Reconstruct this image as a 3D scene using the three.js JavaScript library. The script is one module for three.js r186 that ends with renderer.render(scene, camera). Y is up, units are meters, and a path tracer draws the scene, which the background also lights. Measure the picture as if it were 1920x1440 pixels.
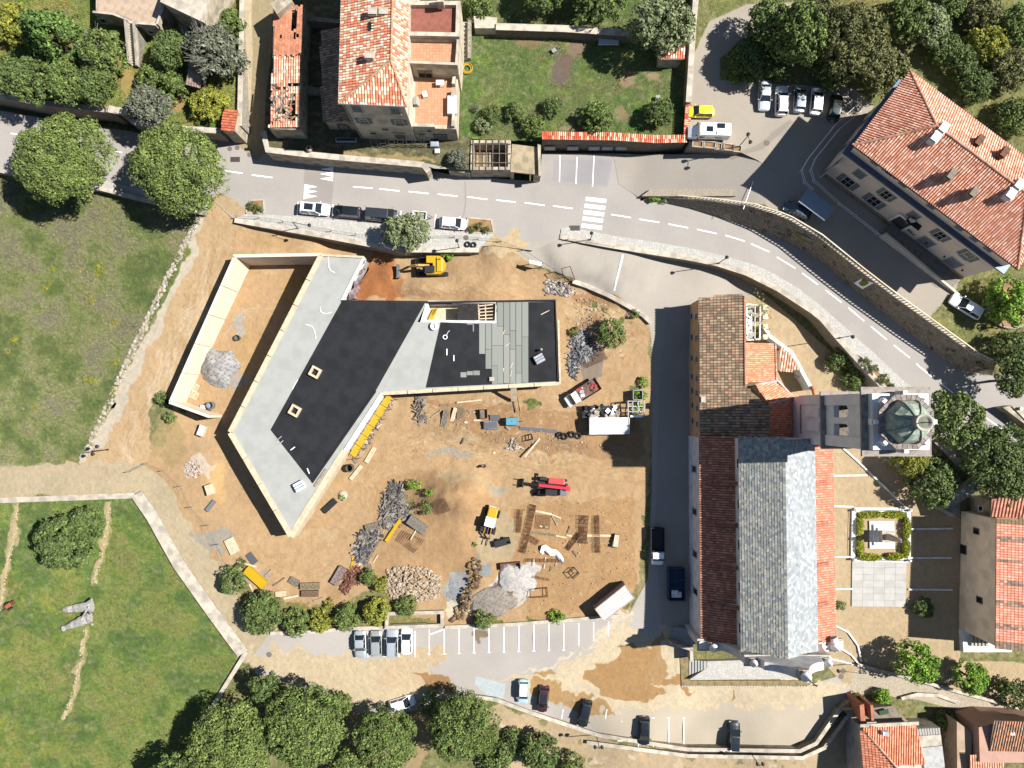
import*as THREE from 'three';
import{mergeGeometries}from 'three/addons/utils/BufferGeometryUtils.js';
import{MarchingCubes}from 'three/addons/objects/MarchingCubes.js';
const scene=new THREE.Scene();
const ALT=110,FOC=1332,TILT=Math.atan(48 / 1332),CT=Math.cos(TILT),ST=Math.sin(TILT);
const camera=new THREE.PerspectiveCamera(2*Math.atan(720 / FOC)*180 / Math.PI,4 / 3,1,3000);
camera.position.set(0,ALT,0);camera.up.set(0,0,-1);camera.lookAt(0,ALT - CT*100,-ST*100);
const renderer=new THREE.WebGLRenderer({antialias:true});
renderer.toneMapping=THREE.LinearToneMapping;
renderer.toneMappingExposure=2.3;
renderer.shadowMap.enabled=true;
const SUNDIR=new THREE.Vector3(0.658,0.747,-0.093).normalize();
{
const w=64,h=32,d=new Float32Array(w*h*4),L=0.165;
for(let j=0;j<h;j++)for(let i=0;i<w;i++){
const el=((j+.5)/ h - .5)*Math.PI,up=Math.max(0,Math.sin(el)),k=Math.pow(1 - up,3),o=(j*w+i)*4;
const c=el>0?[.36+.5*k,.58+.36*k,1.04+.02*k]:[.3,.26,.2];
for(let q=0;q<3;q++)d[o+q]=c[q]*L;d[o+3]=1;
}
const t=new THREE.DataTexture(d,w,h,THREE.RGBAFormat,THREE.FloatType);
t.mapping=THREE.EquirectangularReflectionMapping;t.magFilter=THREE.LinearFilter;t.needsUpdate=true;
scene.background=t;scene.environment=t;
}
const sun=new THREE.DirectionalLight(new THREE.Color(1,.97,.925),4.7);
sun.position.copy(SUNDIR).multiplyScalar(250);sun.castShadow=true;
Object.assign(sun.shadow.camera,{left:-130,right:130,top:130,bottom:-130,near:10,far:500});
sun.shadow.mapSize.set(4096,4096);
scene.add(sun,sun.target);
const V=(x,y,z)=>new THREE.Vector3(x,y,z);
function P(px,py,h=0){
const a=(px - 960)/ FOC,b=(720 - py)/ FOC,dy=ST*b - CT,k=(h - ALT)/ dy;
return V(k*a,h,k*(-CT*b - ST));
}
function RNG(s){return()=>{s=(s+0x6d2b79f5)|0;let t=Math.imul(s ^(s>>>15),1|s);t=(t+Math.imul(t ^(t>>>7),61|t))^ t;return((t ^(t>>>14))>>>0)/ 4294967296;};}
const lerp=(a,b,t)=>a+(b - a)*t,clamp=(x,a=0,b=1)=>Math.min(b,Math.max(a,x)),sm=(a,b,x)=>{const t=clamp((x - a)/(b - a));return t*t*(3 - 2*t);};
const NZ=(()=>{const r=RNG(77),a=new Float32Array(65536);for(let i=0;i<65536;i++)a[i]=r();return a;})();
function vn(x,y){const xi=Math.floor(x),yi=Math.floor(y),u=x - xi,v=y - yi,s=u*u*(3 - 2*u),t=v*v*(3 - 2*v),a=(yi&255)<<8,b=((yi+1)&255)<<8,c=xi&255,d=(xi+1)&255;
return lerp(lerp(NZ[a+c],NZ[a+d],s),lerp(NZ[b+c],NZ[b+d],s),t);}
const fbm=(x,y,o=4)=>{let s=0,a=.5,n=0;for(let i=0;i<o;i++){s+=a*vn(x,y);n+=a;a*=.5;x=x*2+17.3;y=y*2+5.7;}return s / n;};
const KEX=2.3;
const lin=(c)=>c<=.04045?c / 12.92:Math.pow((c+.055)/ 1.055,2.4),srgb=(c)=>c<=.0031308?c*12.92:1.055*Math.pow(c,1 / 2.4)- .055;
function hex(h){return[(h>>16&255)/ 255,(h>>8&255)/ 255,(h&255)/ 255];}
const A=(h)=>hex(h).map(c=>lin(c)/ KEX);
const C=(h)=>new THREE.Color().setRGB(...A(h));
function mat(h,o={}){const m=new THREE.MeshStandardMaterial({color:C(h),roughness:.85,...o});m.side=THREE.DoubleSide;return m;}
const taken=new Map();
function numbered(n){const k=(taken.get(n)??-1)+1;taken.set(n,k);return k?n+'_'+String(k).padStart(3,'0'):n;}
function thing(name,label,category,group){const o=new THREE.Group();o.name=numbered(name);scene.add(o);o.userData={label,category};if(group)o.userData.group=group;return o;}
function part(parent,name,geo,m,label,kind){const o=new THREE.Mesh(Array.isArray(geo)?M(geo):geo,m);o.name=name;o.castShadow=o.receiveShadow=true;if(label)o.userData.label=label;if(kind)o.userData.kind=kind;parent.add(o);return o;}
function solo(name,geo,m,label,category,group){const o=part(scene,numbered(name),geo,m,label);o.userData.category=category;if(group)o.userData.group=group;return o;}
function structure(name,geo,m,label){const o=part(scene,numbered(name),geo,m,label);o.userData.kind='structure';return o;}
function dup(root,pos,ry,label,group){const r=root.clone();r.name=numbered(root.name.replace(/_\d{3}$/,''));r.userData={...root.userData};if(label)r.userData.label=label;if(group)r.userData.group=group;scene.add(r);r.position.copy(pos);r.rotation.y=ry;return r;}
function prep(g){let q=g.index?g.toNonIndexed():g;for(const k of Object.keys(q.attributes))if(!['position','normal','uv','color'].includes(k))q.deleteAttribute(k);if(!q.attributes.normal)q.computeVertexNormals();return q;}
function M(list){const l=list.flat(9).map(prep),col=l.some(g=>g.attributes.color);
for(const g of l){if(!g.attributes.uv)muv(g);if(col&&!g.attributes.color)g.setAttribute('color',new THREE.BufferAttribute(new Float32Array(g.attributes.position.count*3).fill(1),3));}
return mergeGeometries(l);}
function muv(g){
const p=g.attributes.position,n=g.attributes.normal,u=new Float32Array(p.count*2);
for(let i=0;i<p.count;i++){const i3=i - i%3;let nx=0,ny=0,nz=0;for(let k=0;k<3&&i3+k<p.count;k++){nx+=n.getX(i3+k);ny+=n.getY(i3+k);nz+=n.getZ(i3+k);}nx=Math.abs(nx);ny=Math.abs(ny);nz=Math.abs(nz);
if(ny>=nx&&ny>=nz){u[2*i]=p.getX(i);u[2*i+1]=p.getZ(i);}else if(nx>nz){u[2*i]=p.getZ(i);u[2*i+1]=p.getY(i);}else{u[2*i]=p.getX(i);u[2*i+1]=p.getY(i);}}
g.setAttribute('uv',new THREE.BufferAttribute(u,2));return g;}
function geo(pos,col){const g=new THREE.BufferGeometry();g.setAttribute('position',new THREE.BufferAttribute(new Float32Array(pos),3));if(col)g.setAttribute('color',new THREE.BufferAttribute(new Float32Array(col),3));g.computeVertexNormals();return muv(g);}
const tint=(g,c)=>{g=prep(g);const n=g.attributes.position.count,a=new Float32Array(n*3);for(let i=0;i<n;i++)a.set(c,i*3);g.setAttribute('color',new THREE.BufferAttribute(a,3));return g;};
const q4=(a,b,c,d)=>[a,b,c,a,c,d].flatMap(v=>[v.x,v.y,v.z]);
const quad=(a,b,c,d)=>geo(q4(a,b,c,d));
function bx(w,h,d,x=0,y=0,z=0,ry=0,rz=0,rx=0){const g=new THREE.BoxGeometry(w,h,d);if(rx)g.rotateX(rx);if(rz)g.rotateZ(rz);if(ry)g.rotateY(ry);g.translate(x,y,z);return muv(prep(g));}
function rb(w,h,d,r,x=0,y=0,z=0,ry=0){
const s=new THREE.Shape(),a=w / 2 - r,b=d / 2 - r;s.moveTo(-a,-b);s.lineTo(a,-b);s.lineTo(a,b);s.lineTo(-a,b);
const g=new THREE.ExtrudeGeometry(s,{depth:Math.max(.001,h - 2*r),bevelEnabled:true,bevelSize:r,bevelThickness:r,bevelSegments:2,steps:1});g.rotateX(-Math.PI / 2);g.translate(0,r,0);if(ry)g.rotateY(ry);g.translate(x,y,z);return muv(prep(g));}
function cyl(r0,r1,h,x=0,y=0,z=0,n=12){const g=new THREE.CylinderGeometry(r1,r0,h,n);g.translate(x,y+h / 2,z);return muv(prep(g));}
function bar(a,b,r,n=6){const d=b.clone().sub(a),l=d.length(),g=new THREE.CylinderGeometry(r,r,l,n);g.translate(0,l / 2,0);g.applyQuaternion(new THREE.Quaternion().setFromUnitVectors(V(0,1,0),d.normalize()));g.translate(a.x,a.y,a.z);return muv(prep(g));}
function beam(a,b,w,h){const d=b.clone().sub(a),l=d.length(),g=new THREE.BoxGeometry(l,h,w);const m=new THREE.Matrix4(),x=d.normalize(),z=x.clone().cross(V(0,1,0)).normalize(),y=z.clone().cross(x);m.makeBasis(x,y,z);g.applyMatrix4(m);g.translate((a.x+b.x)/ 2,(a.y+b.y)/ 2,(a.z+b.z)/ 2);return muv(prep(g));}
function tube(pts,r,n=6,seg=0,closed=false){const c=new THREE.CatmullRomCurve3(pts,closed);const g=new THREE.TubeGeometry(c,seg||pts.length*5,r,n,closed);return muv(prep(g));}
function lathe(prof,n=16,x=0,y=0,z=0){const g=new THREE.LatheGeometry(prof.map(p=>new THREE.Vector2(p[0],p[1])),n);g.translate(x,y,z);return muv(prep(g));}
function area2(p){let s=0;for(let i=0;i<p.length;i++){const a=p[i],b=p[(i+1)%p.length];s+=a.x*b.z - b.x*a.z;}return s / 2;}
function flat(pts,y){
const tri=THREE.ShapeUtils.triangulateShape(pts.map(p=>new THREE.Vector2(p.x,p.z)),[]),o=[];
for(const t of tri){const[a,b,c]=t.map(i=>pts[i]);const up=(b.z - a.z)*(c.x - a.x)-(b.x - a.x)*(c.z - a.z)>0;for(const p of up?[a,b,c]:[a,c,b])o.push(p.x,y??p.y,p.z);}return o;}
function prism(pts,y0,y1){
const f0=typeof y0==='function'?y0:()=>y0,f1=typeof y1==='function'?y1:()=>y1,n=pts.length,o=[];
const lo=pts.map((p,i)=>V(p.x,f0(i),p.z)),hi=pts.map((p,i)=>V(p.x,f1(i),p.z)),ccw=area2(pts)<0;
for(let i=0;i<n;i++){const j=(i+1)%n;o.push(...(ccw?q4(lo[i],lo[j],hi[j],hi[i]):q4(lo[j],lo[i],hi[i],hi[j])));}
o.push(...flat(hi));const b=flat(lo);for(let i=0;i<b.length;i+=9)o.push(b[i],b[i+1],b[i+2],b[i+6],b[i+7],b[i+8],b[i+3],b[i+4],b[i+5]);
return geo(o);}
function offset(pts,d){
const n=pts.length,s=Math.sign(area2(pts))||1,E=pts.map((p,i)=>{const q=pts[(i+1)%n],l=Math.hypot(q.x - p.x,q.z - p.z);return{nx:s*(q.z - p.z)/ l,nz:-s*(q.x - p.x)/ l,p};});
return pts.map((p,i)=>{const a=E[(i+n - 1)%n],b=E[i],det=a.nx*b.nz - a.nz*b.nx;if(Math.abs(det)<1e-4)return V(p.x+b.nx*d,p.y,p.z+b.nz*d);
const ca=a.nx*p.x+a.nz*p.z+d,cb=b.nx*p.x+b.nz*p.z+d;return V((ca*b.nz - cb*a.nz)/ det,p.y,(a.nx*cb - b.nx*ca)/ det);});}
function ring(pts,t,y0,y1){
const inn=offset(pts,-t),n=pts.length,o=[];for(let i=0;i<n;i++){const j=(i+1)%n;o.push(prism([pts[i],pts[j],inn[j],inn[i]],y0,y1));}return o;}
const px2=(list,h)=>list.map(([x,y,hh])=>P(x,y,hh??h));
function tex(n,f,srgbMap,per){const d=new Uint8Array(n*n*4);for(let j=0;j<n;j++)for(let i=0;i<n;i++){const c=f(i / n,j / n),o=(j*n+i)*4;for(let q=0;q<3;q++)d[o+q]=clamp(srgbMap?srgb(Math.max(0,c[q])):c[q])*255;d[o+3]=255;}
const t=new THREE.DataTexture(d,n,n);t.wrapS=t.wrapT=THREE.RepeatWrapping;t.magFilter=THREE.LinearFilter;if(srgbMap)t.colorSpace=THREE.SRGBColorSpace;t.repeat.set(1 / per,1 / per);t.needsUpdate=true;return t;}
function tn(u,v,f,o=4){let s=0,a=.5,n=0;for(let i=0;i<o;i++){const F=f<<i,x=u*F,y=v*F,xi=Math.floor(x),yi=Math.floor(y),p=x - xi,q=y - yi,S=p*p*(3 - 2*p),T=q*q*(3 - 2*q),g=(X,Y)=>NZ[(((Y%F+F)%F+i*31)&255)*256+(((X%F+F)%F+i*57)&255)];
s+=a*lerp(lerp(g(xi,yi),g(xi+1,yi),S),lerp(g(xi,yi+1),g(xi+1,yi+1),S),T);n+=a;a*=.5;}return s / n;}
function cells(n,seed){const r=RNG(seed),a=[];for(let i=0;i<n*n;i++)a.push([r(),r(),r()]);return(u,v)=>{const x=u*n,y=v*n,xi=Math.floor(x),yi=Math.floor(y);let d1=9,d2=9,id=0;for(let j=-1;j<2;j++)for(let i=-1;i<2;i++){const c=a[((yi+j+n)%n)*n+(xi+i+n)%n],dx=xi+i+c[0]- x,dy=yi+j+c[1]- y,d=Math.hypot(dx,dy*1.25);if(d<d1){d2=d1;d1=d;id=c[2];}else if(d<d2)d2=d;}return[d2 - d1,id];};}
const mix=(a,b,t)=>a.map((x,i)=>lerp(x,b[i],t));
const SC=new Map(),BC=new Map(),NC=new Map();
function surf(c0,c1,per,o={}){
const key=[c0,c1,per,JSON.stringify(o)].join();if(SC.has(key))return SC.get(key);
const a=A(c0).map(x=>Math.min(.85,x*(o.k??1))),b=A(c1).map(x=>Math.min(.85,x*(o.k??1))),f=o.f??5;
const mx=a.map((x,i)=>Math.max(x,b[i])),q=clamp(Math.round((a[0]+a[1]+a[2]<b[0]+b[1]+b[2]?(a[0]+a[1]+a[2])/(b[0]+b[1]+b[2]):(b[0]+b[1]+b[2])/(a[0]+a[1]+a[2]))*8)/ 8,.125,1),pr2=per<1.6?1.2:per<3.5?2.5:per<5.6?4.5:per<12?7:40,nk=[q,pr2,f>6?9:5].join();
if(!NC.has(nk))NC.set(nk,tex(256,(u,v)=>{const k=lerp(q,1,sm(.25,.75,tn(u,v,f>6?9:5,6)));return[k,k,k];},true,pr2));
const m=new THREE.MeshStandardMaterial({roughness:o.rough??.9,metalness:o.metal??0,side:THREE.DoubleSide,color:new THREE.Color().setRGB(...mx),map:NC.get(nk)});
if(o.bump){const bk=(o.bf??16)+','+per;if(!BC.has(bk))BC.set(bk,tex(256,(u,v)=>{const k=tn(u,v,(o.bf??16),4);return[k,k,k];},false,per));m.bumpMap=BC.get(bk);m.bumpScale=o.bump;}SC.set(key,m);return m;}
function stone(c0,c1,joint,per,n=12,seed=3){
const ce=cells(n,seed),a=A(c0),b=A(c1),j=A(joint);
const h=(u,v)=>{const[e,id]=ce(u+.02*tn(u,v,8,2),v+.02*tn(v,u,8,2));return[sm(.03,.16,e),id];};
const m=new THREE.MeshStandardMaterial({roughness:.95,side:THREE.DoubleSide,map:tex(256,(u,v)=>{const[e,id]=h(u,v);return mix(j,mix(a,b,clamp(id*.8+.4*(tn(u,v,24,3)- .5))).map(x=>x*(.8+.4*tn(u,v,40,2))),e);},true,per),bumpMap:tex(256,(u,v)=>{const[e,id]=h(u,v),k=e*(.6+.4*id);return[k,k,k];},false,per)});
m.bumpScale=.06;return m;}
const vcol=(o={})=>new THREE.MeshStandardMaterial({color:0xffffff,vertexColors:true,roughness:.88,side:THREE.DoubleSide,...o});
const MV=vcol();
const MT={
rubble:stone(0xd6c8ae,0xa6967c,0x8c7c66,3.2),pale:stone(0xe6ddcb,0xb9aa92,0x9c8c74,3),dark:stone(0xb3a48e,0x8a7c6a,0x6f6456,3),
cobble:stone(0xe0d2ba,0xc8b89e,0xbcaa8c,3.4,16,9),pave:stone(0xeae6dc,0xd6d1c6,0xcbc5ba,4,9,5),
cream:surf(0xecddc0,0xdac6a2,6,{bump:.004,k:1.5}),ochre:surf(0xdcb07a,0xc0935f,5,{bump:.004,k:1.3}),white:surf(0xf6f5f2,0xe2e0da,5,{k:1.5}),plaster:surf(0xd8cab0,0xa99a82,5,{bump:.006,k:1.3}),
concrete:surf(0xd0d0c9,0xc3c3bb,7),conc2:surf(0xdcd0bc,0xb9ad98,4,{bump:.004,k:1.3}),wood:surf(0xecd6b4,0xdabf98,2,{k:1.35}),woodgrey:surf(0xa39684,0x7d7060,1.4),plank:surf(0xd3bfa0,0xab9577,1.2),bitumen:surf(0x23262d,0x0d0e12,7,{rough:.9}),
steel:mat(0x8f9297,{metalness:.6,roughness:.45}),black:mat(0x1d1d20,{roughness:.6}),rubber:mat(0x232325,{roughness:.9}),rust:surf(0x93603c,0x5d3620,1),
glass:mat(0x20262c,{roughness:.06,metalness:0}),whitepaint:new THREE.MeshStandardMaterial({color:new THREE.Color(.8,.8,.79),roughness:.7,side:THREE.DoubleSide}),shutter:mat(0x9aa8a2),iron:mat(0x3a3a3e,{roughness:.6,metalness:.5}),soil:surf(0xc49a66,0x94693e,4),
yellow:mat(0xf3c318,{roughness:.45}),red:mat(0xd23a3c,{roughness:.4}),bark:surf(0x8a7a66,0x594b3d,1.2,{bump:.02}),tin:mat(0xc8c4bc,{roughness:.5,metalness:.3}),
};
MT.pave.bumpScale=.012;MT.cobble.bumpScale=.02;
const CP=[[0,400,1.8],[200,420,1.8],[370,420,2.4],[405,385,2.95],[430,405,2.9],[420,450,2.3],[480,455,2],[350,560,2.1],[290,720,1.8],[230,830,1.5],[100,860,1.5],[0,900,1.5],[0,600,1.8],[150,600,1.8],[560,455,1.6],[650,470,.4],[700,520,.3],[760,500,.6],[800,510,.8],[880,480,1.6],[925,450,2.9],[960,450,2.95],[1000,500,1.8],[1050,460,2.9],[990,478,2.6],[1010,540,.5],[1090,480,2.5],[1100,560,.6],[1180,540,1.6],[1210,590,1],[1150,620,.6],[750,760,0],[800,800,0],[460,900,.2],[350,900,1],[400,1000,.7],[600,1050,0],[900,900,0],[1100,1000,0],[1200,900,0],[1200,700,.3],[1000,1150,0],[700,1120,0],[480,1100,.3],[700,1220,-.4],[1000,1220,-.4],[1200,1300,-.5],[1500,1330,-.6],[900,1300,-.5],[480,1250,-.2],[300,1350,-.2],[250,1100,.5],[50,1000,.9],[50,1400,.2],[800,1400,-1.8],[1050,1420,-2.2],[500,1400,-1.5],[1300,1435,-2],[1650,1420,-2.5],[1850,1400,-2.5],[1700,1310,-.8],[1850,1320,-1],[1600,1100,-.3],[1750,1000,-.3],[1750,1200,-.5],[1600,760,-.3],[1650,780,-.3],[1560,700,-.2],[1420,560,.3],[1300,520,1],[1250,560,1],[1150,470,2.4],[1300,700,0],[1250,800,0],[1250,1000,-.2],[1900,900,-.3],[200,100,1],[700,100,1],[1200,100,1],[1700,100,1],[1900,450,1],[1500,350,1],[700,330,1.2],[1000,330,1.4],[300,300,1.4],[-200,300,1.4],[-200,1500,.2],[2100,1500,-2.5],[2100,200,1],[430,750,.3],[500,620,0]];
const mounds=[[835,930,58,44,3],[880,925,38,50,1.7],[800,1010,70,30,1.1],[865,1000,40,40,1],[800,540,60,16,1.3],[905,550,46,18,.9],[725,515,22,20,.9],[1130,600,34,18,1],[860,800,70,24,.9],[960,815,90,22,1],[1080,825,60,20,.9],[900,830,40,8,.5],[900,1075,38,34,.9],[970,1100,30,26,.8],[760,1090,48,40,.8],[905,1125,40,22,1],[700,540,26,30,.5]];
const HC=new Map();
function h0raw(x,y){let s=0,w=0;for(const[a,b,h]of CP){const d=(x - a)**2+(y - b)**2,k=1 /(d*d+4e5);s+=k*h;w+=k;}let h=s / w;
for(const[a,b,rx,ry,k]of mounds){const d=((x - a)/ rx)**2+((y - b)/ ry)**2;if(d<4)h+=k*Math.exp(-d*1.6)*(.75+.5*fbm(x / 9,y / 9,3));}
const site=sm(430,520,x)*sm(1215,1190,x)*sm(470,500,y)*sm(1170,1140,y);if(site>0)h+=site*.3*(fbm(x / 14,y / 14,4)- .5)+site*.16*(fbm(x / 4,y / 4,2)- .5);
return h;}
function h0(x,y){return h0raw(x,y);}
const roadH=(x,y)=>3+.35*sm(300,-100,x);
const upH=(x,y)=>7+.5*sm(200,0,y)- .8*sm(1780,1920,x)*sm(600,720,y);
const rampH=(x,y)=>lerp(3.03,7.03,clamp((x - 1190)/ 240));
const alleyH=(x,y)=>lerp(3.02,6.6,clamp((268 - y)/ 230));
const gardH=(x,y)=>6+.25*(fbm(x / 20,y / 20,3)- .5);
const pitH=(x,y)=>lerp(-1.2,.3,clamp((y - 490)/ 270))+.12*(fbm(x / 12,y / 12,3)- .5);
const S={low:h0,road:roadH,up:upH,ramp:rampH,alley:alleyH,gard:gardH,pit:pitH};
const G=(x,y,s='low')=>P(x,y,S[s](x,y));
function clipCell(poly,x0,y0,x1,y1){let p=poly;for(const[ax,v,sg]of[[0,x0,1],[0,x1,-1],[1,y0,1],[1,y1,-1]]){const o=[];for(let i=0;i<p.length;i++){const a=p[i],b=p[(i+1)%p.length],da=sg*(a[ax]- v),db=sg*(b[ax]- v);if(da>=0)o.push(a);if((da>=0)!==(db>=0)){const t=da /(da - db);o.push([lerp(a[0],b[0],t),lerp(a[1],b[1],t)]);}}p=o;if(p.length<3)return[];}return p;}
const GX0=-104,GZ0=-84,GW=208,GH=162.5;
function sheetGeo(poly,hf,lift=0,cell=16){
let a=1e9,b=1e9,c=-1e9,d=-1e9;for(const[x,y]of poly){a=Math.min(a,x);c=Math.max(c,x);b=Math.min(b,y);d=Math.max(d,y);}
const o=[],cache=new Map(),pt=(x,y)=>{const k=x+','+y;let v=cache.get(k);if(!v){v=P(x,y,hf(x,y)+lift);cache.set(k,v);}return v;};
for(let y=Math.floor(b / cell)*cell;y<d;y+=cell)for(let x=Math.floor(a / cell)*cell;x<c;x+=cell){
const q=clipCell(poly,x,y,x+cell,y+cell);if(q.length<3)continue;
const u=[];for(const p of q){const l=u[u.length - 1];if(!l||Math.hypot(l[0]- p[0],l[1]- p[1])>.01)u.push(p);}if(u.length<3)continue;
const tri=THREE.ShapeUtils.triangulateShape(u.map(p=>new THREE.Vector2(p[0],p[1])),[]);
for(const t of tri){const[A1,B1,C1]=t.map(i=>pt(...u[i]));const n=(B1.z - A1.z)*(C1.x - A1.x)-(B1.x - A1.x)*(C1.z - A1.z);for(const p of n>0?[A1,B1,C1]:[A1,C1,B1])o.push(p.x,p.y,p.z);}}
const g=new THREE.BufferGeometry();g.setAttribute('position',new THREE.BufferAttribute(new Float32Array(o),3));
const n=o.length / 3,nm=new Float32Array(o.length),acc=new Map(),A0=V(),B0=V(),C0=V();const key=(i)=>Math.round(o[3*i]*50)+'_'+Math.round(o[3*i+2]*50);
for(let i=0;i<n;i+=3){A0.set(o[3*i],o[3*i+1],o[3*i+2]);B0.set(o[3*i+3],o[3*i+4],o[3*i+5]);C0.set(o[3*i+6],o[3*i+7],o[3*i+8]);const N=B0.clone().sub(A0).cross(C0.clone().sub(A0));for(let k=0;k<3;k++){const q=key(i+k),e=acc.get(q);if(e)e.add(N);else acc.set(q,N.clone());}}
for(let i=0;i<n;i++){const e=acc.get(key(i)),l=e.length()||1;nm[3*i]=e.x / l;nm[3*i+1]=e.y / l;nm[3*i+2]=e.z / l;}
g.setAttribute('normal',new THREE.BufferAttribute(nm,3));
const uv=new Float32Array(n*2);for(let i=0;i<n;i++){uv[2*i]=(o[3*i]- GX0)/ GW;uv[2*i+1]=(o[3*i+2]- GZ0)/ GH;}g.setAttribute('uv',new THREE.BufferAttribute(uv,2));return g;}
const TW=2048,TH=1600;
const mk=()=>{const c=document.createElement('canvas');c.width=TW;c.height=TH;return c.getContext('2d');};
const softC=mk(),softT=mk(),hardC=mk(),hardT=mk();
const cpt=(x,y,s)=>{const p=G(x,y,s);return[(p.x - GX0)/ GW*TW,(p.z - GZ0)/ GH*TH];};
const css=(h,a=1)=>`rgba(${h >> 16 & 255},${h >> 8 & 255},${h & 255},${a})`;
const TY={grass:0xff0000,dirt:0x00ff00,asphalt:0x0000ff,plain:0};
let cur=[softC,softT];
function fillP(pts,col,ty='dirt',s='low',a=1){for(const[c,f]of[[cur[0],css(col,a)],[cur[1],css(TY[ty],a)]]){c.fillStyle=f;c.beginPath();pts.forEach(([x,y],i)=>{const q=cpt(x,y,s);i?c.lineTo(...q):c.moveTo(...q);});c.closePath();c.fill();}}
function strokeP(pts,w,col,ty='dirt',s='low',a=1){for(const[c,f]of[[cur[0],css(col,a)],[cur[1],css(TY[ty],a)]]){c.strokeStyle=f;c.lineWidth=w*TW / GW;c.lineJoin=c.lineCap='round';c.beginPath();pts.forEach(([x,y],i)=>{const q=cpt(x,y,s);i?c.lineTo(...q):c.moveTo(...q);});c.stroke();}}
const pr=RNG(5);
function blob(x,y,rx,ry,col,ty='dirt',s='low',a=1){const n=26,k=pr()*50,pts=[];for(let i=0;i<n;i++){const t=i / n*6.283,r=.65+.7*vn(k+Math.cos(t)*1.7+9,k+Math.sin(t)*1.7+9);pts.push([x+Math.cos(t)*rx*r,y+Math.sin(t)*ry*r]);}fillP(pts,col,ty,s,a);}
softC.fillStyle=css(0x8a8c50);softC.fillRect(0,0,TW,TH);softT.fillStyle=css(TY.grass);softT.fillRect(0,0,TW,TH);
const PG={
fieldW:[[-130,330],[0,338],[180,362],[270,383],[372,402],[352,490],[300,600],[240,715],[185,800],[165,840],[130,858],[60,872],[-130,876]],
fieldSW:[[-130,942],[0,940],[120,936],[255,931],[285,975],[335,1062],[398,1150],[440,1238],[425,1275],[372,1360],[330,1440],[290,1560],[-130,1560]],
track:[[372,402],[395,372],[440,405],[440,470],[400,560],[330,700],[300,760],[290,840],[270,880],[200,885],[150,872],[170,835],[200,790],[250,700],[300,600],[352,490]],
path:[[-130,878],[60,873],[150,866],[270,872],[310,905],[360,985],[420,1065],[462,1150],[520,1185],[470,1250],[445,1225],[398,1150],[335,1062],[285,975],[255,928],[120,934],[-130,940]],
site:[[440,405],[600,445],[740,470],[900,470],[960,455],[1010,500],[1090,530],[1160,560],[1215,600],[1222,700],[1218,900],[1200,1090],[1175,1160],[830,1178],[720,1178],[560,1190],[520,1185],[462,1150],[420,1065],[360,985],[310,905],[270,872],[290,840],[300,760],[330,700],[400,560],[440,470]],
parking:[[505,1188],[660,1178],[830,1174],[1100,1160],[1180,1150],[1215,1085],[1222,900],[1222,700],[1235,578],[1300,570],[1300,1000],[1290,1180],[1300,1285],[1510,1285],[1590,1262],[1600,1310],[1570,1330],[1530,1390],[1500,1405],[1290,1402],[1120,1375],[1000,1335],[900,1305],[860,1300],[790,1330],[720,1345],[650,1330],[600,1300],[480,1262],[468,1240]],
church:[[1380,560],[1420,540],[1480,590],[1560,660],[1600,730],[1740,850],[1800,880],[1800,960],[1800,1240],[1900,1240],[1990,1260],[1990,1340],[1850,1325],[1720,1300],[1600,1300],[1560,1260],[1500,1200],[1440,760]],
road:[[-140,190],[0,207],[100,225],[240,245],[330,262],[447,262],[490,285],[560,296],[800,318],[860,330],[1012,340],[1016,288],[1180,288],[1205,300],[1205,360],[1200,376],[1255,382],[1305,392],[1400,424],[1480,455],[1536,488],[1619,557],[1702,623],[1758,665],[1800,694],[1870,706],[1990,700],[1990,930],[1890,910],[1800,872],[1745,817],[1665,735],[1640,710],[1594,660],[1569,632],[1541,599],[1524,585],[1486,560],[1458,542],[1400,513],[1344,495],[1289,484],[1205,471],[1150,462],[1052,447],[1000,470],[925,460],[905,462],[898,469],[745,469],[700,460],[600,441],[440,413],[395,372],[385,400],[330,390],[270,374],[190,354],[100,340],[0,320],[-140,300]],
up:[[1312,-110],[1298,60],[1293,130],[1288,258],[1292,272],[1385,284],[1420,300],[1460,330],[1430,382],[1458,400],[1480,409],[1536,442],[1619,509],[1674,551],[1758,612],[1827,662],[1866,680],[1990,682],[1990,-110]],
ramp:[[1150,289],[1290,289],[1385,285],[1420,301],[1462,330],[1432,384],[1411,385],[1339,376],[1267,370],[1222,366],[1200,372],[1160,345]],
alley:[[441,268],[452,200],[455,-110],[522,-110],[510,120],[496,290],[480,300]],
gardNW:[[-140,150],[0,178],[75,193],[200,206],[245,228],[330,240],[415,246],[443,248],[449,200],[453,-110],[-140,-110]],
yard:[[512,-110],[503,100],[495,250],[502,282],[571,289],[738,304],[793,309],[815,316],[880,318],[884,262],[866,250],[866,-110]],
gardN:[[862,-110],[860,252],[885,260],[1012,264],[1018,250],[1150,252],[1288,258],[1293,130],[1298,60],[1312,-110]],
pit:[[444,480],[600,476],[520,640],[436,810],[400,790],[318,752]],
};
fillP(PG.fieldW,0x7f8c48,'grass');fillP(PG.fieldSW,0x72893c,'grass');
for(let i=0;i<230;i++){const x=-60+pr()*460,y=345+pr()*530;blob(x,y,6+pr()*26,4+pr()*12,[0x9aa05a,0x67803a,0xa9a36b,0x5c7434,0x86923f,0x948e66][i%6],'grass','low',.55);}
for(let i=0;i<210;i++){const x=-60+pr()*500,y=940+pr()*520;blob(x,y,6+pr()*22,5+pr()*16,[0x7e953f,0x5f7833,0x8e9846,0x566e34,0x9c994e][i%5],'grass','low',.55);}
for(let i=0;i<60;i++)blob(-40+pr()*180,1050+pr()*400,8+pr()*16,5+pr()*9,[0xa8a63f,0xb0a25a,0x9b9a3c][i%3],'grass','low',.6);
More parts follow.
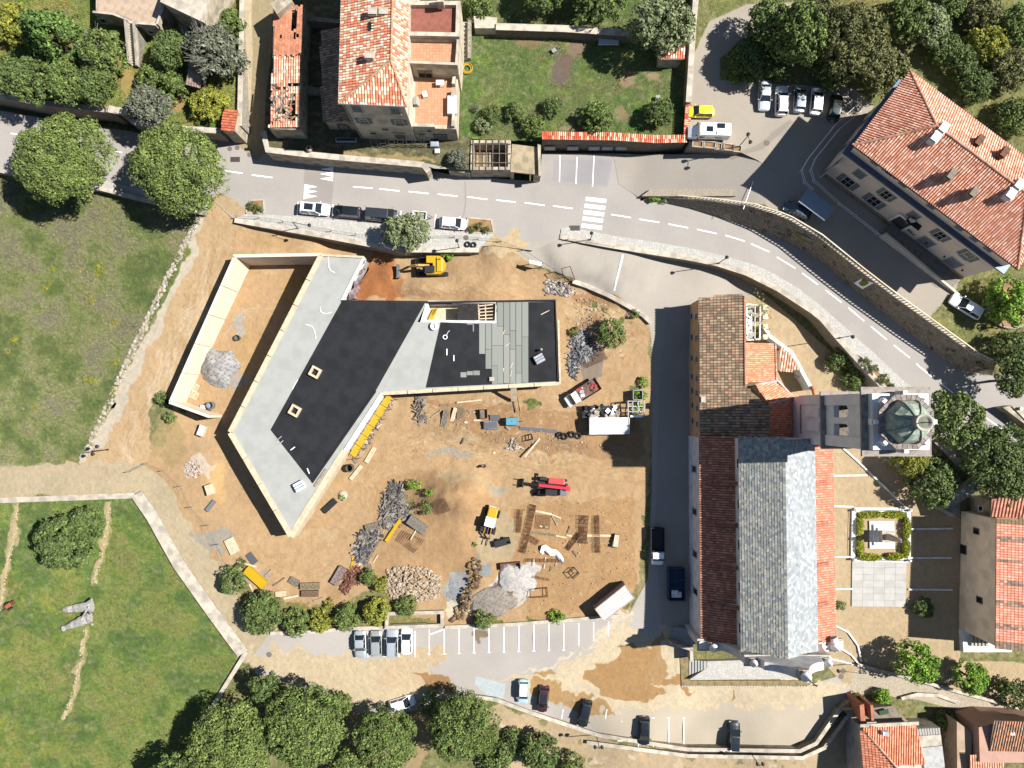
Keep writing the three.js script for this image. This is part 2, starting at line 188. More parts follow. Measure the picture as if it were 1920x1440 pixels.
for(const[x,y]of[[190,500],[185,515],[170,555],[150,508],[220,605],[165,710],[175,715],[90,540],[220,680],[100,505],[30,640],[70,765]])blob(x,y,5,6,0xd6c61c,'grass');
for(const l of[[[205,945],[200,1000],[185,1060],[178,1095]],[[160,1180],[150,1240],[138,1300],[118,1350]],[[34,950],[26,1010],[10,1080],[0,1140]]])strokeP(l,.9,0xcdb78a);fillP(PG.track,0xd3b285);fillP(PG.path,0xcbb894);
fillP([[150,866],[170,830],[240,690],[330,520],[372,405],[384,400],[362,480],[300,620],[230,760],[195,840]],0xd9cbb2);
for(let i=0;i<60;i++){const t=pr(),y=480+t*380;blob(lerp(392,215,t)+pr()*40,y,4+pr()*6,10+pr()*24,[0xdcc29a,0xc29f70,0xe0cba8][i%3],'dirt','low',.5);}
fillP(PG.site,0xcba77a);
for(let i=0;i<420;i++){const x=440+pr()*780,y=440+pr()*740;blob(x,y,5+pr()*26,4+pr()*12,[0xd3b285,0xc09a6c,0xcfaa7a,0xb9946a,0xdac096][i%5],'dirt','low',.4);}
fillP([[790,745],[1200,790],[1210,860],[1000,850],[850,800]],0xb38a5e,'dirt','low',.75);
fillP([[700,900],[780,880],[870,900],[950,960],[930,1080],[820,1100],[700,1080]],0xc0986a,'dirt','low',.75);
fillP([[960,950],[1190,930],[1195,1090],[1120,1150],[1000,1160],[960,1060]],0xbf9664,'dirt','low',.8);
fillP([[660,490],[730,490],[745,560],[640,560]],0xb2713f);fillP([[640,560],[690,520],[700,470],[740,480],[760,560]],0xbd7a44,'dirt','low',.7);
for(const[x,y,a,b,c]of[[540,540,20,30,0xcfa566],[500,690,60,60,0xcda873],[450,620,12,26,0xbdb4a6],[440,600,14,18,0xb9b2a6],[430,720,30,16,0xb9aea0],[400,1010,40,20,0xb5aa98],[480,1080,30,14,0xb0a694],[840,850,40,8,0xb4ac9c],[860,1105,26,38,0xb3b2ae],[860,1140,30,18,0xe2d4b8],[905,1060,18,26,0x9a9f9c],[935,1010,34,50,0xc5ae88],[960,1100,40,40,0xd9d2c6],[985,1080,30,30,0xd8d2cb],[880,900,60,8,0xc8ac80],[930,920,20,10,0xb9ab92],[470,800,40,30,0xc5a06a],[410,910,20,40,0xd8b078],[420,830,16,20,0xcba873],[1100,620,30,20,0xb98d60],[1120,560,40,16,0xbb8f66],[1110,660,20,60,0x9b8a78]])blob(x,y,a,b,c);
for(let k=0;k<9;k++){const o=(k - 4)*4.6;strokeP([[640,1060+o],[560,1090+o*.6],[500,1060+o],[470,990+o]],.22,k%2?0xdab684:0xb88c5a,'dirt','low',.25);strokeP([[700+o,960],[690+o,900],[740,850+o],[820,830+o],[900,850+o],[1000,868+o],[1200,880+o]],.24,k%2?0xe0bd8c:0xb88a56,'dirt','low',.22);strokeP([[1110,770+o],[1150,720+o],[1190,660],[1210+o,620]],.2,k%2?0xdcb480:0xb5854f,'dirt','low',.25);strokeP([[420+o,430],[370+o,560],[300+o,720],[240+o,830]],.22,k%2?0xddc29a:0xbc9a6c,'dirt','low',.3);}
for(let k=0;k<14;k++)strokeP([[740+k*16,530+(k%3)*6],[760+k*16,545],[800+k*14,552+(k%4)*2]],.25,k%2?0xdcb887:0xae8452,'dirt','low',.35);
for(let i=0;i<700;i++){const x=960+pr()*240,y=930+pr()*230;blob(x,y,.6+pr()*1.2,.6+pr()*1.1,pr()<.5?0xd9c09a:0xa67c4e,'dirt','low',.7);}
for(let i=0;i<500;i++){const x=770+pr()*330,y=745+pr()*120;blob(x,y,.8+pr()*1.6,.7+pr()*1.2,pr()<.6?0xddccb0:0x98704a,'dirt','low',.7);}
for(let i=0;i<260;i++)blob(1060+pr()*130,540+pr()*130,.8+pr()*1.8,.8+pr()*1.6,pr()<.6?0xe0cfb6:0xa67a4c);
fillP([[440,1100],[520,1120],[640,1140],[720,1100],[760,1150],[830,1170],[720,1176],[560,1188],[500,1170],[455,1140]],0x8c8a4a,'grass','low',.85);
blob(300,790,26,50,0x8a8a52,'grass');blob(320,830,30,40,0xb59c6a,'dirt','low',.8);blob(375,880,26,20,0xd9c6ae);blob(372,840,22,14,0xc4a67c);
for(const[x,y]of[[1110,570],[1130,585],[1160,600],[1190,730],[1195,760],[1000,760],[1000,1160],[1030,1155],[930,1160],[1170,1130],[310,745],[345,770],[750,930],[770,945]])blob(x,y,10,8,0x75803a,'grass');
fillP([[860,1305],[1000,1340],[1120,1380],[1290,1406],[1500,1410],[1530,1394],[1600,1315],[1640,1330],[1600,1480],[1000,1480],[900,1420],[930,1360]],0xc9b08a);fillP([[600,1300],[650,1330],[650,1400],[640,1480],[780,1480],[800,1400],[830,1340],[790,1335],[720,1348]],0xb59a70);for(let i=0;i<60;i++)blob(930+pr()*560,1330+pr()*110,3+pr()*9,2+pr()*5,[0xddcaa8,0xb89c70,0xe2d3b6,0x8a8a50][i%4],i%4===3?'grass':'dirt','low',.7);
for(const[k,c]of[['gardNW',0x7d8a40],['yard',0x6d6a44],['gardN',0x728546]])fillP(PG[k],c,'grass','gard');
for(let i=0;i<120;i++)blob(pr()*430,pr()*220,6+pr()*18,4+pr()*12,[0x97a048,0x5d7a30,0xb0a35a,0x6f8c36,0xa68a55][i%5],'grass','gard',.6);
for(let i=0;i<130;i++)blob(865+pr()*420,pr()*250,5+pr()*16,4+pr()*10,[0x86a63c,0x5d8030,0x7c7c44,0x93a648][i%4],'grass','gard',.6);
for(const[x,y,a,b,c]of[[1050,135,26,22,0x78695a],[1060,115,16,14,0x7a6652],[1180,148,16,16,0xa08a66],[1225,142,14,8,0xa58d69],[1080,90,18,20,0x8f7a60],[990,80,26,8,0x927c58],[1165,215,10,16,0x99845e],[1075,240,30,6,0xa08a64],[900,60,10,8,0xb49c74],[640,290,80,6,0xb39a6a],[760,296,60,6,0xb09866],[560,270,30,10,0x5f6a3c],[545,285,30,6,0x84953c],[330,190,16,26,0xb3935c],[95,90,20,14,0xc0a862],[240,150,14,26,0xb29c58],[350,165,12,16,0xa5894e]])blob(x,y,a,b,c,'dirt','gard');
fillP(PG.up,0x8f9150,'grass','up');
cur=[hardC,hardT];
fillP(PG.road,0xc9c1b8,'asphalt','road');fillP(PG.parking,0xd0c7bd,'asphalt');fillP(PG.church,0xcdb48c,'dirt');fillP([[1060,1300],[1200,1290],[1590,1280],[1570,1330],[1530,1390],[1500,1404],[1290,1401],[1130,1375]],0xdacbb2,'asphalt');
fillP([[1050,447],[1150,464],[1289,486],[1344,497],[1400,515],[1430,545],[1400,560],[1310,558],[1300,600],[1300,720],[1222,720],[1222,640],[1215,600],[1160,555],[1090,528],[1040,510],[990,490],[960,468],[925,455],[1000,455]],0xcdc3b4,'asphalt');
fillP([[1250,580],[1300,560],[1305,1000],[1300,1180],[1240,1180],[1228,1000],[1236,700]],0xc6bdb0,"asphalt");
fillP([[1150,289],[1290,289],[1385,285],[1420,301],[1462,330],[1432,384],[1267,370],[1200,372],[1160,345]],0xc6bcae,'asphalt','ramp');
fillP([[1292,272],[1293,130],[1302,100],[1330,40],[1400,8],[1480,4],[1570,18],[1560,50],[1470,52],[1395,72],[1350,110],[1350,150],[1420,155],[1600,165],[1640,200],[1560,300],[1545,330],[1800,525],[1790,548],[1775,560],[1740,600],[1619,509],[1536,442],[1480,409],[1430,382],[1462,330],[1420,300],[1385,284]],0xc8bba9,'asphalt','up');
fillP([[1440,250],[1476,228],[1482,240],[1470,256],[1452,257]],0xb9b3ab,'asphalt','up');
fillP([[1370,290],[1420,272],[1480,224],[1488,228],[1430,280],[1375,296]],0xb3a898,'asphalt','up');
fillP(PG.alley,0xb9a67f,'dirt','alley');fillP([[446,262],[455,200],[458,-110],[476,-110],[474,100],[466,262]],0xdcc8a2,'dirt','alley');
fillP([[1018,292],[1150,292],[1140,352],[1015,346]],0xc3bcb6,'asphalt','road');fillP([[1040,300],[1148,300],[1138,348],[1035,338]],0xb9b4b4,'asphalt','road');
fillP([[573,311],[628,316],[622,382],[569,378]],0xb7aea6,'asphalt','road');
strokeP([[572,310],[568,378]],.08,0xa79e95,'asphalt','road');strokeP([[872,340],[873,380],[868,412]],.1,0xa1988f,'asphalt','road');
fillP([[395,372],[440,408],[470,398],[440,375],[410,360]],0xcdab7b,'dirt','road',.8);
cur=[softC,softT];
const dust=mk();{const keep=cur;cur=[dust,mk()];
for(const[pts,c,s]of[[[[1175,1160],[1215,1180],[1280,1270],[1590,1275],[1575,1320],[1380,1330],[1200,1330],[1080,1320],[940,1275],[880,1290],[1010,1260],[1100,1235],[1140,1190]],0xe3cfac],[[[1170,1140],[1180,1150],[1130,1205],[1050,1245],[960,1262],[1000,1245],[1090,1225],[1120,1180]],0xe6d6bb],[[[470,1215],[640,1225],[800,1245],[840,1290],[760,1320],[690,1335],[600,1295],[480,1260]],0xd9c5a0],[[[780,1215],[830,1210],[845,1225],[800,1250],[790,1280],[840,1290],[830,1300],[700,1280],[720,1250]],0xdac19a],[[[1222,1210],[1250,1180],[1265,1190],[1290,1285],[1255,1300],[1225,1285]],0xe0cda9],[[[900,440],[960,440],[1000,470],[960,480],[920,470]],0xdcc296]])fillP(pts,c,'dirt',s);
for(const[pts,c]of[[[[1160,1215],[1200,1200],[1225,1205],[1225,1280],[1250,1300],[1165,1312],[1090,1275],[1092,1255],[1130,1250]],0xbd935e],[[[1224,1200],[1250,1195],[1245,1250],[1262,1290],[1225,1280]],0xc09a68],[[[990,1272],[1040,1275],[1055,1300],[1130,1310],[1150,1330],[1120,1345],[1090,1330],[1040,1320],[1010,1300],[990,1290]],0xc29c66],[[[770,1255],[800,1258],[842,1275],[845,1298],[800,1290]],0xb58b57],[[[1630 - 600,1250],[1000+40,1262],[990,1268],[1005,1252]],0xc49d69],[[[1262,1270],[1300,1290],[1275,1298],[1250,1290]],0xb98f5a]])fillP(pts,c);
blob(1378,1310,4,9,0xb08a58);blob(1500,1395,5,7,0xb08a58);blob(903,1195,22,6,0x8a6a48,'dirt','low',.8);cur=keep;}
const bytes=(c)=>c.getImageData(0,0,TW,TH).data;
const groundMap=(()=>{
const sc=bytes(softC),st=bytes(softT),hc=bytes(hardC),ht=bytes(hardT),du=bytes(dust),out=new Uint8Array(TW*TH*4),bump=new Uint8Array(TW*TH*4);
const LUT=new Float32Array(256);for(let i=0;i<256;i++)LUT[i]=lin(i / 255)/ KEX;const SL=new Uint8Array(4097);for(let i=0;i<=4096;i++)SL[i]=srgb(i / 4096)*255;
for(let j=0;j<TH;j++)for(let i=0;i<TW;i++){
const o=(j*TW+i)*4,w1=fbm(i / 19,j / 19,3)- .5,w2=fbm(i / 19+90,j / 19+40,3)- .5;
const a=clamp(Math.round(i+w1*22),0,TW - 1),b=clamp(Math.round(j+w2*22),0,TH - 1),q=(b*TW+a)*4;
let r=LUT[sc[q]],g=LUT[sc[q+1]],bl=LUT[sc[q+2]],gr=st[q]/ 255,di=st[q+1]/ 255,as=st[q+2]/ 255;
const ha=hc[o+3]/ 255;if(ha>0){r=lerp(r,LUT[hc[o]],ha);g=lerp(g,LUT[hc[o+1]],ha);bl=lerp(bl,LUT[hc[o+2]],ha);gr=lerp(gr,ht[o]/ 255,ha);di=lerp(di,ht[o+1]/ 255,ha);as=lerp(as,ht[o+2]/ 255,ha);}
const qd=(clamp(Math.round(j+w2*34),0,TH - 1)*TW+clamp(Math.round(i+w1*34),0,TW - 1))*4;let da=du[qd+3]/ 255*sm(.2,.5,fbm(i / 7,j / 7,3)+.25);
if(da>0){r=lerp(r,LUT[du[qd]],da);g=lerp(g,LUT[du[qd+1]],da);bl=lerp(bl,LUT[du[qd+2]],da);di=Math.max(di,da);as*=1 - da;}
const n1=vn(i / 1.3,j / 1.3),n2=fbm(i / 5,j / 5,3),n3=fbm(i / 38,j / 38,4),n4=fbm(i / 11+30,j / 11,3);
let k=1;if(gr>0){k*=lerp(1,.3+.5*n1+.75*(n2 - .1),gr);const y=sm(.48,.75,n4)*gr;r*=1+.28*y;g*=1+.1*y;bl*=1+.06*y;const dry=sm(.4,.75,fbm(i / 9+70,j / 5+20,4))*gr*.45;r=lerp(r,.2,dry);g=lerp(g,.175,dry);bl=lerp(bl,.095,dry);}
if(di>0)k*=lerp(1,.78+.16*n1+.3*n2+.14*(n3 - .5),di);
if(as>0)k*=lerp(1,.93+.08*n1+.1*(n3 - .45)*2,as);
out[o]=SL[clamp(Math.round(r*k*4096),0,4096)];out[o+1]=SL[clamp(Math.round(g*k*4096),0,4096)];out[o+2]=SL[clamp(Math.round(bl*k*4096),0,4096)];out[o+3]=255;
const hb=128+(gr*110+di*60+as*8)*(.5*n1+n2 - .75);bump[o]=bump[o+1]=bump[o+2]=clamp(hb,0,255);bump[o+3]=255;}
const t=new THREE.DataTexture(out,TW,TH);t.colorSpace=THREE.SRGBColorSpace;t.magFilter=THREE.LinearFilter;t.needsUpdate=true;
const u=new THREE.DataTexture(bump,TW,TH);u.magFilter=THREE.LinearFilter;u.needsUpdate=true;return[t,u];})();
const MG=new THREE.MeshStandardMaterial({map:groundMap[0],bumpMap:groundMap[1],bumpScale:.22,roughness:.95,side:THREE.DoubleSide});
const isGrass=(()=>{const t=bytes(softT),h=bytes(hardT),hc=bytes(hardC);return(p)=>{const i=Math.round((p.x - GX0)/ GW*TW),j=Math.round((p.z - GZ0)/ GH*TH);if(i<0||j<0||i>=TW||j>=TH)return 0;const o=(j*TW+i)*4;return hc[o+3]>100?h[o]/ 255:t[o]/ 255;};})();
{const o=[],R=1200;for(const[a,b,c,d]of[[-R,-R,R,R]])o.push(a,-4.5,b,a,-4.5,d,c,-4.5,d,a,-4.5,b,c,-4.5,d,c,-4.5,b);structure('terrain',geo(o),surf(0x8f9150,0x6c7a3c,40));}
const FULL=[[-260,-240],[2180,-240],[2180,1640],[-260,1640]];
{const hole=(x,y)=>{
return h0(x,y);};
const base=sheetGeo([[-260,-240],[2180,-240],[2180,1640],[-260,1640],[-260,800],[330,757],[398,795],[430,812],[545,1000],[700,750],[716,738],[716,600],[652,567],[692,505],[684,480],[600,482],[440,484],[324,748],[-260,790]],hole,0,8);
structure('ground',base,MG);}
structure('pit_floor',sheetGeo([[440,476],[610,470],[745,480],[745,745],[700,752],[545,1004],[424,815],[396,797],[300,760]],pitH,0,12),MG);
let lay=.006;for(const[k,n]of[['fieldW','grass_field'],['fieldSW','grass_field'],['track','dirt_track'],['path','cobbled_path'],['parking','car_park'],['church','church_square']])structure(n,sheetGeo(PG[k],h0,(lay+=.007),8),MG);
structure('main_road',sheetGeo(PG.road,roadH,0,24),MG);
structure('upper_courtyard',sheetGeo(PG.up,upH,0,24),MG);structure('sloping_lane',sheetGeo(PG.ramp,rampH,0,16),MG);structure('alley',sheetGeo(PG.alley,alleyH,0,16),MG);
structure('garden_ground',sheetGeo(PG.gardNW,gardH,0,16),MG);structure('yard_ground',sheetGeo(PG.yard,gardH,0,16),MG);structure('garden_ground',sheetGeo(PG.gardN,gardH,0,16),MG);
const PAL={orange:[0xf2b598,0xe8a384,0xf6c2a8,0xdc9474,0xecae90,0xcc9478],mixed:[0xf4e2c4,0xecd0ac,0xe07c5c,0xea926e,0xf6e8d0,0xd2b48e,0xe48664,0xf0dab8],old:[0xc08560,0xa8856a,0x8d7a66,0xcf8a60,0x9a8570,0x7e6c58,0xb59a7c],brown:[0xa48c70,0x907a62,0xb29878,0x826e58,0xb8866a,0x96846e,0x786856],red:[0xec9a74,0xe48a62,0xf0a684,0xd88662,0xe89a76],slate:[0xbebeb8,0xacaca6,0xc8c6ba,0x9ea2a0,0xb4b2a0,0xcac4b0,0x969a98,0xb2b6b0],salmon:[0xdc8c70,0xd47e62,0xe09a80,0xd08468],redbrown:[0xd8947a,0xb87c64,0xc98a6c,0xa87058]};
function inside(p,q){let c=false;for(let i=0,j=q.length - 1;i<q.length;j=i++)if((q[i][1]>p[1])!==(q[j][1]>p[1])&&p[0]<(q[j][0]- q[i][0])*(p[1]- q[i][1])/(q[j][1]- q[i][1])+q[i][0])c=!c;return c;}
let rseed=100;
function cover(poly,o={}){
const r=RNG(rseed++),pal=(o.pal??PAL.orange).map(h=>A(h).map(x=>x*(o.slate?1.25:1.7))),w=o.w??.26,l=o.l??.4,amp=o.amp??.07,slate=o.slate,gap=o.gap??(()=>false);
const n=V();for(let i=0;i<poly.length;i++){const a=poly[i],b=poly[(i+1)%poly.length];n.x+=(a.y - b.y)*(a.z+b.z);n.y+=(a.z - b.z)*(a.x+b.x);n.z+=(a.x - b.x)*(a.y+b.y);}n.normalize();if(n.y<0)n.negate();
let dn=V(0,-1,0).addScaledVector(n,n.y);if(o.down)dn=o.down.clone().addScaledVector(n,-n.dot(o.down));dn.normalize();const ac=dn.clone().cross(n).normalize(),O=poly[0];
const uv=poly.map(p=>{const d=p.clone().sub(O);return[d.dot(ac),d.dot(dn)];});const u0=Math.min(...uv.map(a=>a[0])),u1=Math.max(...uv.map(a=>a[0])),v0=Math.min(...uv.map(a=>a[1])),v1=Math.max(...uv.map(a=>a[1]));
const pos=[],col=[],at=(u,v,h)=>[O.x+ac.x*u+dn.x*v+n.x*h,O.y+ac.y*u+dn.y*v+n.y*h,O.z+ac.z*u+dn.z*v+n.z*h];
let row=0;for(let v=v0;v<v1;v+=l,row++)for(let u=u0+w / 2+(slate&&row%2?w / 2:0);u<u1+w / 2;u+=w){
const cu=clamp(u,u0+.02,u1 - .02),cv=Math.min(v+l / 2,v1 - .02);if(!inside([cu,cv],uv)||gap(cu,cv,u1 - u0,v1 - v0))continue;
let c=pal[Math.floor(r()*r()*.999*pal.length*.5+r()*pal.length*.5)];const k=.84+.32*r();c=c.map(x=>x*k);if(o.streak){const s=o.streak(cu - u0,cv - v0,u1 - u0,v1 - v0,r);if(s)c=A(s).map(x=>x*k);}
const e=Math.min(v+l*1.06,v1),j=(r()- .5)*.03,T=[];
if(slate){const b=w*.5 - .008,h=.03+r()*.03,a1=at(u - b,v,.012),a2=at(u+b,v,.012),a3=at(u+b+j,e,h),a4=at(u - b+j,e,h),a5=at(u+b+j,e,.0),a6=at(u - b+j,e,0);T.push(a1,a4,a3,a1,a3,a2,a4,a6,a5,a4,a5,a3);}
else{const b=w*.42,hx=[[-b,0],[-b*.55,amp],[b*.55,amp],[b,0]];for(let q=0;q<3;q++){const[x0,y0]=hx[q],[x1,y1]=hx[q+1];const p1=at(u+x0*.85,v,y0*.8+.01),p2=at(u+x1*.85,v,y1*.8+.01),p3=at(u+x1+j,e,y1+.03),p4=at(u+x0+j,e,y0+.03);T.push(p1,p4,p3,p1,p3,p2);}T.push(at(u - b+j,e,0),at(u+b+j,e,0),at(u+b*.55+j,e,amp+.03),at(u - b+j,e,0),at(u+b*.55+j,e,amp+.03),at(u - b*.55+j,e,amp+.03));}
for(const t of T){pos.push(...t);col.push(...c);}}
return geo(pos,col);}
function slab(poly,t=.12){const o=[],n=poly.length,f=flat(poly),lo=poly.map(p=>V(p.x,p.y - t,p.z));o.push(...f);for(let i=0;i<f.length;i+=9)o.push(f[i],f[i+1]- t,f[i+2],f[i+6],f[i+7]- t,f[i+8],f[i+3],f[i+4]- t,f[i+5]);for(let i=0;i<n;i++){const j=(i+1)%n;o.push(...q4(poly[i],lo[i],lo[j],poly[j]));}return geo(o);}
function caps(a,b,pal,rad=.16){const d=b.clone().sub(a),n=Math.max(1,Math.round(d.length()/ .42)),r=RNG(rseed++),p=pal.map(A),out=[];for(let i=0;i<n;i++){const s=a.clone().lerp(b,i / n),e=a.clone().lerp(b,(i+1.06)/ n);e.y+=.015;out.push(tint(bar(s,e,rad*(.92+.16*r()),7),p[Math.floor(r()*p.length)].map(x=>x*(.85+.3*r()))));}return out;}
const SLATEBASE=mat(0x8d9392),baseOf=(pal)=>{const c=[0,0,0];for(const h of pal)A(h).forEach((x,i)=>c[i]+=x / pal.length*.95);return new THREE.MeshStandardMaterial({color:new THREE.Color().setRGB(...c),roughness:.9,side:THREE.DoubleSide});};
function level(f){if(f.length<4)return f;const n=V(),c=V();for(let i=0;i<f.length;i++){const a=f[i],b=f[(i+1)%f.length];n.x+=(a.y - b.y)*(a.z+b.z);n.y+=(a.z - b.z)*(a.x+b.x);n.z+=(a.x - b.x)*(a.y+b.y);c.addScaledVector(a,1 / f.length);}return f.map(p=>V(p.x,c.y -(n.x*(p.x - c.x)+n.z*(p.z - c.z))/ n.y,p.z));}
function roof(parent,faces,ridges,o={}){
faces=faces.map(level);const rt=part(parent,'roof',M(faces.map(f=>slab(f.map(p=>V(p.x,p.y - .01,p.z)),o.t??.14))),o.slate?SLATEBASE:baseOf(o.pal??PAL.orange),o.label);
faces.forEach((f,i)=>{const g=cover(f,{...o,...(o.per?.[i]??{})});part(rt,o.slate?'roof_slates':'roof_tiles',g,MV,undefined,'stuff');});
if(ridges?.length)part(rt,'ridge_tiles',M(ridges.map(([a,b])=>caps(a,b,o.ridgePal??o.pal??PAL.orange,o.ridgeR??.17))),MV,undefined,'stuff');return rt;}
function hip(c,y,rise,inset){
const q=c.map(p=>V(p.x,y,p.z)),L=q[0].distanceTo(q[1]),m0=q[0].clone().lerp(q[3],.5),m1=q[1].clone().lerp(q[2],.5);const k=inset??q[0].distanceTo(q[3])/ 2,A1=m0.clone().lerp(m1,k / L),B1=m1.clone().lerp(m0,k / L);A1.y=B1.y=y+rise;
return{faces:[[q[0],q[1],B1,A1],[q[1],q[2],B1],[q[2],q[3],A1,B1],[q[3],q[0],A1]],ridges:[[A1,B1],[q[0],A1],[q[3],A1],[q[1],B1],[q[2],B1]]};}
function wallAt(a,b,x,y){const d=V(b.x - a.x,0,b.z - a.z),L=d.length();d.divideScalar(L);const n=V(-d.z,0,d.x),O=V(0,ALT,0),r=P(x,y,0).sub(O),k=n.dot(V(a.x,0,a.z).sub(V(O.x,0,O.z)))/ n.dot(r),p=O.clone().addScaledVector(r,k);return{u:(p.x - a.x)*d.x+(p.z - a.z)*d.z,y:p.y};}
function wallFrame(a,b,u,y,out=1){const d=V(b.x - a.x,0,b.z - a.z).normalize();return{pos:V(a.x+d.x*u,y,a.z+d.z*u),ry:Math.atan2(-d.z,d.x)+(out<0?Math.PI:0)};}
function place(g,f){g.position.copy(f.pos);g.rotation.y=f.ry;return g;}
const WM={frame:mat(0xf2f0ea),shut:mat(0x8c9c98,{roughness:.8}),blue:mat(0x8795a6,{roughness:.8}),sill:mat(0xd8d0c2)};
function win(parent,f,w,h,o={}){
const g=new THREE.Group();g.name=o.name??'window';parent.add(g);place(g,f);const M1=o.frame??WM.frame;
part(g,'frame',M([bx(w+.16,.1,.1,0,h / 2+.03,.05),bx(w+.16,.1,.1,0,-h / 2 - .03,.05),bx(.1,h,.1,-w / 2 - .03,0,.05),bx(.1,h,.1,w / 2+.03,0,.05),...(o.plain?[]:[bx(.05,h,.06,0,0,.05),bx(w,.05,.06,0,0,.052)])]),M1);
if(o.closed){for(const s of[-1,1]){part(g,'shutter',M([bx(w / 2 - .02,h,.05,s*w / 4,0,.085),...[0,1,2,3].map(i=>bx(w / 2 - .1,.04,.03,s*w / 4,(i - 1.5)*h / 4.4,.12))]),o.shut??WM.shut);}}
else part(g,'pane',bx(w,h,.03,0,0,.025),MT.glass);
if(o.open)for(const s of[-1,1])part(g,'shutter',M([bx(w*.5,h,.05,s*(w*.77),0,.06),bx(w*.4,.05,.03,s*(w*.77),h / 4,.1),bx(w*.4,.05,.03,s*(w*.77),-h / 4,.1)]),o.shut??WM.shut);
if(o.sill!==false)part(g,'sill',bx(w+.3,.07,.18,0,-h / 2 - .12,.09),WM.sill);return g;}
function chimney(parent,p,w,d,h,ry,m,capm){const g=new THREE.Group();g.name='chimney';parent.add(g);g.position.copy(p);g.rotation.y=ry;part(g,'stack',bx(w,h,d,0,h / 2,0),m);part(g,'cap',M([bx(w+.2,.1,d+.2,0,h+.05,0),bx(w*.7,.18,d*.7,0,h+.19,0),bx(w+.1,.07,d+.1,0,h+.31,0)]),capm??m);return g;}
{
const b=thing('institution_building','large ochre rendered building with long hipped orange tile roof and bluish cornice ledge','building');
const a0=P(1541,325,7),a1=P(1802,522,7),u=a1.clone().sub(a0).setY(0).normalize(),n=V(u.z,0,-u.x);if(n.z>0)n.negate();
const wd=P(1721,137,18.5).distanceTo(P(1612,272,18.5))- 1.1,a2=a1.clone().addScaledVector(n,wd),a3=a0.clone().addScaledVector(n,wd),plan=[a0,a1,a2,a3];
const wm=surf(0xe8dac6,0xdac8ae,9,{k:1.75});
part(b,'wall',prism(plan,6,18.35),wm);part(b,'plinth',prism(offset(plan,.06),5.9,7.7),surf(0xc2a98a,0xa8937a,4));
part(b,'cornice',M([...ring(offset(plan,.75),.82,15.55,15.8),...ring(offset(plan,.4),.45,15.3,15.55)]),mat(0x6b7f9c,{roughness:.5,metalness:.2}));
part(b,'gutter',M(ring(offset(plan,.72),.1,18.25,18.42)),MT.iron);
const hr=hip(offset(plan,.6),18.4,3.6);
const rt=roof(b,hr.faces,hr.ridges,{pal:PAL.orange,w:.34,l:.5,amp:.1,ridgeR:.2});
const onRoof=(x,y,h)=>P(x,y,h);
for(const[x,y,h]of[[1765,242,21.6],[1750,260,21.6],[1906,348,21.6],[1890,366,21.5]])chimney(b,onRoof(x,y,h).setY(h - 1.2),.9,1.2,1.6,Math.atan2(-u.z,u.x),MT.white);
for(const[x,y,h]of[[1825,270,20.4],[1871,292,20.4],[1773,333,20.2],[1815,365,20.2]])chimney(b,onRoof(x,y,h).setY(h - 1.2),.7,1.3,2.3,Math.atan2(-u.z,u.x),x>1820?surf(0x9a6a4c,0x70503c,1):surf(0xb0a08c,0x8a7c6c,1));
{const p=onRoof(1842,276,20.1);const g=new THREE.Group();g.name='skylight';b.add(g);g.position.copy(p);g.rotation.y=Math.atan2(-u.z,u.x);part(g,'frame',bx(.8,.16,.8),MT.steel);part(g,'pane',bx(.6,.02,.6,0,.1,0),MT.glass);}
const W=(x,y)=>{const q=wallAt(a0,a1,x,y);return wallFrame(a0,a1,q.u,q.y);};
for(const[x,y]of[[1590,341],[1639,377]])win(b,W(x,y),1.5,2.3,{open:1});
for(const[x,y]of[[1737,453],[1787,492]])win(b,W(x,y),2,2.2,{closed:1,shut:WM.blue});
for(const[x,y]of[[1662,365],[1763,441],[1815,479]])win(b,W(x,y),1.2,2,{open:1});
for(const[x,y]of[[1612,326],[1713,404]])win(b,W(x,y),1.5,1.8,{closed:1,sill:false});
for(const[x,y]of[[1642.5,303.6],[1670,323],[1695,344],[1748,385.5],[1801,426],[1829,447],[1855,466]])win(b,W(x,y),1.1,1.25,x===1670?{open:1,sill:false}:{closed:1,sill:false,shut:WM.blue});
for(let i=0;i<3;i++)for(let k=0;k<2;k++)win(b,wallFrame(a3,a0,3+i*4.5,9.5+k*3.6),1.2,1.8,{closed:1});
{const f=W(1686,418),g=new THREE.Group();g.name='door';b.add(g);place(g,f);g.position.y=8;part(g,'surround',M([bx(.4,3,.25,-1.25,1.5,.12),bx(.4,3,.25,1.25,1.5,.12),bx(2.9,.45,.3,0,3.2,.14)]),MT.white);part(g,'leaf',M([bx(1.05,2.95,.08,-.53,1.48,.06),bx(1.05,2.95,.08,.53,1.48,.06)]),mat(0x4a4a4c));part(g,'canopy',bx(2.2,.12,.8,.9,3.75,.4),MT.iron);}
{const f=W(1712,407);const g=new THREE.Group();g.name='flag';b.add(g);place(g,f);const o=[];for(let i=0;i<6;i++)for(let j=0;j<5;j++){const q=(i2,j2)=>V((j2 - 2)*.18+.05*Math.sin(i2),-i2*.28+.5,.5+.12*Math.sin(j2*1.7+i2*.6));o.push(...q4(q(i,j),q(i+1,j),q(i+1,j+1),q(i,j+1)));}part(g,'cloth',geo(o),mat(0xf4f2f4));part(g,'pole',bar(V(0,.2,0),V(0,.9,.9),.025),MT.iron);}
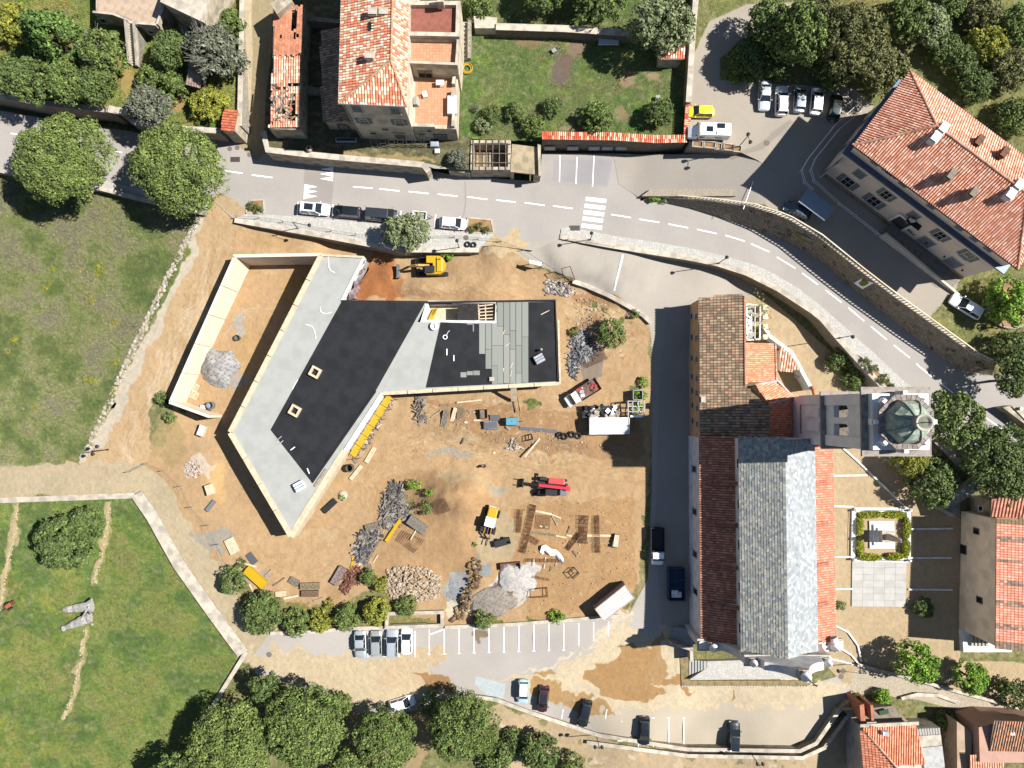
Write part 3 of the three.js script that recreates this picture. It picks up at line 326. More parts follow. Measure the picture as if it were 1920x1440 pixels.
{
const c=document.createElement('canvas');c.width=256;c.height=160;const x=c.getContext('2d');x.strokeStyle=x.fillStyle='#241c16';x.lineWidth=13;x.lineCap='round';x.beginPath();x.moveTo(22,30);x.lineTo(48,110);x.lineTo(72,34);x.stroke();x.beginPath();x.ellipse(138,84,58,46,-.3,.5,5.4);x.stroke();x.beginPath();x.ellipse(130,92,26,22,0,0,7);x.fill();x.beginPath();x.moveTo(150,80);x.lineTo(196,130);x.lineTo(232,60);x.moveTo(176,112);x.lineTo(226,112);x.stroke();
const t=new THREE.CanvasTexture(c);t.colorSpace=THREE.SRGBColorSpace;const m=new THREE.MeshStandardMaterial({map:t,transparent:true,alphaTest:.5,roughness:.8,side:THREE.DoubleSide});const g=new THREE.PlaneGeometry(2.1,1.3);const o=part(b,'wall_emblem',g,m);place(o,W(1708,434));const nn=V(-u.z,0,u.x);o.position.addScaledVector(nn.z>0?nn:nn.negate(),.03);}
{const f=wallAt(a0,a1,1660,425),s=f.u,e=u.clone(),o=n.clone().negate(),L=a0.distanceTo(a1)- .2,at=(t,d,y)=>V(a0.x+e.x*t+o.x*d,y,a0.z+e.z*t+o.z*d),r=thing('access_ramp','grey access ramp with pale parapet along the foot of the ochre building','ramp');
const A1=at(s,.1,0),B1=at(L,.1,0),C1=at(L,2.2,0),D1=at(s,2.2,0),yy=(i)=>[8,7.06,7.06,8][i];part(r,'ramp_floor',prism([A1,B1,C1,D1],6.8,yy),surf(0xa39a8c,0x8a8176,3));const E1=at(s - .2,2.2,0),F1=at(L+1.5,2.2,0),G1=at(L+1.5,2.5,0),H1=at(s - .2,2.5,0);part(r,'parapet',prism([E1,F1,G1,H1],6.8,(i)=>[8.9,7.5,7.5,8.9][i]),MT.cream);
for(const t of[.15,.4,.65,.9])part(r,'wall_lamp',cyl(.1,.14,.25,...at(lerp(s,L,t),.25,9.2).toArray(),8),MT.black);}
const sh=thing('smoking_shelter','translucent bluish flat roofed shelter on thin posts beside white rails','shelter');const c4=px2([[1513,352],[1550,378],[1570,398],[1548,413],[1498,378]],9.4),c5=px2([[1515,352],[1567,391],[1546,414],[1497,378]],9.4);
part(sh,'roof_panel',prism(c5,9.36,9.42),mat(0xaab6c2,{roughness:.15}));for(const p of c5)part(sh,'post',bar(V(p.x,6.9,p.z).lerp(V((c5[0].x+c5[2].x)/ 2,6.9,(c5[0].z+c5[2].z)/ 2),.04),V(p.x,9.36,p.z).lerp(V((c5[0].x+c5[2].x)/ 2,9.36,(c5[0].z+c5[2].z)/ 2),.04),.04),MT.steel);
const rail=(pts,nm,lab)=>{const t=thing('guard_rail',lab,'railing',nm),w=pts.map(([x,y])=>G(x,y,'up'));for(let i=0;i<w.length - 1;i++)for(const h of[.5,1])part(t,'rail',bar(w[i].clone().add(V(0,h,0)),w[i+1].clone().add(V(0,h,0)),.03),MT.whitepaint);for(const p of w)part(t,'post',bar(p,p.clone().add(V(0,1,0)),.03),MT.whitepaint);};
rail([[1608,195],[1560,240],[1512,300],[1499,322],[1505,345],[1520,358]],undefined,'white tubular rail curving round the corner of the ochre building');rail([[1610,212],[1570,245],[1525,300],[1516,322],[1522,342],[1570,385],[1640,440],[1720,500],[1768,537]],undefined,'long white tubular rail running along the foot of the ochre building');
}
{
const b=thing('tall_house','tall rendered house with variegated red and cream tiled hipped roof','house'),y0=5.8,ye=19;
const sw=P(641,188,ye),se=P(756,193,ye),dv=P(646,0,ye).sub(P(641,188,ye)).normalize(),L=26;const nw=sw.clone().addScaledVector(dv,L),ne=se.clone().addScaledVector(dv,L);const plan=[sw,nw,ne,se];
const wm=surf(0xe6dac2,0xc4b69c,6,{bump:.01,k:1.45});part(b,'wall',prism(plan,y0,ye - .1),wm);
part(b,'gutter',M(ring(offset(plan,.5),.12,ye - .15,ye+.04)),mat(0xdfe3e8,{metalness:.4,roughness:.4}));
const c=offset(plan,.4),q=c.map(p=>V(p.x,ye,p.z)),A1=P(733,114,21.6),B1=A1.clone().addScaledVector(dv,L - 9);const S0=q[0],N0=q[1],N1=q[2],S1=q[3];
roof(b,[[S0,N0,B1,A1],[S1,S0,A1],[N1,S1,A1,B1],[N0,N1,B1]],[[A1,B1],[S0,A1],[S1,A1],[N0,B1],[N1,B1]],{pal:PAL.mixed,w:.36,l:.5,amp:.1,ridgePal:[0xf0bd92,0xe6a077]});
const ry=Math.atan2(-dv.z,dv.x);for(const[x,y]of[[700,24],[720,24],[694,106]])chimney(b,P(x,y,21).setY(19.9),.8,1.1,1.3,ry,MT.conc2);
{const g=new THREE.Group();g.name='skylight';b.add(g);g.position.copy(P(699,50,20.6));g.rotation.y=ry;part(g,'frame',bx(1.2,.2,1.1),MT.iron);part(g,'pane',bx(.95,.03,.85,0,.1,0),MT.glass);}
const W=(x,y)=>{const k=wallAt(sw,se,x,y);return wallFrame(sw,se,k.u,k.y);};
for(const[x,y]of[[669,203],[741,207]])win(b,W(x,y),1.3,1.6,{closed:1});for(const[x,y]of[[682,226],[749,229]])win(b,W(x,y),1.1,1.6,{open:1});for(const[x,y]of[[700,249],[722,242],[656,191],[735,195]])win(b,W(x,y),.9,.7,{plain:1,sill:false,frame:wm});
{const f=W(750,255),g=new THREE.Group();g.name='door';b.add(g);place(g,f);g.position.y=6.1;part(g,'leaf',bx(1.4,2.4,.1,0,1.2,.05),MT.woodgrey);part(g,'lintel',bx(1.9,.3,.16,0,2.6,.08),MT.conc2);}
part(b,'downpipe',bar(V(sw.x - .1,6,sw.z+.15),V(sw.x - .1,ye,sw.z+.15),.07),MT.tin);
const t=thing('terrace_wing','stepped terrace wing with orange tiled floors against the tall house','terrace'),fl=(pts,h)=>px2(pts,h);
const t1=[[766,140],[858,140],[855,240],[770,238]],t2=[[774,70],[862,72],[858,124],[772,120]],t3=[[776,8],[864,8],[862,74],[774,72]];
const p1=fl(t1,10.6),p2=fl(t2,14),p3=fl(t3,14.2);
p1[0].x=p1[3].x=se.x+.02;p2[0].x=p2[3].x=se.x - .3;p3[0].x=p3[3].x=se.x - .5;
const tw=surf(0xe2d3b6,0xc0ae92,5,{bump:.01,k:1.4});part(t,'wall',M([prism(p1,y0,10.2)]),tw);part(t,'upper_wall',prism(p2,y0,13.4),tw);part(t,'rear_wall',prism(p3,y0,14.2),tw);
const tile=surf(0xf0b58c,0xe6a67c,1.2,{f:12}),flo=(pl,y,nm,s=.34)=>{const inn=offset(pl,-.35),xs=inn.map(p=>p.x),zs=inn.map(p=>p.z),x0=Math.min(...xs),x1=Math.max(...xs),z0=Math.min(...zs),z1=Math.max(...zs),l=[];const r=RNG(9);for(let x=x0;x<x1;x+=s)for(let z=z0;z<z1;z+=s)if(inside([x+s / 2,z+s / 2],inn.map(p=>[p.x,p.z])))l.push(tint(bx(s - .02,.03,s - .02,x+s / 2,y,z+s / 2),A([0xf2b890,0xeaa97e,0xf0b287][Math.floor(r()*3)])));part(t,nm,M(l),MV,undefined,'stuff');};
flo(p1,10.21,'floor_tiles',.45);flo(p2,13.41,'floor_tiles',.45);part(t,'red_roof',prism(offset(p3,-.6),14.1,14.26),surf(0xb8705c,0xa8614e,3));
part(t,'parapet',M([...ring(p2,.35,13.3,14.3)]),MT.conc2);part(t,'rear_parapet',M(ring(p3,.55,14.1,15)),MT.conc2);
const pb=(a,c2,h)=>{const A2=P(...a,11),B2=P(...c2,11),d=B2.clone().sub(A2).normalize(),nn=V(-d.z,0,d.x).multiplyScalar(.22);return prism([A2.clone().add(nn),B2.clone().add(nn),B2.clone().sub(nn),A2.clone().sub(nn)],10.1,h);};
part(t,'low_parapet',M([pb([772,234],[815,235],11),pb([852,143],[850,158],11.2),pb([850,168],[848,182],11.1),pb([851,208],[849,236],11)]),MT.conc2);
part(t,'chimney',M([bx(.8,1.8,.9,P(827,5,15.5).x,15.6,P(827,5,15.5).z)]),MT.conc2);
{const a=p2[3],c2=p2[2];for(const[x,y,w,h]of[[790,135,.9,1.9],[803,136,.9,1.9]]){const k=wallAt(a,c2,x,y);win(t,wallFrame(a,c2,k.u,11.3),w,h,{plain:1,sill:false,frame:WM.shut});}const aa=p1[3],cc=p1[2];for(const[x,y]of[[791,251],[806,245]]){const k=wallAt(aa,cc,x,y);win(t,wallFrame(aa,cc,k.u,k.y),.9,.7,{plain:1,sill:false});}const k=wallAt(aa,cc,826,256);const g=new THREE.Group();g.name='garage_door';t.add(g);place(g,wallFrame(aa,cc,k.u,6));part(g,'leaf',bx(2,2.3,.1,0,1.15,.05),MT.woodgrey);}
const tb=thing('patio_table','small white table with shaded bench on the tiled terrace','table');tb.position.copy(P(825,155,10.9)).setY(10.22);part(tb,'top',bx(1.1,.05,.7,0,.74,0),MT.whitepaint);for(const[x,z]of[[-.5,-.3],[.5,-.3],[-.5,.3],[.5,.3]])part(tb,'leg',bx(.05,.72,.05,x,.36,z),MT.whitepaint);
const ch=thing('patio_chair','white plastic chair standing alone on the tiled terrace','chair');ch.position.copy(P(797,178,10.6)).setY(10.22);ch.rotation.y=.3;part(ch,'seat',bx(.6,.05,.6,0,.42,0),MT.whitepaint);part(ch,'backrest',bx(.6,.5,.06,0,.68,-.28),MT.whitepaint);for(const[x,z]of[[-.26,-.26],[.26,-.26],[-.26,.26],[.26,.26]])part(ch,'leg',bx(.05,.4,.05,x,.2,z),MT.whitepaint);for(const s of[-1,1])part(ch,'armrest',bx(.06,.05,.55,s*.29,.62,0),MT.whitepaint);
const sofa=thing('covered_table','long table under a white cover at the terrace edge','table');sofa.position.copy(P(847,196,11)).setY(10.22);part(sofa,'cover',rb(1.3,.85,2.6,.12),MT.white);part(sofa,'table_frame',bx(1,.1,2.2,0,.02,0),MT.iron);
const pot=thing('planter_slab','grey stone slab leaning by the house wall on the terrace','slab');pot.position.copy(P(781,192,10.4)).setY(10.22);part(pot,'slab',bx(.5,.9,1.1,0,.45,0,0,.35),MT.concrete);
}
{
const b=thing('lean_to_annex','low annex with dark tiled roof in the shade of the tall house','outbuilding');const plan=px2([[605,60],[648,60],[680,228],[607,224]],9.6).map(p=>p);part(b,'wall',prism(plan,5.8,9.4),MT.plaster);
const q=offset(plan,.25);const F=[V(q[3].x,9.5,q[3].z),V(q[0].x,9.5,q[0].z),V(q[1].x,10.6,q[1].z),V(q[2].x,10.6,q[2].z)];roof(b,[F],[],{pal:PAL.brown,w:.36,l:.5});
const a=plan[3],c=plan[2];{const k=wallAt(a,c,652,250),g=new THREE.Group();g.name='arched_door';b.add(g);place(g,wallFrame(a,c,k.u,6));const s=new THREE.Shape();s.moveTo(-.9,0);s.lineTo(.9,0);s.lineTo(.9,1.6);s.absarc(0,1.6,.9,0,Math.PI);const e=new THREE.ExtrudeGeometry(s,{depth:.08,bevelEnabled:false});part(g,'leaf',e,MT.woodgrey);}{const k=wallAt(a,c,644,238);win(b,wallFrame(a,c,k.u,k.y),.7,.5,{plain:1,sill:false});}
const yard2=thing('inner_yard_wall','low stone wall closing the dark yard beside the tall house','wall');part(yard2,'masonry',M([prism(px2([[572,30],[640,36],[640,44],[572,38]],8),5.8,8),prism(px2([[571,160],[606,166],[606,178],[571,176]],6.6),5.8,6.6)]),MT.rubble);
const r=thing('roofless_ruin','long narrow ruined outbuilding with collapsed patches in its orange tile roof','ruin');const e1=9.6,pl=px2([[514,18],[572,14],[565,106],[563,238],[506,240],[512,108]],e1);part(r,'wall',M(ring(pl,.5,5.8,e1 - .15)),MT.plaster);part(r,'gable_wall',M([prism(px2([[512,102],[566,104],[566,110],[512,108]],e1),5.8,9.3),prism(px2([[504,236],[564,238],[563,243],[504,241]],9.6),5.8,9.5)]),MT.plaster);
const U=[V(pl[0].x,9.7,pl[0].z),V(pl[5].x,9.7,pl[5].z),V(pl[2].x,10.3,pl[2].z),V(pl[1].x,10.3,pl[1].z)],Lw=[V(pl[5].x,9.7,pl[5].z),V(pl[4].x,9.7,pl[4].z),V(pl[3].x,9.9,pl[3].z),V(pl[2].x,9.9,pl[2].z)];
const holesU=(x,y)=>{const p=px2([[545,18],[558,18],[558,58],[544,58]],10).map(v=>[v.x,v.z]);return inside([x,y],p)||Math.abs(y - P(540,68,10).z)<.28&&(Math.abs(x - P(525,68,10).x)<.3||Math.abs(x - P(556,70,10).x)<.3);};
const holesL=(x,y)=>{for(const k of[[[541,192],[553,192],[552,230],[540,230]],[[517,162],[527,162],[527,172],[517,172]],[[543,160],[554,160],[554,165],[543,165]],[[544,178],[552,178],[552,184],[544,184]],[[514,222],[520,222],[520,228],[514,228]]])if(inside([x,y],px2(k,9.9).map(v=>[v.x,v.z])))return true;return fbm(x*1.1+5,y*1.1,3)>.64&&y>P(530,155,9.9).z;};
const gapBy=(poly,fn)=>{const O=poly[0];return fn;};
const laid=(poly,fn,o)=>{const g=cover(poly,o),p=g.attributes.position,c=g.attributes.color,P2=[],C2=[];const per=o.slate?12:24;for(let i=0;i<p.count;i+=per){let sx=0,sz=0;for(let k=0;k<per;k++){sx+=p.getX(i+k);sz+=p.getZ(i+k);}if(fn(sx / per,sz / per))continue;for(let k=0;k<per;k++){P2.push(p.getX(i+k),p.getY(i+k),p.getZ(i+k));C2.push(c.getX(i+k),c.getY(i+k),c.getZ(i+k));}}return geo(P2,C2);};
const rf=part(r,'roof',M([...[0,.2,.4,.6,.8,1].map(t=>beam(U[0].clone().lerp(U[3],t).add(V(0,-.12,0)),U[1].clone().lerp(U[2],t).add(V(0,-.12,0)),.1,.12)),...[0,.18,.36,.5,.68,.86,1].map(t=>beam(Lw[0].clone().lerp(Lw[1],t).add(V(0,-.12,0)),Lw[3].clone().lerp(Lw[2],t).add(V(0,-.12,0)),.12,.12))]),MT.woodgrey);
part(rf,'roof_tiles',laid(U,holesU,{pal:[0xe89a74,0xdc8c68,0xd28a6c,0xc48a70],w:.5,l:.42,slate:1}),MV,undefined,'stuff');part(rf,'roof_tiles',laid(Lw,holesL,{pal:[0xeaa888,0xdc9070,0xf0c4aa,0xbca494,0xcc7e62],w:.36,l:.5,amp:.1,down:V(0,0,1)}),MV,undefined,'stuff');
part(r,'floor',prism(offset(pl,-.4),5.8,6.05),MT.dark);const rr=RNG(3);const deb=[];for(let i=0;i<70;i++){const p=P(512+rr()*40,160+rr()*70,9.8);deb.push(tint(bx(.5+rr()*.5,.06,.2,p.x,9.85+rr()*.12,p.z,rr()*3,rr()*.3),A([0x9a8f84,0xc9b49c,0xd98a60,0x6f665c][i%4])));}part(r,'broken_tiles',M(deb),MV,undefined,'stuff');
part(r,'chimney',M([prism(px2([[508,8],[540,-14],[548,4],[520,28]],11),8,11.2)]),MT.plaster);
}
{
const b=thing('stair_house','pale old house with a roof terrace and long outside stair to the garden','house'),y0=5.8;
const T=[[176,22],[214,26],[240,36],[258,43],[294,46],[303,20],[310,-60],[176,-60]],tp=px2(T,9.6);part(b,'wall',prism(tp,y0,9.1),MT.plaster);
part(b,'terrace_floor',prism(offset(tp,-.3),9,9.16),surf(0xeacdb0,0xd9b898,2));part(b,'parapet',M([...[[0,1],[1,2],[3,4],[4,5]].map(([i,j])=>{const A1=tp[i],B1=tp[j],d=B1.clone().sub(A1).setY(0).normalize(),n=V(-d.z,0,d.x).multiplyScalar(.3);return prism([A1,B1,B1.clone().add(n),A1.clone().add(n)],9,9.9);})]),MT.conc2);
const H2=px2([[304,6],[318,-60],[440,-60],[391,0],[381,42]],13),hb=[P(304,4,12),P(330,-70,12),P(420,-70,12),P(392,-5,12),P(382,41,12)];part(b,'tower_wall',prism(hb,y0,12),MT.plaster);part(b,'tower_roof',prism(offset(hb,.15),12,12.25),MT.conc2);
for(const[x,y]of[[352,10],[338,5]]){const k=wallAt(hb[0],hb[4],x,y);win(b,wallFrame(hb[0],hb[4],k.u,9.6),.9,1.3,{plain:1});}{const k=wallAt(tp[3],tp[4],280,56);win(b,wallFrame(tp[3],tp[4],k.u,7.3),.8,.8,{plain:1});const k2=wallAt(tp[0],tp[1],195,40);win(b,wallFrame(tp[0],tp[1],k2.u,7.3),.9,1.1,{plain:1});}
const L0=P(237,37,9.2),R0=P(257,43,9.2),L1=P(244,122,6.2),R1=P(262,127,6.2),N=17;const st=new THREE.Group();st.name='outside_stair';b.add(st);
for(let i=0;i<N;i++){const t=i / N,t2=(i+1)/ N,y=lerp(9.1,6.1,t),a=L0.clone().lerp(L1,t),c=R0.clone().lerp(R1,t),d=R0.clone().lerp(R1,t2),e=L0.clone().lerp(L1,t2);part(st,'step',prism([a,c,d,e],5.8,y),MT.conc2);}
for(const[p,q]of[[L0,L1],[R0,R1]]){const w=p.clone().lerp(p===L0?R0:L0,.2),w2=q.clone().lerp(q===L1?R1:L1,.2);part(st,'side_wall',prism([p,q,w2,w],5.8,(i)=>[10,6.9,6.9,10][i]),MT.conc2);}
const bt=thing('rowing_boat','weathered white overturned rowing boat beside the pale old house','boat');{const c=P(346,56,6.3);bt.position.set(c.x,6,c.z);bt.rotation.y=-.95;const o=[],n=12,m=8,f=(i,j)=>{const t=i / n*2 - 1,k=(1 - Math.abs(t)**2.6)*.62,a=j / m*Math.PI;return V(t*1.6,.48*Math.sin(a)*(1 - .35*t*t)+.02,Math.cos(a)*k);};for(let i=0;i<n;i++)for(let j=0;j<m;j++)o.push(...q4(f(i,j),f(i+1,j),f(i+1,j+1),f(i,j+1)));part(bt,'hull',geo(o),surf(0xe6e2dc,0xa59a90,1.5));part(bt,'keel',beam(V(-1.5,.42,0),V(1.5,.42,0),.06,.1),MT.woodgrey);}
const sd=thing('garden_shed','small shed with brown corrugated roof among garden trees','shed');const cs=px2([[357,106],[382,118],[374,165],[347,158]],8.6);part(sd,'wall',prism(offset(cs,-.25),5.8,8.4),MT.woodgrey);corrugated(sd,cs,8.55,0,MT.conc2,surf(0xc9b09a,0xa8907c,2),.42);
}
function corrugated(parent,c,y,fall,_m,m,pitch=.3,nm='corrugated_roof'){
const w=c[0].distanceTo(c[1]),n=Math.max(4,Math.round(w / pitch*4)),o=[],hgt=(i)=>.06*(i%4===1||i%4===2?1:0);for(let i=0;i<n;i++){const a=c[0].clone().lerp(c[1],i / n),b=c[0].clone().lerp(c[1],(i+1)/ n),d=c[3].clone().lerp(c[2],i / n),e=c[3].clone().lerp(c[2],(i+1)/ n);a.y=y+hgt(i);b.y=y+hgt(i+1);d.y=y - fall+hgt(i);e.y=y - fall+hgt(i+1);o.push(...q4(a,d,e,b));}return part(parent,nm,M([geo(o),slab(c.map((p,i)=>V(p.x,y -(i>1?fall:0)- .02,p.z)),.05)]),m);}
{
const k=thing('tiled_kiosk','small roadside kiosk with red tiled lean-to roof at the wall end','kiosk');const c=px2([[419,207],[447,207],[440,246],[413,244]],8.2);part(k,'wall',prism(offset(c,-.12),2.9,7.9),MT.plaster);roof(k,[[V(c[0].x,8.1,c[0].z),V(c[3].x,8.1,c[3].z),V(c[2].x,8.4,c[2].z),V(c[1].x,8.4,c[1].z)]],[],{pal:[0xcf6a44,0xb5634a,0xe0784c,0x9c5a44],w:.4,l:.5});
const s=thing('garden_hut','small hut with red and white tiled roof in the garden corner','hut');const d=px2([[1240,58],[1285,60],[1283,110],[1236,110]],9.2);part(s,'wall',prism(offset(d,-.2),5.8,8.9),MT.plaster);roof(s,[[V(d[3].x,9,d[3].z),V(d[2].x,9,d[2].z),V(d[1].x,9.9,d[1].z),V(d[0].x,9.9,d[0].z)]],[],{pal:[0xdc7058,0xf2dcc0,0xe88868,0xf5e8d6],w:.36,l:.5,amp:.1});
const p=thing('pergola_shed','roofless shed under an open grid of grey poles beside the road','shed');const e=px2([[883,262],[958,262],[958,318],[882,318]],6.4);part(p,'wall',M(ring(e,.45,2.9,6.3)),MT.plaster);for(let i=0;i<6;i++){const a=e[0].clone().lerp(e[1],(i+.4)/ 6.2),b=e[3].clone().lerp(e[2],(i+.4)/ 6.2);a.y=b.y=6.4;part(p,'pole',bar(a,b,.07),MT.woodgrey);}for(let i=0;i<3;i++){const a=e[0].clone().lerp(e[3],(i+.5)/ 3.2),b=e[1].clone().lerp(e[2],(i+.5)/ 3.2);a.y=b.y=6.52;part(p,'pole',bar(a,b,.06),MT.woodgrey);}part(p,'floor',prism(offset(e,-.4),2.9,3.3),MT.soil);for(let i=0;i<5;i++){const a=P(893+i*12,285,3.5),b=P(893+i*12,312,3.5);part(p,'plank',bx(.6,.06,2.2,a.x,3.34,(a.z+b.z)/ 2),MT.plank);}
const g=thing('flat_garage','garage with flat stained beige concrete roof beside the pole covered shed','garage');const f=px2([[960,270],[1010,276],[1012,328],[957,322]],6.4);part(g,'wall',M([prism([f[0],f[1],f[1].clone().lerp(f[2],.75),f[0].clone().lerp(f[3],.75)],2.9,6.1),prism([f[3],f[3].clone().lerp(f[2],.12),f[1].clone().lerp(f[2],.75).lerp(f[0].clone().lerp(f[3],.75),.88),f[0].clone().lerp(f[3],.75)],2.9,6.1),prism([f[2],f[2].clone().lerp(f[3],.2),f[1].clone().lerp(f[2],.75).lerp(f[0].clone().lerp(f[3],.75),.2),f[1].clone().lerp(f[2],.75)],2.9,6.1)]),MT.plaster);part(g,'roof',prism(f,6.1,6.4),surf(0xdcc7a0,0xb89f78,4));part(g,'parapet',prism(px2([[1008,270],[1014,272],[1014,330],[1010,330]],7),6.1,7),MT.plaster);
}
{
const b=thing('church','large church with grey slate nave roof, tiled aisles and baroque screen facade','church'),zn=P(1420,822,11).z,zs=P(1473,1237,15).z,X={aw:27,tw:31.6,nw:31.2,rid:36.45,ne:41.7,te:41.3,ae:46.3};
const R=(x0,x1,z0,z1)=>[V(x0,0,z0),V(x0,0,z1),V(x1,0,z1),V(x1,0,z0)];
part(b,'nave_wall',prism(R(X.nw+.3,X.ne - .3,zn,zs),-1,11.85),MT.white);part(b,'aisle_wall',prism(R(X.aw+.25,X.tw+.1,zn,zs),-1,7.1),surf(0xf3f2f4,0xdedcdc,5,{k:1.7}));part(b,'aisle_wall',prism(R(X.te - .1,X.ae - .25,zn,zs),-1,7.1),MT.white);
part(b,'nave_gable',M([zn+.02,zs - .4].map(z=>{const s=new THREE.Shape([new THREE.Vector2(X.nw+.2,11.8),new THREE.Vector2(X.ne - .2,11.8),new THREE.Vector2(X.rid,14.8)]);const g=new THREE.ExtrudeGeometry(s,{depth:.3,bevelEnabled:false});g.translate(0,0,z);return g;})),MT.white);
const q=(x,y,z)=>V(x,y,z);
roof(b,[[q(X.nw,11.9,zn),q(X.nw,11.9,zs),q(X.rid,15,zs),q(X.rid,15,zn)],[q(X.ne,11.9,zs),q(X.ne,11.9,zn),q(X.rid,15,zn),q(X.rid,15,zs)]],[],{pal:PAL.slate,slate:1,w:.42,l:.36,label:'grey slate nave roof',per:[{},{pal:[0xb4b8ba,0xa6acae,0xc0c2c0,0x9ca2a4]}]});
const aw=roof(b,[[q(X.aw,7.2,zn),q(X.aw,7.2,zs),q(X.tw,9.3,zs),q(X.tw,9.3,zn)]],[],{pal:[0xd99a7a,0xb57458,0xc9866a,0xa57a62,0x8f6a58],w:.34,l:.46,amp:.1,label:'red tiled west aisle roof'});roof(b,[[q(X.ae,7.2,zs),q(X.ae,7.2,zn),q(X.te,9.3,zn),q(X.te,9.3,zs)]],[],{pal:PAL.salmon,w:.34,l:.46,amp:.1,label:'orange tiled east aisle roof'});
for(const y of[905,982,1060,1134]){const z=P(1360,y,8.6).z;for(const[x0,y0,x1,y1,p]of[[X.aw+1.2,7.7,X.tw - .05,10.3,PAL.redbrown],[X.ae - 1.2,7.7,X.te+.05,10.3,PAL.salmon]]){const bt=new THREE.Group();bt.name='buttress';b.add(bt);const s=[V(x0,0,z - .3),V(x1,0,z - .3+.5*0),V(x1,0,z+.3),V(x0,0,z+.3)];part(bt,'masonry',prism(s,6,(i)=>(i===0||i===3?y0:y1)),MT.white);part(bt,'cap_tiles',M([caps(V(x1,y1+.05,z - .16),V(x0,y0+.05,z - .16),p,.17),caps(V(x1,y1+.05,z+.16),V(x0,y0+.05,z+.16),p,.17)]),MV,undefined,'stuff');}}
for(const y of[868,944,1020,1098,1175]){const z=P(1380,y,10).z,s=new THREE.Shape();s.absarc(0,0,.6,0,Math.PI);const g=new THREE.ExtrudeGeometry(s,{depth:.1,bevelEnabled:false});for(const[x,d]of[[X.nw+.3,-1],[X.ne - .3,1]]){const w=new THREE.Group();w.name='lunette_window';b.add(w);w.position.set(x,10.6,z);w.rotation.y=d*Math.PI / 2;part(w,'pane',g.clone(),MT.glass);const t=new THREE.TorusGeometry(.62,.07,6,14,Math.PI);part(w,'frame',t,MT.conc2);}}
for(const y of[880,960,1040,1110])for(const[a,c,s]of[[X.aw+.25,1,-1]])win(b,{pos:V(a,3.6,P(1300,y,4).z),ry:-Math.PI / 2},.9,2.2,{plain:1});
const f=new THREE.Group();f.name='facade';b.add(f);const s=new THREE.Shape();s.moveTo(26.7,-1);s.lineTo(46.9,-1);s.lineTo(46.9,7.8);s.lineTo(44.6,8);s.bezierCurveTo(43,9,42.6,11.5,42.5,13.9);s.lineTo(41,14.2);s.lineTo(40.6,16);s.quadraticCurveTo(38.6,16.6,37.7,18.7);s.lineTo(35.9,18.7);s.quadraticCurveTo(35,16.6,33,16);s.lineTo(32.6,14.2);s.lineTo(31.1,13.9);s.bezierCurveTo(31,11.5,30.6,9,29,8);s.lineTo(26.7,7.8);
const fg=new THREE.ExtrudeGeometry(s,{depth:.9,bevelEnabled:true,bevelSize:.1,bevelThickness:.1,bevelSegments:1,curveSegments:8});fg.translate(0,0,zs);part(f,'screen_wall',fg,surf(0xece8e2,0xcfc9c2,4,{k:1.5}));
const zf=zs+.45;part(f,'entablature',M([bx(20.8,.35,1.7,36.8,7.4,zs+.5),bx(11.6,.35,1.5,36.8,13.7,zs+.5)]),MT.conc2);
for(const[x,y,k]of[[31.9,13.9,1],[41.7,13.9,1],[28.3,7.9,1.15],[45.3,7.9,1.15],[36.8,18.7,1.3]]){const p=new THREE.Group();p.name='finial';f.add(p);p.position.set(x,y,zf);part(p,'pedestal',bx(1*k,.7,1*k,0,.3,0),MT.conc2);part(p,'urn',lathe([[.05,.6],[.42*k,.8],[.55*k,1.1],[.5*k,1.45],[.2*k,1.75],[.12,2.1*k],[0,2.25*k]],8),MT.white);}
part(f,'cross',M([bx(.09,1.5,.09,36.8,22.2,zf),bx(.7,.09,.09,36.8,22.5,zf)]),MT.iron);{const t=new THREE.TorusGeometry(1.1,.5,8,16,Math.PI*1.1);t.rotateX(Math.PI / 2);for(const x of[44.4]){const g=t.clone();g.rotateY(.4);g.translate(x,8.5,zs - .4);part(f,'volute',prep(g),MT.white);}}
{const g=new THREE.Group();g.name='church_door';f.add(g);g.position.set(36.8,-.5,zs+1);part(g,'leaf',M([bx(1.2,4,.12,-.62,2.2,0),bx(1.2,4,.12,.62,2.2,0)]),MT.woodgrey);part(g,'surround',M([bx(.5,4.6,.4,-1.6,2.4,.1),bx(.5,4.6,.4,1.6,2.4,.1),bx(4.2,.5,.5,0,4.9,.12)]),MT.conc2);}
}
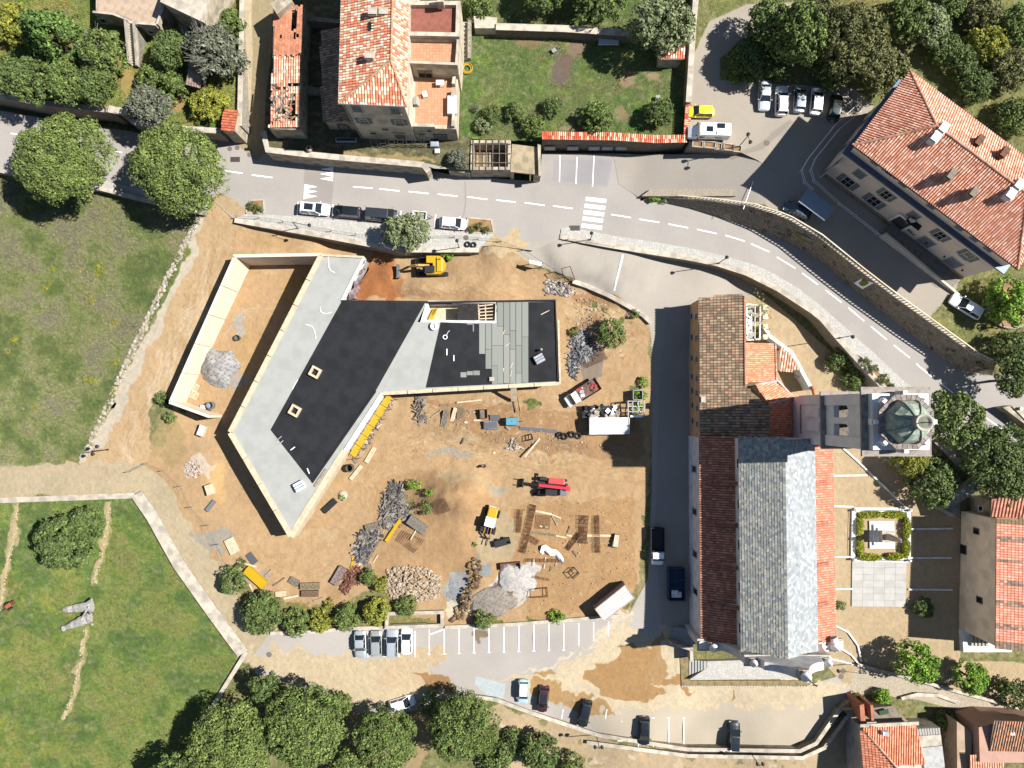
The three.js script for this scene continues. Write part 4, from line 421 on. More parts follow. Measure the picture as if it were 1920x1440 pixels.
{
const c=P(1700,791,30.3),t=thing('bell_tower','tall pale church bell tower with twin arches and green copper dome','tower');t.position.set(c.x,0,c.z);const tm=surf(0xf2f0ee,0xe0dcda,6,{k:1.7}),st=surf(0xc8bcb0,0xa29488,2),sq=(h)=>[V(-h,0,-h),V(h,0,-h),V(h,0,h),V(-h,0,h)];
part(t,'shaft',prism(sq(3.25),-1,16.2),tm);const corner=(h,w,y0,y1)=>[[-1,-1],[1,-1],[1,1],[-1,1]].map(([a,b])=>bx(w,y1 - y0,w,a*(h - w / 2+.12),(y0+y1)/ 2,b*(h - w / 2+.12)));
for(const g of corner(3.25,1.3,9,16.2))part(t,'corner_pilaster',g,tm);for(let d=0;d<4;d++)for(const x of[-.95,.95]){const g=bx(1.15,4.2,.16,x,13.2,3.33);g.rotateY(d*Math.PI / 2);part(t,'blind_panel',g,tm);}
part(t,'string_course',M([prism(sq(3.35),9,9.3)]),st);part(t,'lower_cornice',M([prism(sq(3.5),16.2,16.5),prism(sq(3.75),16.5,16.85)]),st);
const hole=(x)=>{const p=new THREE.Path();p.moveTo(x - .75,2.2);p.lineTo(x+.75,2.2);p.lineTo(x+.75,5.4);p.absarc(x,5.4,.75,0,Math.PI);p.lineTo(x - .75,2.2);return p;};
for(let d=0;d<4;d++){const s=new THREE.Shape([new THREE.Vector2(-3.1,0),new THREE.Vector2(3.1,0),new THREE.Vector2(3.1,10.4),new THREE.Vector2(-3.1,10.4)]);s.holes.push(hole(-1.15),hole(1.15));const g=new THREE.ExtrudeGeometry(s,{depth:.7,bevelEnabled:false,curveSegments:8});g.translate(0,16.9,2.4);g.rotateY(d*Math.PI / 2);part(t,'belfry_wall',g,tm);}
for(const g of corner(3.15,1.35,16.85,27.2))part(t,'belfry_pilaster',g,tm);part(t,'belfry_floor',prism(sq(2.6),16.9,17.1),MT.woodgrey);part(t,'belfry_beam',bx(5,.3,.3,0,23.5,0),MT.woodgrey);
for(const z of[-1.1,1.1])part(t,'bell',lathe([[0,23.3],[.3,23.2],[.42,22.6],[.5,22.1],[.72,21.9]],14,0,0,z),mat(0x8a7a50,{metalness:.8,roughness:.4}));
part(t,'main_cornice',M([prism(sq(3.35),27.2,27.5),prism(sq(3.7),27.5,27.8),prism(sq(4),27.8,28.15)]),st);part(t,'attic',prism(sq(3.2),28.15,29.1),tm);
const oct=(r,y)=>Array.from({length:8},(_,i)=>V(r*Math.cos((i+.5)*Math.PI / 4),y??0,r*Math.sin((i+.5)*Math.PI / 4)));
part(t,'drum',prism(oct(2.85),29.1,30),tm);for(let i=0;i<8;i++){const a=i*Math.PI / 4,g=M([bx(.9,1.1,.7,3.05,29.2,0),bx(.6,.6,.5,3.2,29.9,0)]);g.rotateY(-a);part(t,'drum_scroll',g,tm);}
const O1=oct(3.32),I1=oct(2.62);for(let i=0;i<8;i++){const j=(i+1)%8,N=4;for(let k=0;k<N;k++){const g=(p,q,u)=>p.clone().lerp(q,u);const e=.012;part(t,'parapet_stone',prism([g(O1[i],O1[j],k / N+e),g(O1[i],O1[j],(k+1)/ N - e),g(I1[i],I1[j],(k+1)/ N - e),g(I1[i],I1[j],k / N+e)],29.95,30.32),k%2?st:surf(0xb3a196,0x93827a,2));}}
const prof=[[2.62,30],[2.55,30.7],[2.2,31.5],[1.5,32.15],[.75,32.5]],cu=new THREE.MeshStandardMaterial({side:THREE.DoubleSide,roughness:.6,map:tex(256,(u,v)=>mix(A(0xdde0c8).map(x=>x*1.2),A(0xa3b8a6),sm(.3,.7,tn(u,v,5,5))).map(x=>x*(.8+.4*tn(u,v,24,3))),true,3)});
for(let i=0;i<8;i++){const a0=(i+.5)*Math.PI / 4,a1=(i+1.5)*Math.PI / 4,o=[];for(let k=0;k<prof.length - 1;k++){const w=(p,a)=>V(p[0]*Math.cos(a),p[1],p[0]*Math.sin(a));o.push(...q4(w(prof[k],a0),w(prof[k+1],a0),w(prof[k+1],a1),w(prof[k],a1)));}part(t,'dome_panel',geo(o),cu);part(t,'dome_rib',tube(prof.map(p=>V(p[0]*Math.cos(a0),p[1]+.03,p[0]*Math.sin(a0))),.08,5),mat(0x8aa49a,{roughness:.6}));}
part(t,'lantern',lathe([[.78,32.4],[.72,33.4],[.68,33.5]],12),mat(0xb8b0ba));part(t,'lantern_rim',lathe([[.55,33.3],[.95,33.5],[1,33.75],[.8,33.85],[.5,33.4]],16),mat(0xdcd8c4));part(t,'lantern_cap',lathe([[.7,33.6],[.35,33.55],[0,33.7]],12),mat(0x8a8e78));part(t,'spike',bar(V(0,33.6,0),V(0,35.2,0),.05),MT.iron);
}
{
const b=thing('presbytery','long presbytery wing with brown weathered tile roof and ochre wall','building'),H=(x)=>6.8+(x - 1311)*.0235,pp=(x,y)=>P(x,y,H(x));
const zt=pp(1350,557).z,zb=pp(1350,822).z,xw=pp(1311,700).x,xe=pp(1396,640).x,xe2=pp(1443,780).x,zm=P(1400,730,8.5).z;
part(b,'wall',prism([V(xw+.2,0,zt+.1),V(xe - .2,0,zt+.1),V(xe - .2,0,zm),V(xe2 - .2,0,zm+2.4),V(xe2 - .2,0,zb),V(xw+.2,0,zb)],-1,(i)=>[6.7,8.6,8.6,9.6,9.6,6.7][i]),surf(0xe2b688,0xd0a276,5,{k:1.7}));
roof(b,[[V(xw,6.8,zt),V(xw,6.8,zb),V(xe2,9.9,zb),V(xe2,9.9,zm+2.4),V(xe,8.8,zm - .4),V(xe,8.8,zt)]],[[V(xe,8.8,zt),V(xe,8.8,zm - .4)]],{pal:PAL.brown,w:.4,l:.5,amp:.09,ridgePal:[0xd89a80,0xc98a70],label:'brown weathered tile roof'});
for(const y of[590,630,670,705,732,760,790]){const z=P(1300,y,4).z;for(const k of[0,1])win(b,{pos:V(xw+.2,k?4.9:2.2,z+(k?.4:0)),ry:-Math.PI / 2},.8,1.1,k?{closed:1,sill:false}:{plain:1});}
chimney(b,P(1317,749,7).setY(6.3),.6,.7,1,0,MT.conc2);
const w=thing('presbytery_wing','small wing with bright orange tile roof beside the presbytery','building');const c=px2([[1394,643],[1456,643],[1458,713],[1394,718]],8);part(w,'wall',prism(offset(c,-.2),-.6,7.1),MT.cream);const e=[V(c[0].x,8.4,c[0].z),V(c[3].x,8.4,c[3].z),V(c[2].x,7.4,c[2].z),V(c[1].x,7.4,c[1].z)];roof(w,[e],[[e[0],e[1]],[e[2].clone().add(V(0,.05,0)),e[3].clone().add(V(0,.05,0))]],{pal:PAL.red.map((x)=>x),w:.3,l:.42,ridgePal:[0xe8d8cc,0xe0a088]});
const h=thing('sacristy','low sacristy with hipped red tile roof at the tower foot','building');const d=[P(1416,722,8.2),P(1458,714,7.4),P(1489,746,6.2),P(1491,822,6.2),P(1443,822,8.6),P(1442,757,8.6)];part(h,'wall',prism(offset(d,-.25),-.6,6),MT.white);roof(h,[[d[0],d[5],d[2],d[1]],[d[5],d[4],d[3],d[2]]],[[d[0],d[1]],[d[1],d[2]],[d[5],d[2]]],{pal:PAL.red,w:.32,l:.45,ridgePal:[0xf0e8de,0xe0d4c8]});
const l=thing('tiled_porch','small porch with striped cream tile roof behind the curved white wall','porch');const f=[P(1461,652,4.2),P(1478,660,4.2),P(1502,693,4),P(1461,696,4)];part(l,'wall',prism(offset(f,-.2),-.6,3.8),MT.cream);roof(l,[[V(f[0].x,4.6,f[0].z),V(f[1].x,4.6,f[1].z),V(f[2].x,4,f[2].z),V(f[3].x,4,f[3].z)]],[],{pal:[0xf0d2bc,0xd98a68,0xe8b89c,0xf4e0d0],w:.4,l:.5,amp:.1});
const cw=thing('curved_wall','curved white rendered wall sweeping round the presbytery yard','wall');const line=[[1432,612],[1446,632],[1468,648],[1484,660],[1496,680],[1506,700],[1516,718],[1522,730]].map(([x,y])=>P(x,y,2.6));part(cw,'masonry',M(ribbon(line,.5,()=>-.8,()=>2.6)),MT.white);part(cw,'tile_cap',M([caps(P(1523,724,2.8),P(1528,742,2.8),PAL.red,.3)]),MV,'orange tiles on the wall end','stuff');{const t=new THREE.TorusGeometry(.32,.08,6,14);part(cw,'hanging_ring',t,MT.cream).position.copy(P(1493,707,.9));}
const pg=thing('vine_pergola','balcony under a pale pergola frame with thin vine beside the presbytery','pergola');const k=px2([[1399,570],[1425,574],[1424,636],[1400,638]],4.6);part(pg,'floor',prism(k,-.6,2.2),MT.concrete);for(const p of k)part(pg,'post',bx(.22,2.6,.22,p.x,3.4,p.z),MT.cream);for(let i=0;i<4;i++)part(pg,'beam',beam(k[i].clone().setY(4.7),k[(i+1)%4].clone().setY(4.7),.2,.22),MT.white);part(pg,'rafter',beam(k[0].clone().lerp(k[1],.6).setY(4.85),k[3].clone().lerp(k[2],.6).setY(4.85),.12,.15),MT.white);for(const y of[577,594,612,632]){const p=P(1435,y,3.4);part(pg,'pier',M([bx(.6,4,.6,p.x,1.4,p.z),bx(.75,.15,.75,p.x,3.45,p.z)]),MT.cream);}part(pg,'table',M([bx(1,.06,3,k[0].x+.9,2.95,(k[0].z+k[3].z)/ 2),bx(.6,.7,1.8,k[0].x+.9,2.6,(k[0].z+k[3].z)/ 2)]),MT.white);part(pg,'vine',leafBall(260,2.4,.5,5,.26,77,[0x8aa03c,0x6f8a34,0xa3b04a]),MV,undefined,'stuff').position.set((k[0].x+k[2].x)/ 2+.4,4.9,(k[0].z+k[2].z)/ 2);
}
function ribbon(line,w,lo,hi,side=0){const n=line.length,out=[],L=[],R=[];for(let i=0;i<n;i++){const a=line[Math.max(0,i - 1)],b=line[Math.min(n - 1,i+1)],d=V(b.x - a.x,0,b.z - a.z).normalize(),k=V(-d.z,0,d.x);L.push(line[i].clone().addScaledVector(k,w / 2+side*w / 2));R.push(line[i].clone().addScaledVector(k,-w / 2+side*w / 2));}for(let i=0;i<n - 1;i++)out.push(prism([L[i],L[i+1],R[i+1],R[i]],(q)=>lo(q===0||q===3?i:i+1),(q)=>hi(q===0||q===3?i:i+1)));return out;}
function leafBall(n,rx,ry,rz,s,seed,pal,shell=.35){const r=RNG(seed),c=pal.map(A),pos=[],col=[],nm=[];for(let i=0;i<n;i++){const t=r()*6.283,z=r()*2 - 1,q=Math.sqrt(1 - z*z),k=Math.pow(r(),shell),d=V(q*Math.cos(t),z,q*Math.sin(t)),p=V(d.x*rx*k,d.y*ry*k,d.z*rz*k),a=V(r()- .5,r()- .5,r()- .5).normalize(),b=a.clone().cross(V(r()- .5,r()- .5,r()- .5)).normalize(),e=s*(.6+.8*r()),cc=c[Math.floor(r()*c.length)],m=.75+.5*r();for(const v of[p.clone().addScaledVector(a,e),p.clone().addScaledVector(b,e*.5),p.clone().addScaledVector(b,-e*.5)]){pos.push(v.x,v.y,v.z);col.push(cc[0]*m,cc[1]*m,cc[2]*m);nm.push(0,0,0);}}return geo(pos,col);}
{
const t=thing('church_steps','paved church terrace with grey stone steps before the facade','steps');const pl=px2([[1326,1240],[1392,1238],[1412,1250],[1490,1262],[1512,1273],[1292,1275],[1326,1252]],.3);part(t,'terrace',prism(pl,-1,.3),MT.pave);
for(let i=0;i<7;i++){const x=1325 - i*5,a=P(x,1240,.3),b2=P(x - 5.5,1240,.3),y2=1258+i*2.6;part(t,'step',prism([a,b2,P(x - 5.5,y2,.3),P(x,y2 - 2,.3)],-1,.3 -(i+.3)*.13),MT.concrete);}
part(t,'verge',prism(px2([[1275,1232],[1291,1232],[1291,1276],[1510,1276],[1518,1262],[1520,1285],[1278,1287]],-.42),-1,-.42),surf(0xb09a68,0x8a8a4c,2));for(let i=0;i<46;i++){const p=P(1280+i*5.2,1287,-.4);part(t,'edge_stone',rb(.34,.25,.2,.03,p.x,-.65,p.z),MT.conc2);}
const s=thing('side_stair','dark stone side stair with parapet walls at the church corner','stair');for(let i=0;i<8;i++)part(s,'step',prism(px2([[1258+i*4.6,1176],[1263+i*4.6,1176],[1264+i*4.6,1206+i],[1259+i*4.6,1205+i]],0),-1,-.35+i*.22),MT.concrete);part(s,'parapet',prism(px2([[1258,1204],[1298,1216],[1299,1221],[1258,1209]],1.6),-1,1.7),MT.conc2);part(s,'parapet',prism(px2([[1293,1212],[1299,1212],[1300,1240],[1294,1240]],1.6),-1,1.7),MT.conc2);
}
{
const b=thing('plain_house','plain beige rendered house with patched orange and grey tile roof','house'),y0=-1.5;const A0=P(1798,1178,-.5),A1=P(1801,958,-.4),dx=20;const plan=[A0,V(A0.x+dx,0,A0.z+.6),V(A1.x+dx,0,A1.z),A1];part(b,'wall',prism(plan,y0,8),surf(0xe4d2b8,0xcebaa0,6,{bump:.006,k:1.95}));
const e=offset(plan,.25),rr=[V(e[0].x,8.1,e[0].z),V(e[0].x+10.3,10.8,e[0].z+.3),V(e[3].x+10.3,10.8,e[3].z),V(e[3].x,8.1,e[3].z)],r2=[rr[1],V(e[1].x,8.1,e[1].z),V(e[2].x,8.1,e[2].z),rr[2]];
roof(b,[rr,r2],[[rr[1],rr[2]]],{pal:[0xf2a488,0xec987a,0xf4b298,0xdc8e74],w:.36,l:.46,amp:.1,streak:(u,v,L,W,r)=>{const k=(u / L)*6.2%1;return k<.2&&r()<.8?[0xb5a690,0x9c8e7c,0xc6b49c][Math.floor(r()*3)]:u>L*.93||u<L*.05?0xa89a70:0;}});
for(const[x,y,w,h]of[[1831,996,.8,1.2],[1837,1125,.8,1.2],[1806,1030,1.3,1.6]]){const k=wallAt(A1,A0,x,y);win(b,wallFrame(A1,A0,k.u,k.y),w,h,{plain:1,closed:0,frame:MT.woodgrey,sill:false});}
const st=thing('white_stair','white rendered outside stair at the foot of the plain beige house','stair');part(st,'block',prism(px2([[1807,1183],[1900,1190],[1900,1224],[1809,1224]],.8),-1.5,.5),MT.white);for(let i=0;i<5;i++)part(st,'step',prism(px2([[1820+i*6,1192],[1824+i*6,1194],[1825+i*6,1212],[1821+i*6,1210]],.8),.4,.9+i*.1),MT.conc2);
const c=thing('tiled_cottage','cottage with brown striped tile roof under the dark spreading tree','house');const p=[P(1851,934,6.5),P(1990,926,6.5),P(1990,980,6.5),P(1856,968,6.5)];part(c,'wall',prism(px2([[1822,930],[1960,920],[1960,960],[1822,962]],0),-1.5,6.4),MT.plaster);roof(c,[[V(p[3].x,6.6,p[3].z),V(p[2].x,6.6,p[2].z),V(p[1].x,7.6,p[1].z),V(p[0].x,7.6,p[0].z)]],[],{pal:PAL.redbrown,w:.5,l:.5,amp:.12});{const k=P(1852,946,4.5);win(c,{pos:V(k.x - 1,4.5,P(1822,946,0).z),ry:-Math.PI / 2},.7,.9,{plain:1,sill:false});}
}
{
const b=thing('hipped_house','grey rendered house with bright orange hipped tile roof and red chimney block','house'),y0=-4,ye=3.9;const c=[P(1619,1367,ye),P(1716,1362,ye),P(1734,1470,ye),P(1625,1475,ye)];part(b,'wall',prism(c,y0,ye - .1),surf(0xd9cfc2,0xbfb3a4,5,{k:1.3}));
const e=offset(c,.3),q=e.map(p=>V(p.x,ye,p.z)),R1=P(1680,1438,5.8),R2=R1.clone().add(V(1,0,9));roof(b,[[q[0],q[1],V(q[2].x,ye+1.1,q[2].z),R2,R1].slice(0,2).concat([V(q[1].x+.4,ye+.9,R1.z),R1]),[q[3],q[0],R1,R2]],[[q[0],R1],[R1,R2]],{pal:PAL.red,w:.36,l:.46,amp:.1,ridgePal:[0xf0c8b0,0xe8a888]});
part(b,'verge',M([beam(q[0].clone().add(V(-.2,.05,-.2)),q[1].clone().add(V(.2,.05,-.2)),.5,.25)]),MT.conc2);part(b,'vent_chimney',M([bx(.7,.7,.5,P(1661,1376,5).x,4.6,P(1661,1376,5).z),bx(.9,.08,.6,P(1661,1376,5).x,5,P(1661,1376,5).z,0,.5)]),MT.white);
const wa=c[3],wb=c[0];for(const[x,y]of[[1594,1366],[1612,1412],[1604,1392]]){const k=wallAt(wa,wb,x,y);win(b,wallFrame(wa,wb,k.u,k.y),.9,1.3,{closed:1,shut:mat(0x7d9486)});}
const l=thing('lower_annex','annex with mossy sloping concrete roof in front of the orange roofed house','outbuilding');const d=px2([[1586,1336],[1680,1328],[1712,1362],[1618,1367]],2.4);part(l,'wall',prism(d,-4,(i)=>[1.6,1.6,2.6,2.6][i]),surf(0xb3a48c,0x8f8670,3));part(l,'roof_hatch',bx(1.4,.1,.8,P(1658,1336,2.2).x,2.1,P(1658,1336,2.2).z,.2,0,.3),mat(0x3f5f48));
const ch=thing('red_chimney_block','red rendered twin chimney block with grey metal tray on top','chimney');part(ch,'wall',prism(px2([[1612,1322],[1620,1320],[1623,1352],[1614,1352]],3.6),-1,3.6),surf(0xe0906c,0xd07c58,2));part(ch,'wall',prism(px2([[1632,1322],[1637,1322],[1639,1351],[1634,1351]],3.6),-1,3.6),surf(0xe0906c,0xd07c58,2));part(ch,'tray',prism(px2([[1625,1354],[1643,1353],[1645,1362],[1626,1363]],3.8),3.7,3.85),MT.tin);
const f=thing('flat_roofed_annex','annex with pale flat roof and white corrugated skylight beside the orange roof','outbuilding');const g=px2([[1718,1368],[1764,1366],[1773,1440],[1736,1448]],3);part(f,'wall',prism(g,-4,2.6),MT.plaster);part(f,'roof_slab',prism([g[0].clone().lerp(g[3],.45),g[1].clone().lerp(g[2],.45),g[2],g[3]],2.6,2.85),surf(0xe6e4e0,0xcac6bf,3));part(f,'dark_slab',prism([g[0].clone().lerp(g[3],.17),g[1].clone().lerp(g[2],.17),g[1].clone().lerp(g[2],.44),g[0].clone().lerp(g[3],.44)],2.6,2.8),MT.conc2);corrugated(f,[g[0],g[1],g[1].clone().lerp(g[2],.16),g[0].clone().lerp(g[3],.16)].map(p=>p.clone()),2.75,0,0,MT.tin,.4,'corrugated_skylight');
const h=thing('pink_house','pink rendered house with brown weathered roof at the lane corner','house');const k=px2([[1855,1345],[1990,1352],[1990,1410],[1858,1410]],5);part(h,'wall',prism(px2([[1822,1355],[1856,1345],[1990,1352],[1990,1420],[1856,1420],[1824,1420]],3),-4,4.6),surf(0xe8b8a0,0xd9a58c,4));part(h,'front_wall',prism(px2([[1794,1352],[1822,1374],[1822,1470],[1795,1470]],3.2),-4,3.2),surf(0xe0c0a0,0xcaa888,4));roof(h,[[V(k[3].x,4.7,k[3].z),V(k[2].x,4.7,k[2].z),V(k[1].x,6,k[1].z),V(k[0].x,6,k[0].z)]],[],{pal:PAL.old,w:.38,l:.46,amp:.1});roof(h,[px2([[1820,1418],[1882,1412],[1882,1480],[1820,1480]],4.2).map((p,i)=>p.setY([4.2,4.2,3.8,3.8][i]))],[],{pal:[0xe0b090,0xd99a78,0xc98a68],w:.36,l:.46,label:'rose tiled lower roof'});part(h,'skylight',bx(.6,.1,.9,P(1900,1373,5.6).x,5.5,P(1900,1373,5.6).z),MT.whitepaint);{const q2=px2([[1794,1352],[1795,1470]],3.2);for(const[x,y]of[[1810,1395],[1797,1420]])win(h,{pos:V(q2[0].x+.01,1,P(1800,y,1).z),ry:-Math.PI / 2},.8,1,{plain:1});}
const m=thing('road_cabin','low cabin with flat roof and vent beside the road bend','cabin');part(m,'wall',prism(px2([[1882,764],[1900,760],[1990,800],[1990,860],[1930,800]],5),2.8,4.8),MT.plaster);part(m,'roof',prism(px2([[1898,762],[1990,790],[1990,850],[1925,790]],5),4.8,5),MT.conc2);part(m,'vent',cyl(.25,.25,.5,P(1911,766,5).x,5,P(1911,766,5).z),MT.tin);
}
const RY=4.8;
{
const b=thing('new_building','unfinished angular concrete building with black membrane roof and timber edge boards','building');
const Q=(l,h=RY)=>px2(l,h),out=[[602,477],[682,481],[640,562],[805,564],[1041,563],[1049,718],[880,732],[716,737],[545,1006],[430,811]];
const west=Q([[602,478],[681,483],[640,564],[800,567],[716,736],[545,1004],[431,811]]),mid=Q([[781.6,604],[930,606],[930,566],[1041,566],[1047,716],[716,736.5]]);
part(b,'wall',prism(west,-1.6,RY - .35),MT.concrete);part(b,'wall',prism(mid,-.6,RY - .35),MT.concrete);
part(b,'roof_slab',prism(west,RY - .35,RY),MT.concrete,'pale grey bare roof slab');part(b,'roof_slab',prism(mid,RY - .35,RY),MT.concrete);
const mem=(l,y,nm='membrane')=>part(b,nm,prism(Q(l,y),RY - .02,y),MT.bitumen,'black roofing membrane');mem([[640,566],[797,568],[705,732],[585,905],[507,806]],RY+.012);mem([[826,604],[900,607],[932,608],[932,567],[1040,566],[1046,715],[798,727]],RY+.012);
const rr=RNG(8);for(let i=0;i<13;i++){const t=i / 13,A1=[lerp(640,507,t)+4,lerp(566,806,t)],B1=[lerp(795,590,t)- 4,lerp(570,890,t)];part(b,'membrane_seam',beam(P(A1[0],A1[1]+2,RY+.02),P(B1[0],B1[1]+2,RY+.02),.05,.012),MT.black);}
const felt=[mat(0xa9aca1),mat(0xa2a59b),mat(0xb0b2a8)];let fi=0;const sheet=(x0,x1,y0,y1)=>part(b,'felt_sheet',prism(Q([[x0+.5,y0],[x1 - .5,y0],[x1 - .4,y1 - .6],[x0+.6,y1 - .6]],RY+.03),RY,RY+.03+.004*(fi++%2)),felt[fi%3]);
for(const[x0,x1,cuts]of[[932,944,[566,612,648,720]],[944,956,[566,628,719]],[956,967,[566,620,655,719]],[967,978.5,[566,648,700,719]],[978.5,991,[566,632,718]],[898,910,[605,664]],[910,922,[605,655,692]],[922,934,[606,648,686,721]]])for(let i=0;i<cuts.length - 1;i++)sheet(x0,x1,cuts[i],cuts[i+1]);
for(const[x0,x1,y0,y1]of[[863,875,698,708],[875,887,696,704],[887,900,695,704],[875,887,605,609],[886,889,608,622]])sheet(x0,x1,y0,y1);
const edge=(l,w,y0,y1,m,nm,side=0)=>part(b,nm,M(ribbon(l.map(([x,y])=>P(x,y,y1)),w,()=>y0,()=>y1,side)),m);
const boards=(l,w,y0,y1)=>{const p=l.map(([x,y])=>P(x,y,y1));for(let i=0;i<p.length - 1;i++){const n=Math.max(1,Math.round(p[i].distanceTo(p[i+1])/ 4));for(let k=0;k<n;k++)part(b,'edge_board',prism(ribQuad(p[i].clone().lerp(p[i+1],k / n+.002),p[i].clone().lerp(p[i+1],(k+1)/ n - .002),w),y0,y1),MT.wood);}};
boards([[601,478],[682,482]],.3,3.9,RY+.25);boards([[602,478],[431,811],[545,1005]],.75,-1,RY+.16);boards([[545,1005],[575,962]],.55,1,RY+.1);
edge([[682,482],[641,563]],.35,3.5,RY+.12,MT.white,'white_upstand');edge([[640,564],[803,566]],.25,4,RY+.12,MT.bitumen,'black_upstand');edge([[800,567],[1041,563],[1047,716]],.3,3.6,RY+.18,MT.bitumen,'black_upstand');
edge([[716,737],[646,845]],.45,2.6,RY+.14,MT.white,'white_upstand');edge([[704,733],[585,905]],.3,4.5,RY+.1,MT.bitumen,'black_upstand');boards([[646,845],[576,955],[545,1006]],.9,2,RY+.08);boards([[716,738],[1049,719]],.5,4.2,RY+.1);boards([[1047,600],[1050,720]],.28,4,RY+.08);
part(b,'mulch_edge',M(ribbon([[612,880],[590,912]].map(([x,y])=>P(x,y,RY+.2)),.35,()=>RY,()=>RY+.2)),MT.plank);
const court=Q([[806,568],[930,568],[930,604],[790,602]],2.2);part(b,'court_floor',prism(court,1,2.05),MT.wood,'pale boarded court floor');part(b,'court_wall',M(ring(Q([[800,564],[934,564],[932,606],[788,604]]),.35,1,RY)),MT.white);
part(b,'court_cover',prism(Q([[858,572],[897,570],[897,600],[858,603]],4.3),4.2,4.3),surf(0x3a3432,0x241f1e,2));for(let i=0;i<5;i++)part(b,'joist',beam(P(898,574+i*6,4.4),P(924,571+i*6.4,4.4),.16,.2),MT.wood);for(const x of[897,910])part(b,'joist',beam(P(x,571,4.3),P(x+1,602,4.3),.16,.2),MT.wood);
for(let i=0;i<5;i++)part(b,'yellow_beam',beam(P(814+i*1.4,579,2.4),P(804+i*1.4,600,2.4),.16,.2),MT.yellow);
for(const[x,y]of[[592,698],[554,770]]){const g=new THREE.Group();g.name='skylight_kerb';b.add(g);g.position.copy(P(x,y,RY));g.rotation.y=-.5;for(const[w,d,px,pz]of[[1.5,.3,0,-.6],[1.5,.3,0,.6],[.3,.9,-.6,0],[.3,.9,.6,0]])part(g,'kerb_side',bx(w,.55,d,px,.27,pz),MT.wood);part(g,'opening',bx(.88,.02,.88,0,.03,0),MT.black);}
part(b,'vent_kerb',M([bx(.7,.35,.6,P(922,711,RY+.2).x,RY+.17,P(922,711,RY).z)]),MT.conc2);
for(const[x,y,x2,y2,m]of[[519,826,528,818,MT.concrete],[522,834,531,826,MT.concrete],[1014,590,1030,582,MT.wood],[947,618,942,628,MT.wood],[956,643,946,650,MT.wood],[961,680,957,690,MT.wood],[959,695,957,706,MT.wood],[838,654,838,666,MT.whitepaint],[851,666,851,677,MT.whitepaint],[545,844,553,838,MT.whitepaint],[576,878,580,888,MT.whitepaint],[944,690,943,698,MT.wood]])part(b,'loose_batten',beam(P(x,y,RY+.06),P(x2,y2,RY+.06),.12,.08),m);
part(b,'pipe_vent',M([cyl(.12,.12,.9,P(1015,656,RY+.5).x,RY,P(1015,656,RY).z,8),cyl(.22,.16,.2,P(1015,656,RY+.5).x,RY+.8,P(1015,656,RY).z,8)]),MT.tin);
part(b,'roof_hose',M([tube([[615,480],[616,498],[620,508],[628,511]].map(([x,y])=>P(x,y,RY+.05)),.06),tube([[600,575],[602,585],[612,588],[622,585]].map(([x,y])=>P(x,y,RY+.05)),.05),tube([[572,608],[584,612],[590,622],[592,635]].map(([x,y])=>P(x,y,RY+.05)),.05),tube([[558,712],[552,722],[548,730]].map(([x,y])=>P(x,y,RY+.05)),.06)]),MT.whitepaint,undefined,'stuff');
part(b,'gangway',beam(P(963,728,4),P(964,752,1),.9,.08),MT.wood);
const ppl=thing('geotextile_sheet','mauve drainage sheet hanging over the excavation edge by the new building','sheet');{const o=[],n=10,m=5,f=(i,j)=>{const t=i / n,u=j / m,a=P(lerp(684,650,t),lerp(484,560,t),4.4),q=P(lerp(686,668,t),lerp(490,562,t),.6);return a.lerp(q,u).add(V(.35*Math.sin(i*2.1+j),.25*Math.sin(i*1.3+j*2),.2*Math.sin(i+j*1.7)));};for(let i=0;i<n;i++)for(let j=0;j<m;j++)o.push(...q4(f(i,j),f(i+1,j),f(i+1,j+1),f(i,j+1)));part(ppl,'cloth',geo(o),surf(0xb8a0a0,0x8f7a7c,2));part(ppl,'weight',bar(P(678,520,.9),P(674,532,.9),.2),MT.black);}
const bag=(x,y,lab,m,s=1,cat='crate')=>{const t=thing('roof_crate',lab,cat);t.position.copy(P(x,y,RY));t.rotation.y=.5;part(t,'box',rb(1.5*s,.7*s,1.3*s,.06),m);part(t,'strap',M([bx(1.52*s,.02,.12,0,.71*s,.2),bx(1.52*s,.02,.12,0,.71*s,-.2)]),mat(0x4a9ab8));return t;};
bag(563,911,'white plastic wrapped crate with blue bands beside wooden offcuts on grey slab',MT.white);bag(1011,673,'pallet of white and pink buckets on black membrane',surf(0xe8dcdc,0xc9b4b8,.6),.95,'pallet');
const rec=thing('paint_tub','round white tub with printed lid on grey roof slab','tub');rec.position.copy(P(815,612,RY));part(rec,'bucket',cyl(.55,.6,.4,0,0,0,18),MT.white);part(rec,'lid',cyl(.62,.62,.06,0,.4,0,18),MT.white);part(rec,'lid_print',bx(.18,.01,.7,0,.465,0,.2),mat(0x7a8ab0));const hp=thing('hose_coil','small coil of white hose on black membrane','hose');{const t=new THREE.TorusGeometry(.3,.06,6,16);t.rotateX(Math.PI / 2);part(hp,'coil',prep(t),MT.whitepaint);hp.position.copy(P(834.5,632,RY+.09));part(hp,'tail',tube([V(.2,0,-.2),V(.4,0,-.7),V(.7,0,-1)],.03),MT.whitepaint);}
}
function ribQuad(a,b,w){const d=V(b.x - a.x,0,b.z - a.z).normalize(),k=V(-d.z,0,d.x).multiplyScalar(w / 2);return[a.clone().add(k),b.clone().add(k),b.clone().sub(k),a.clone().sub(k)];}
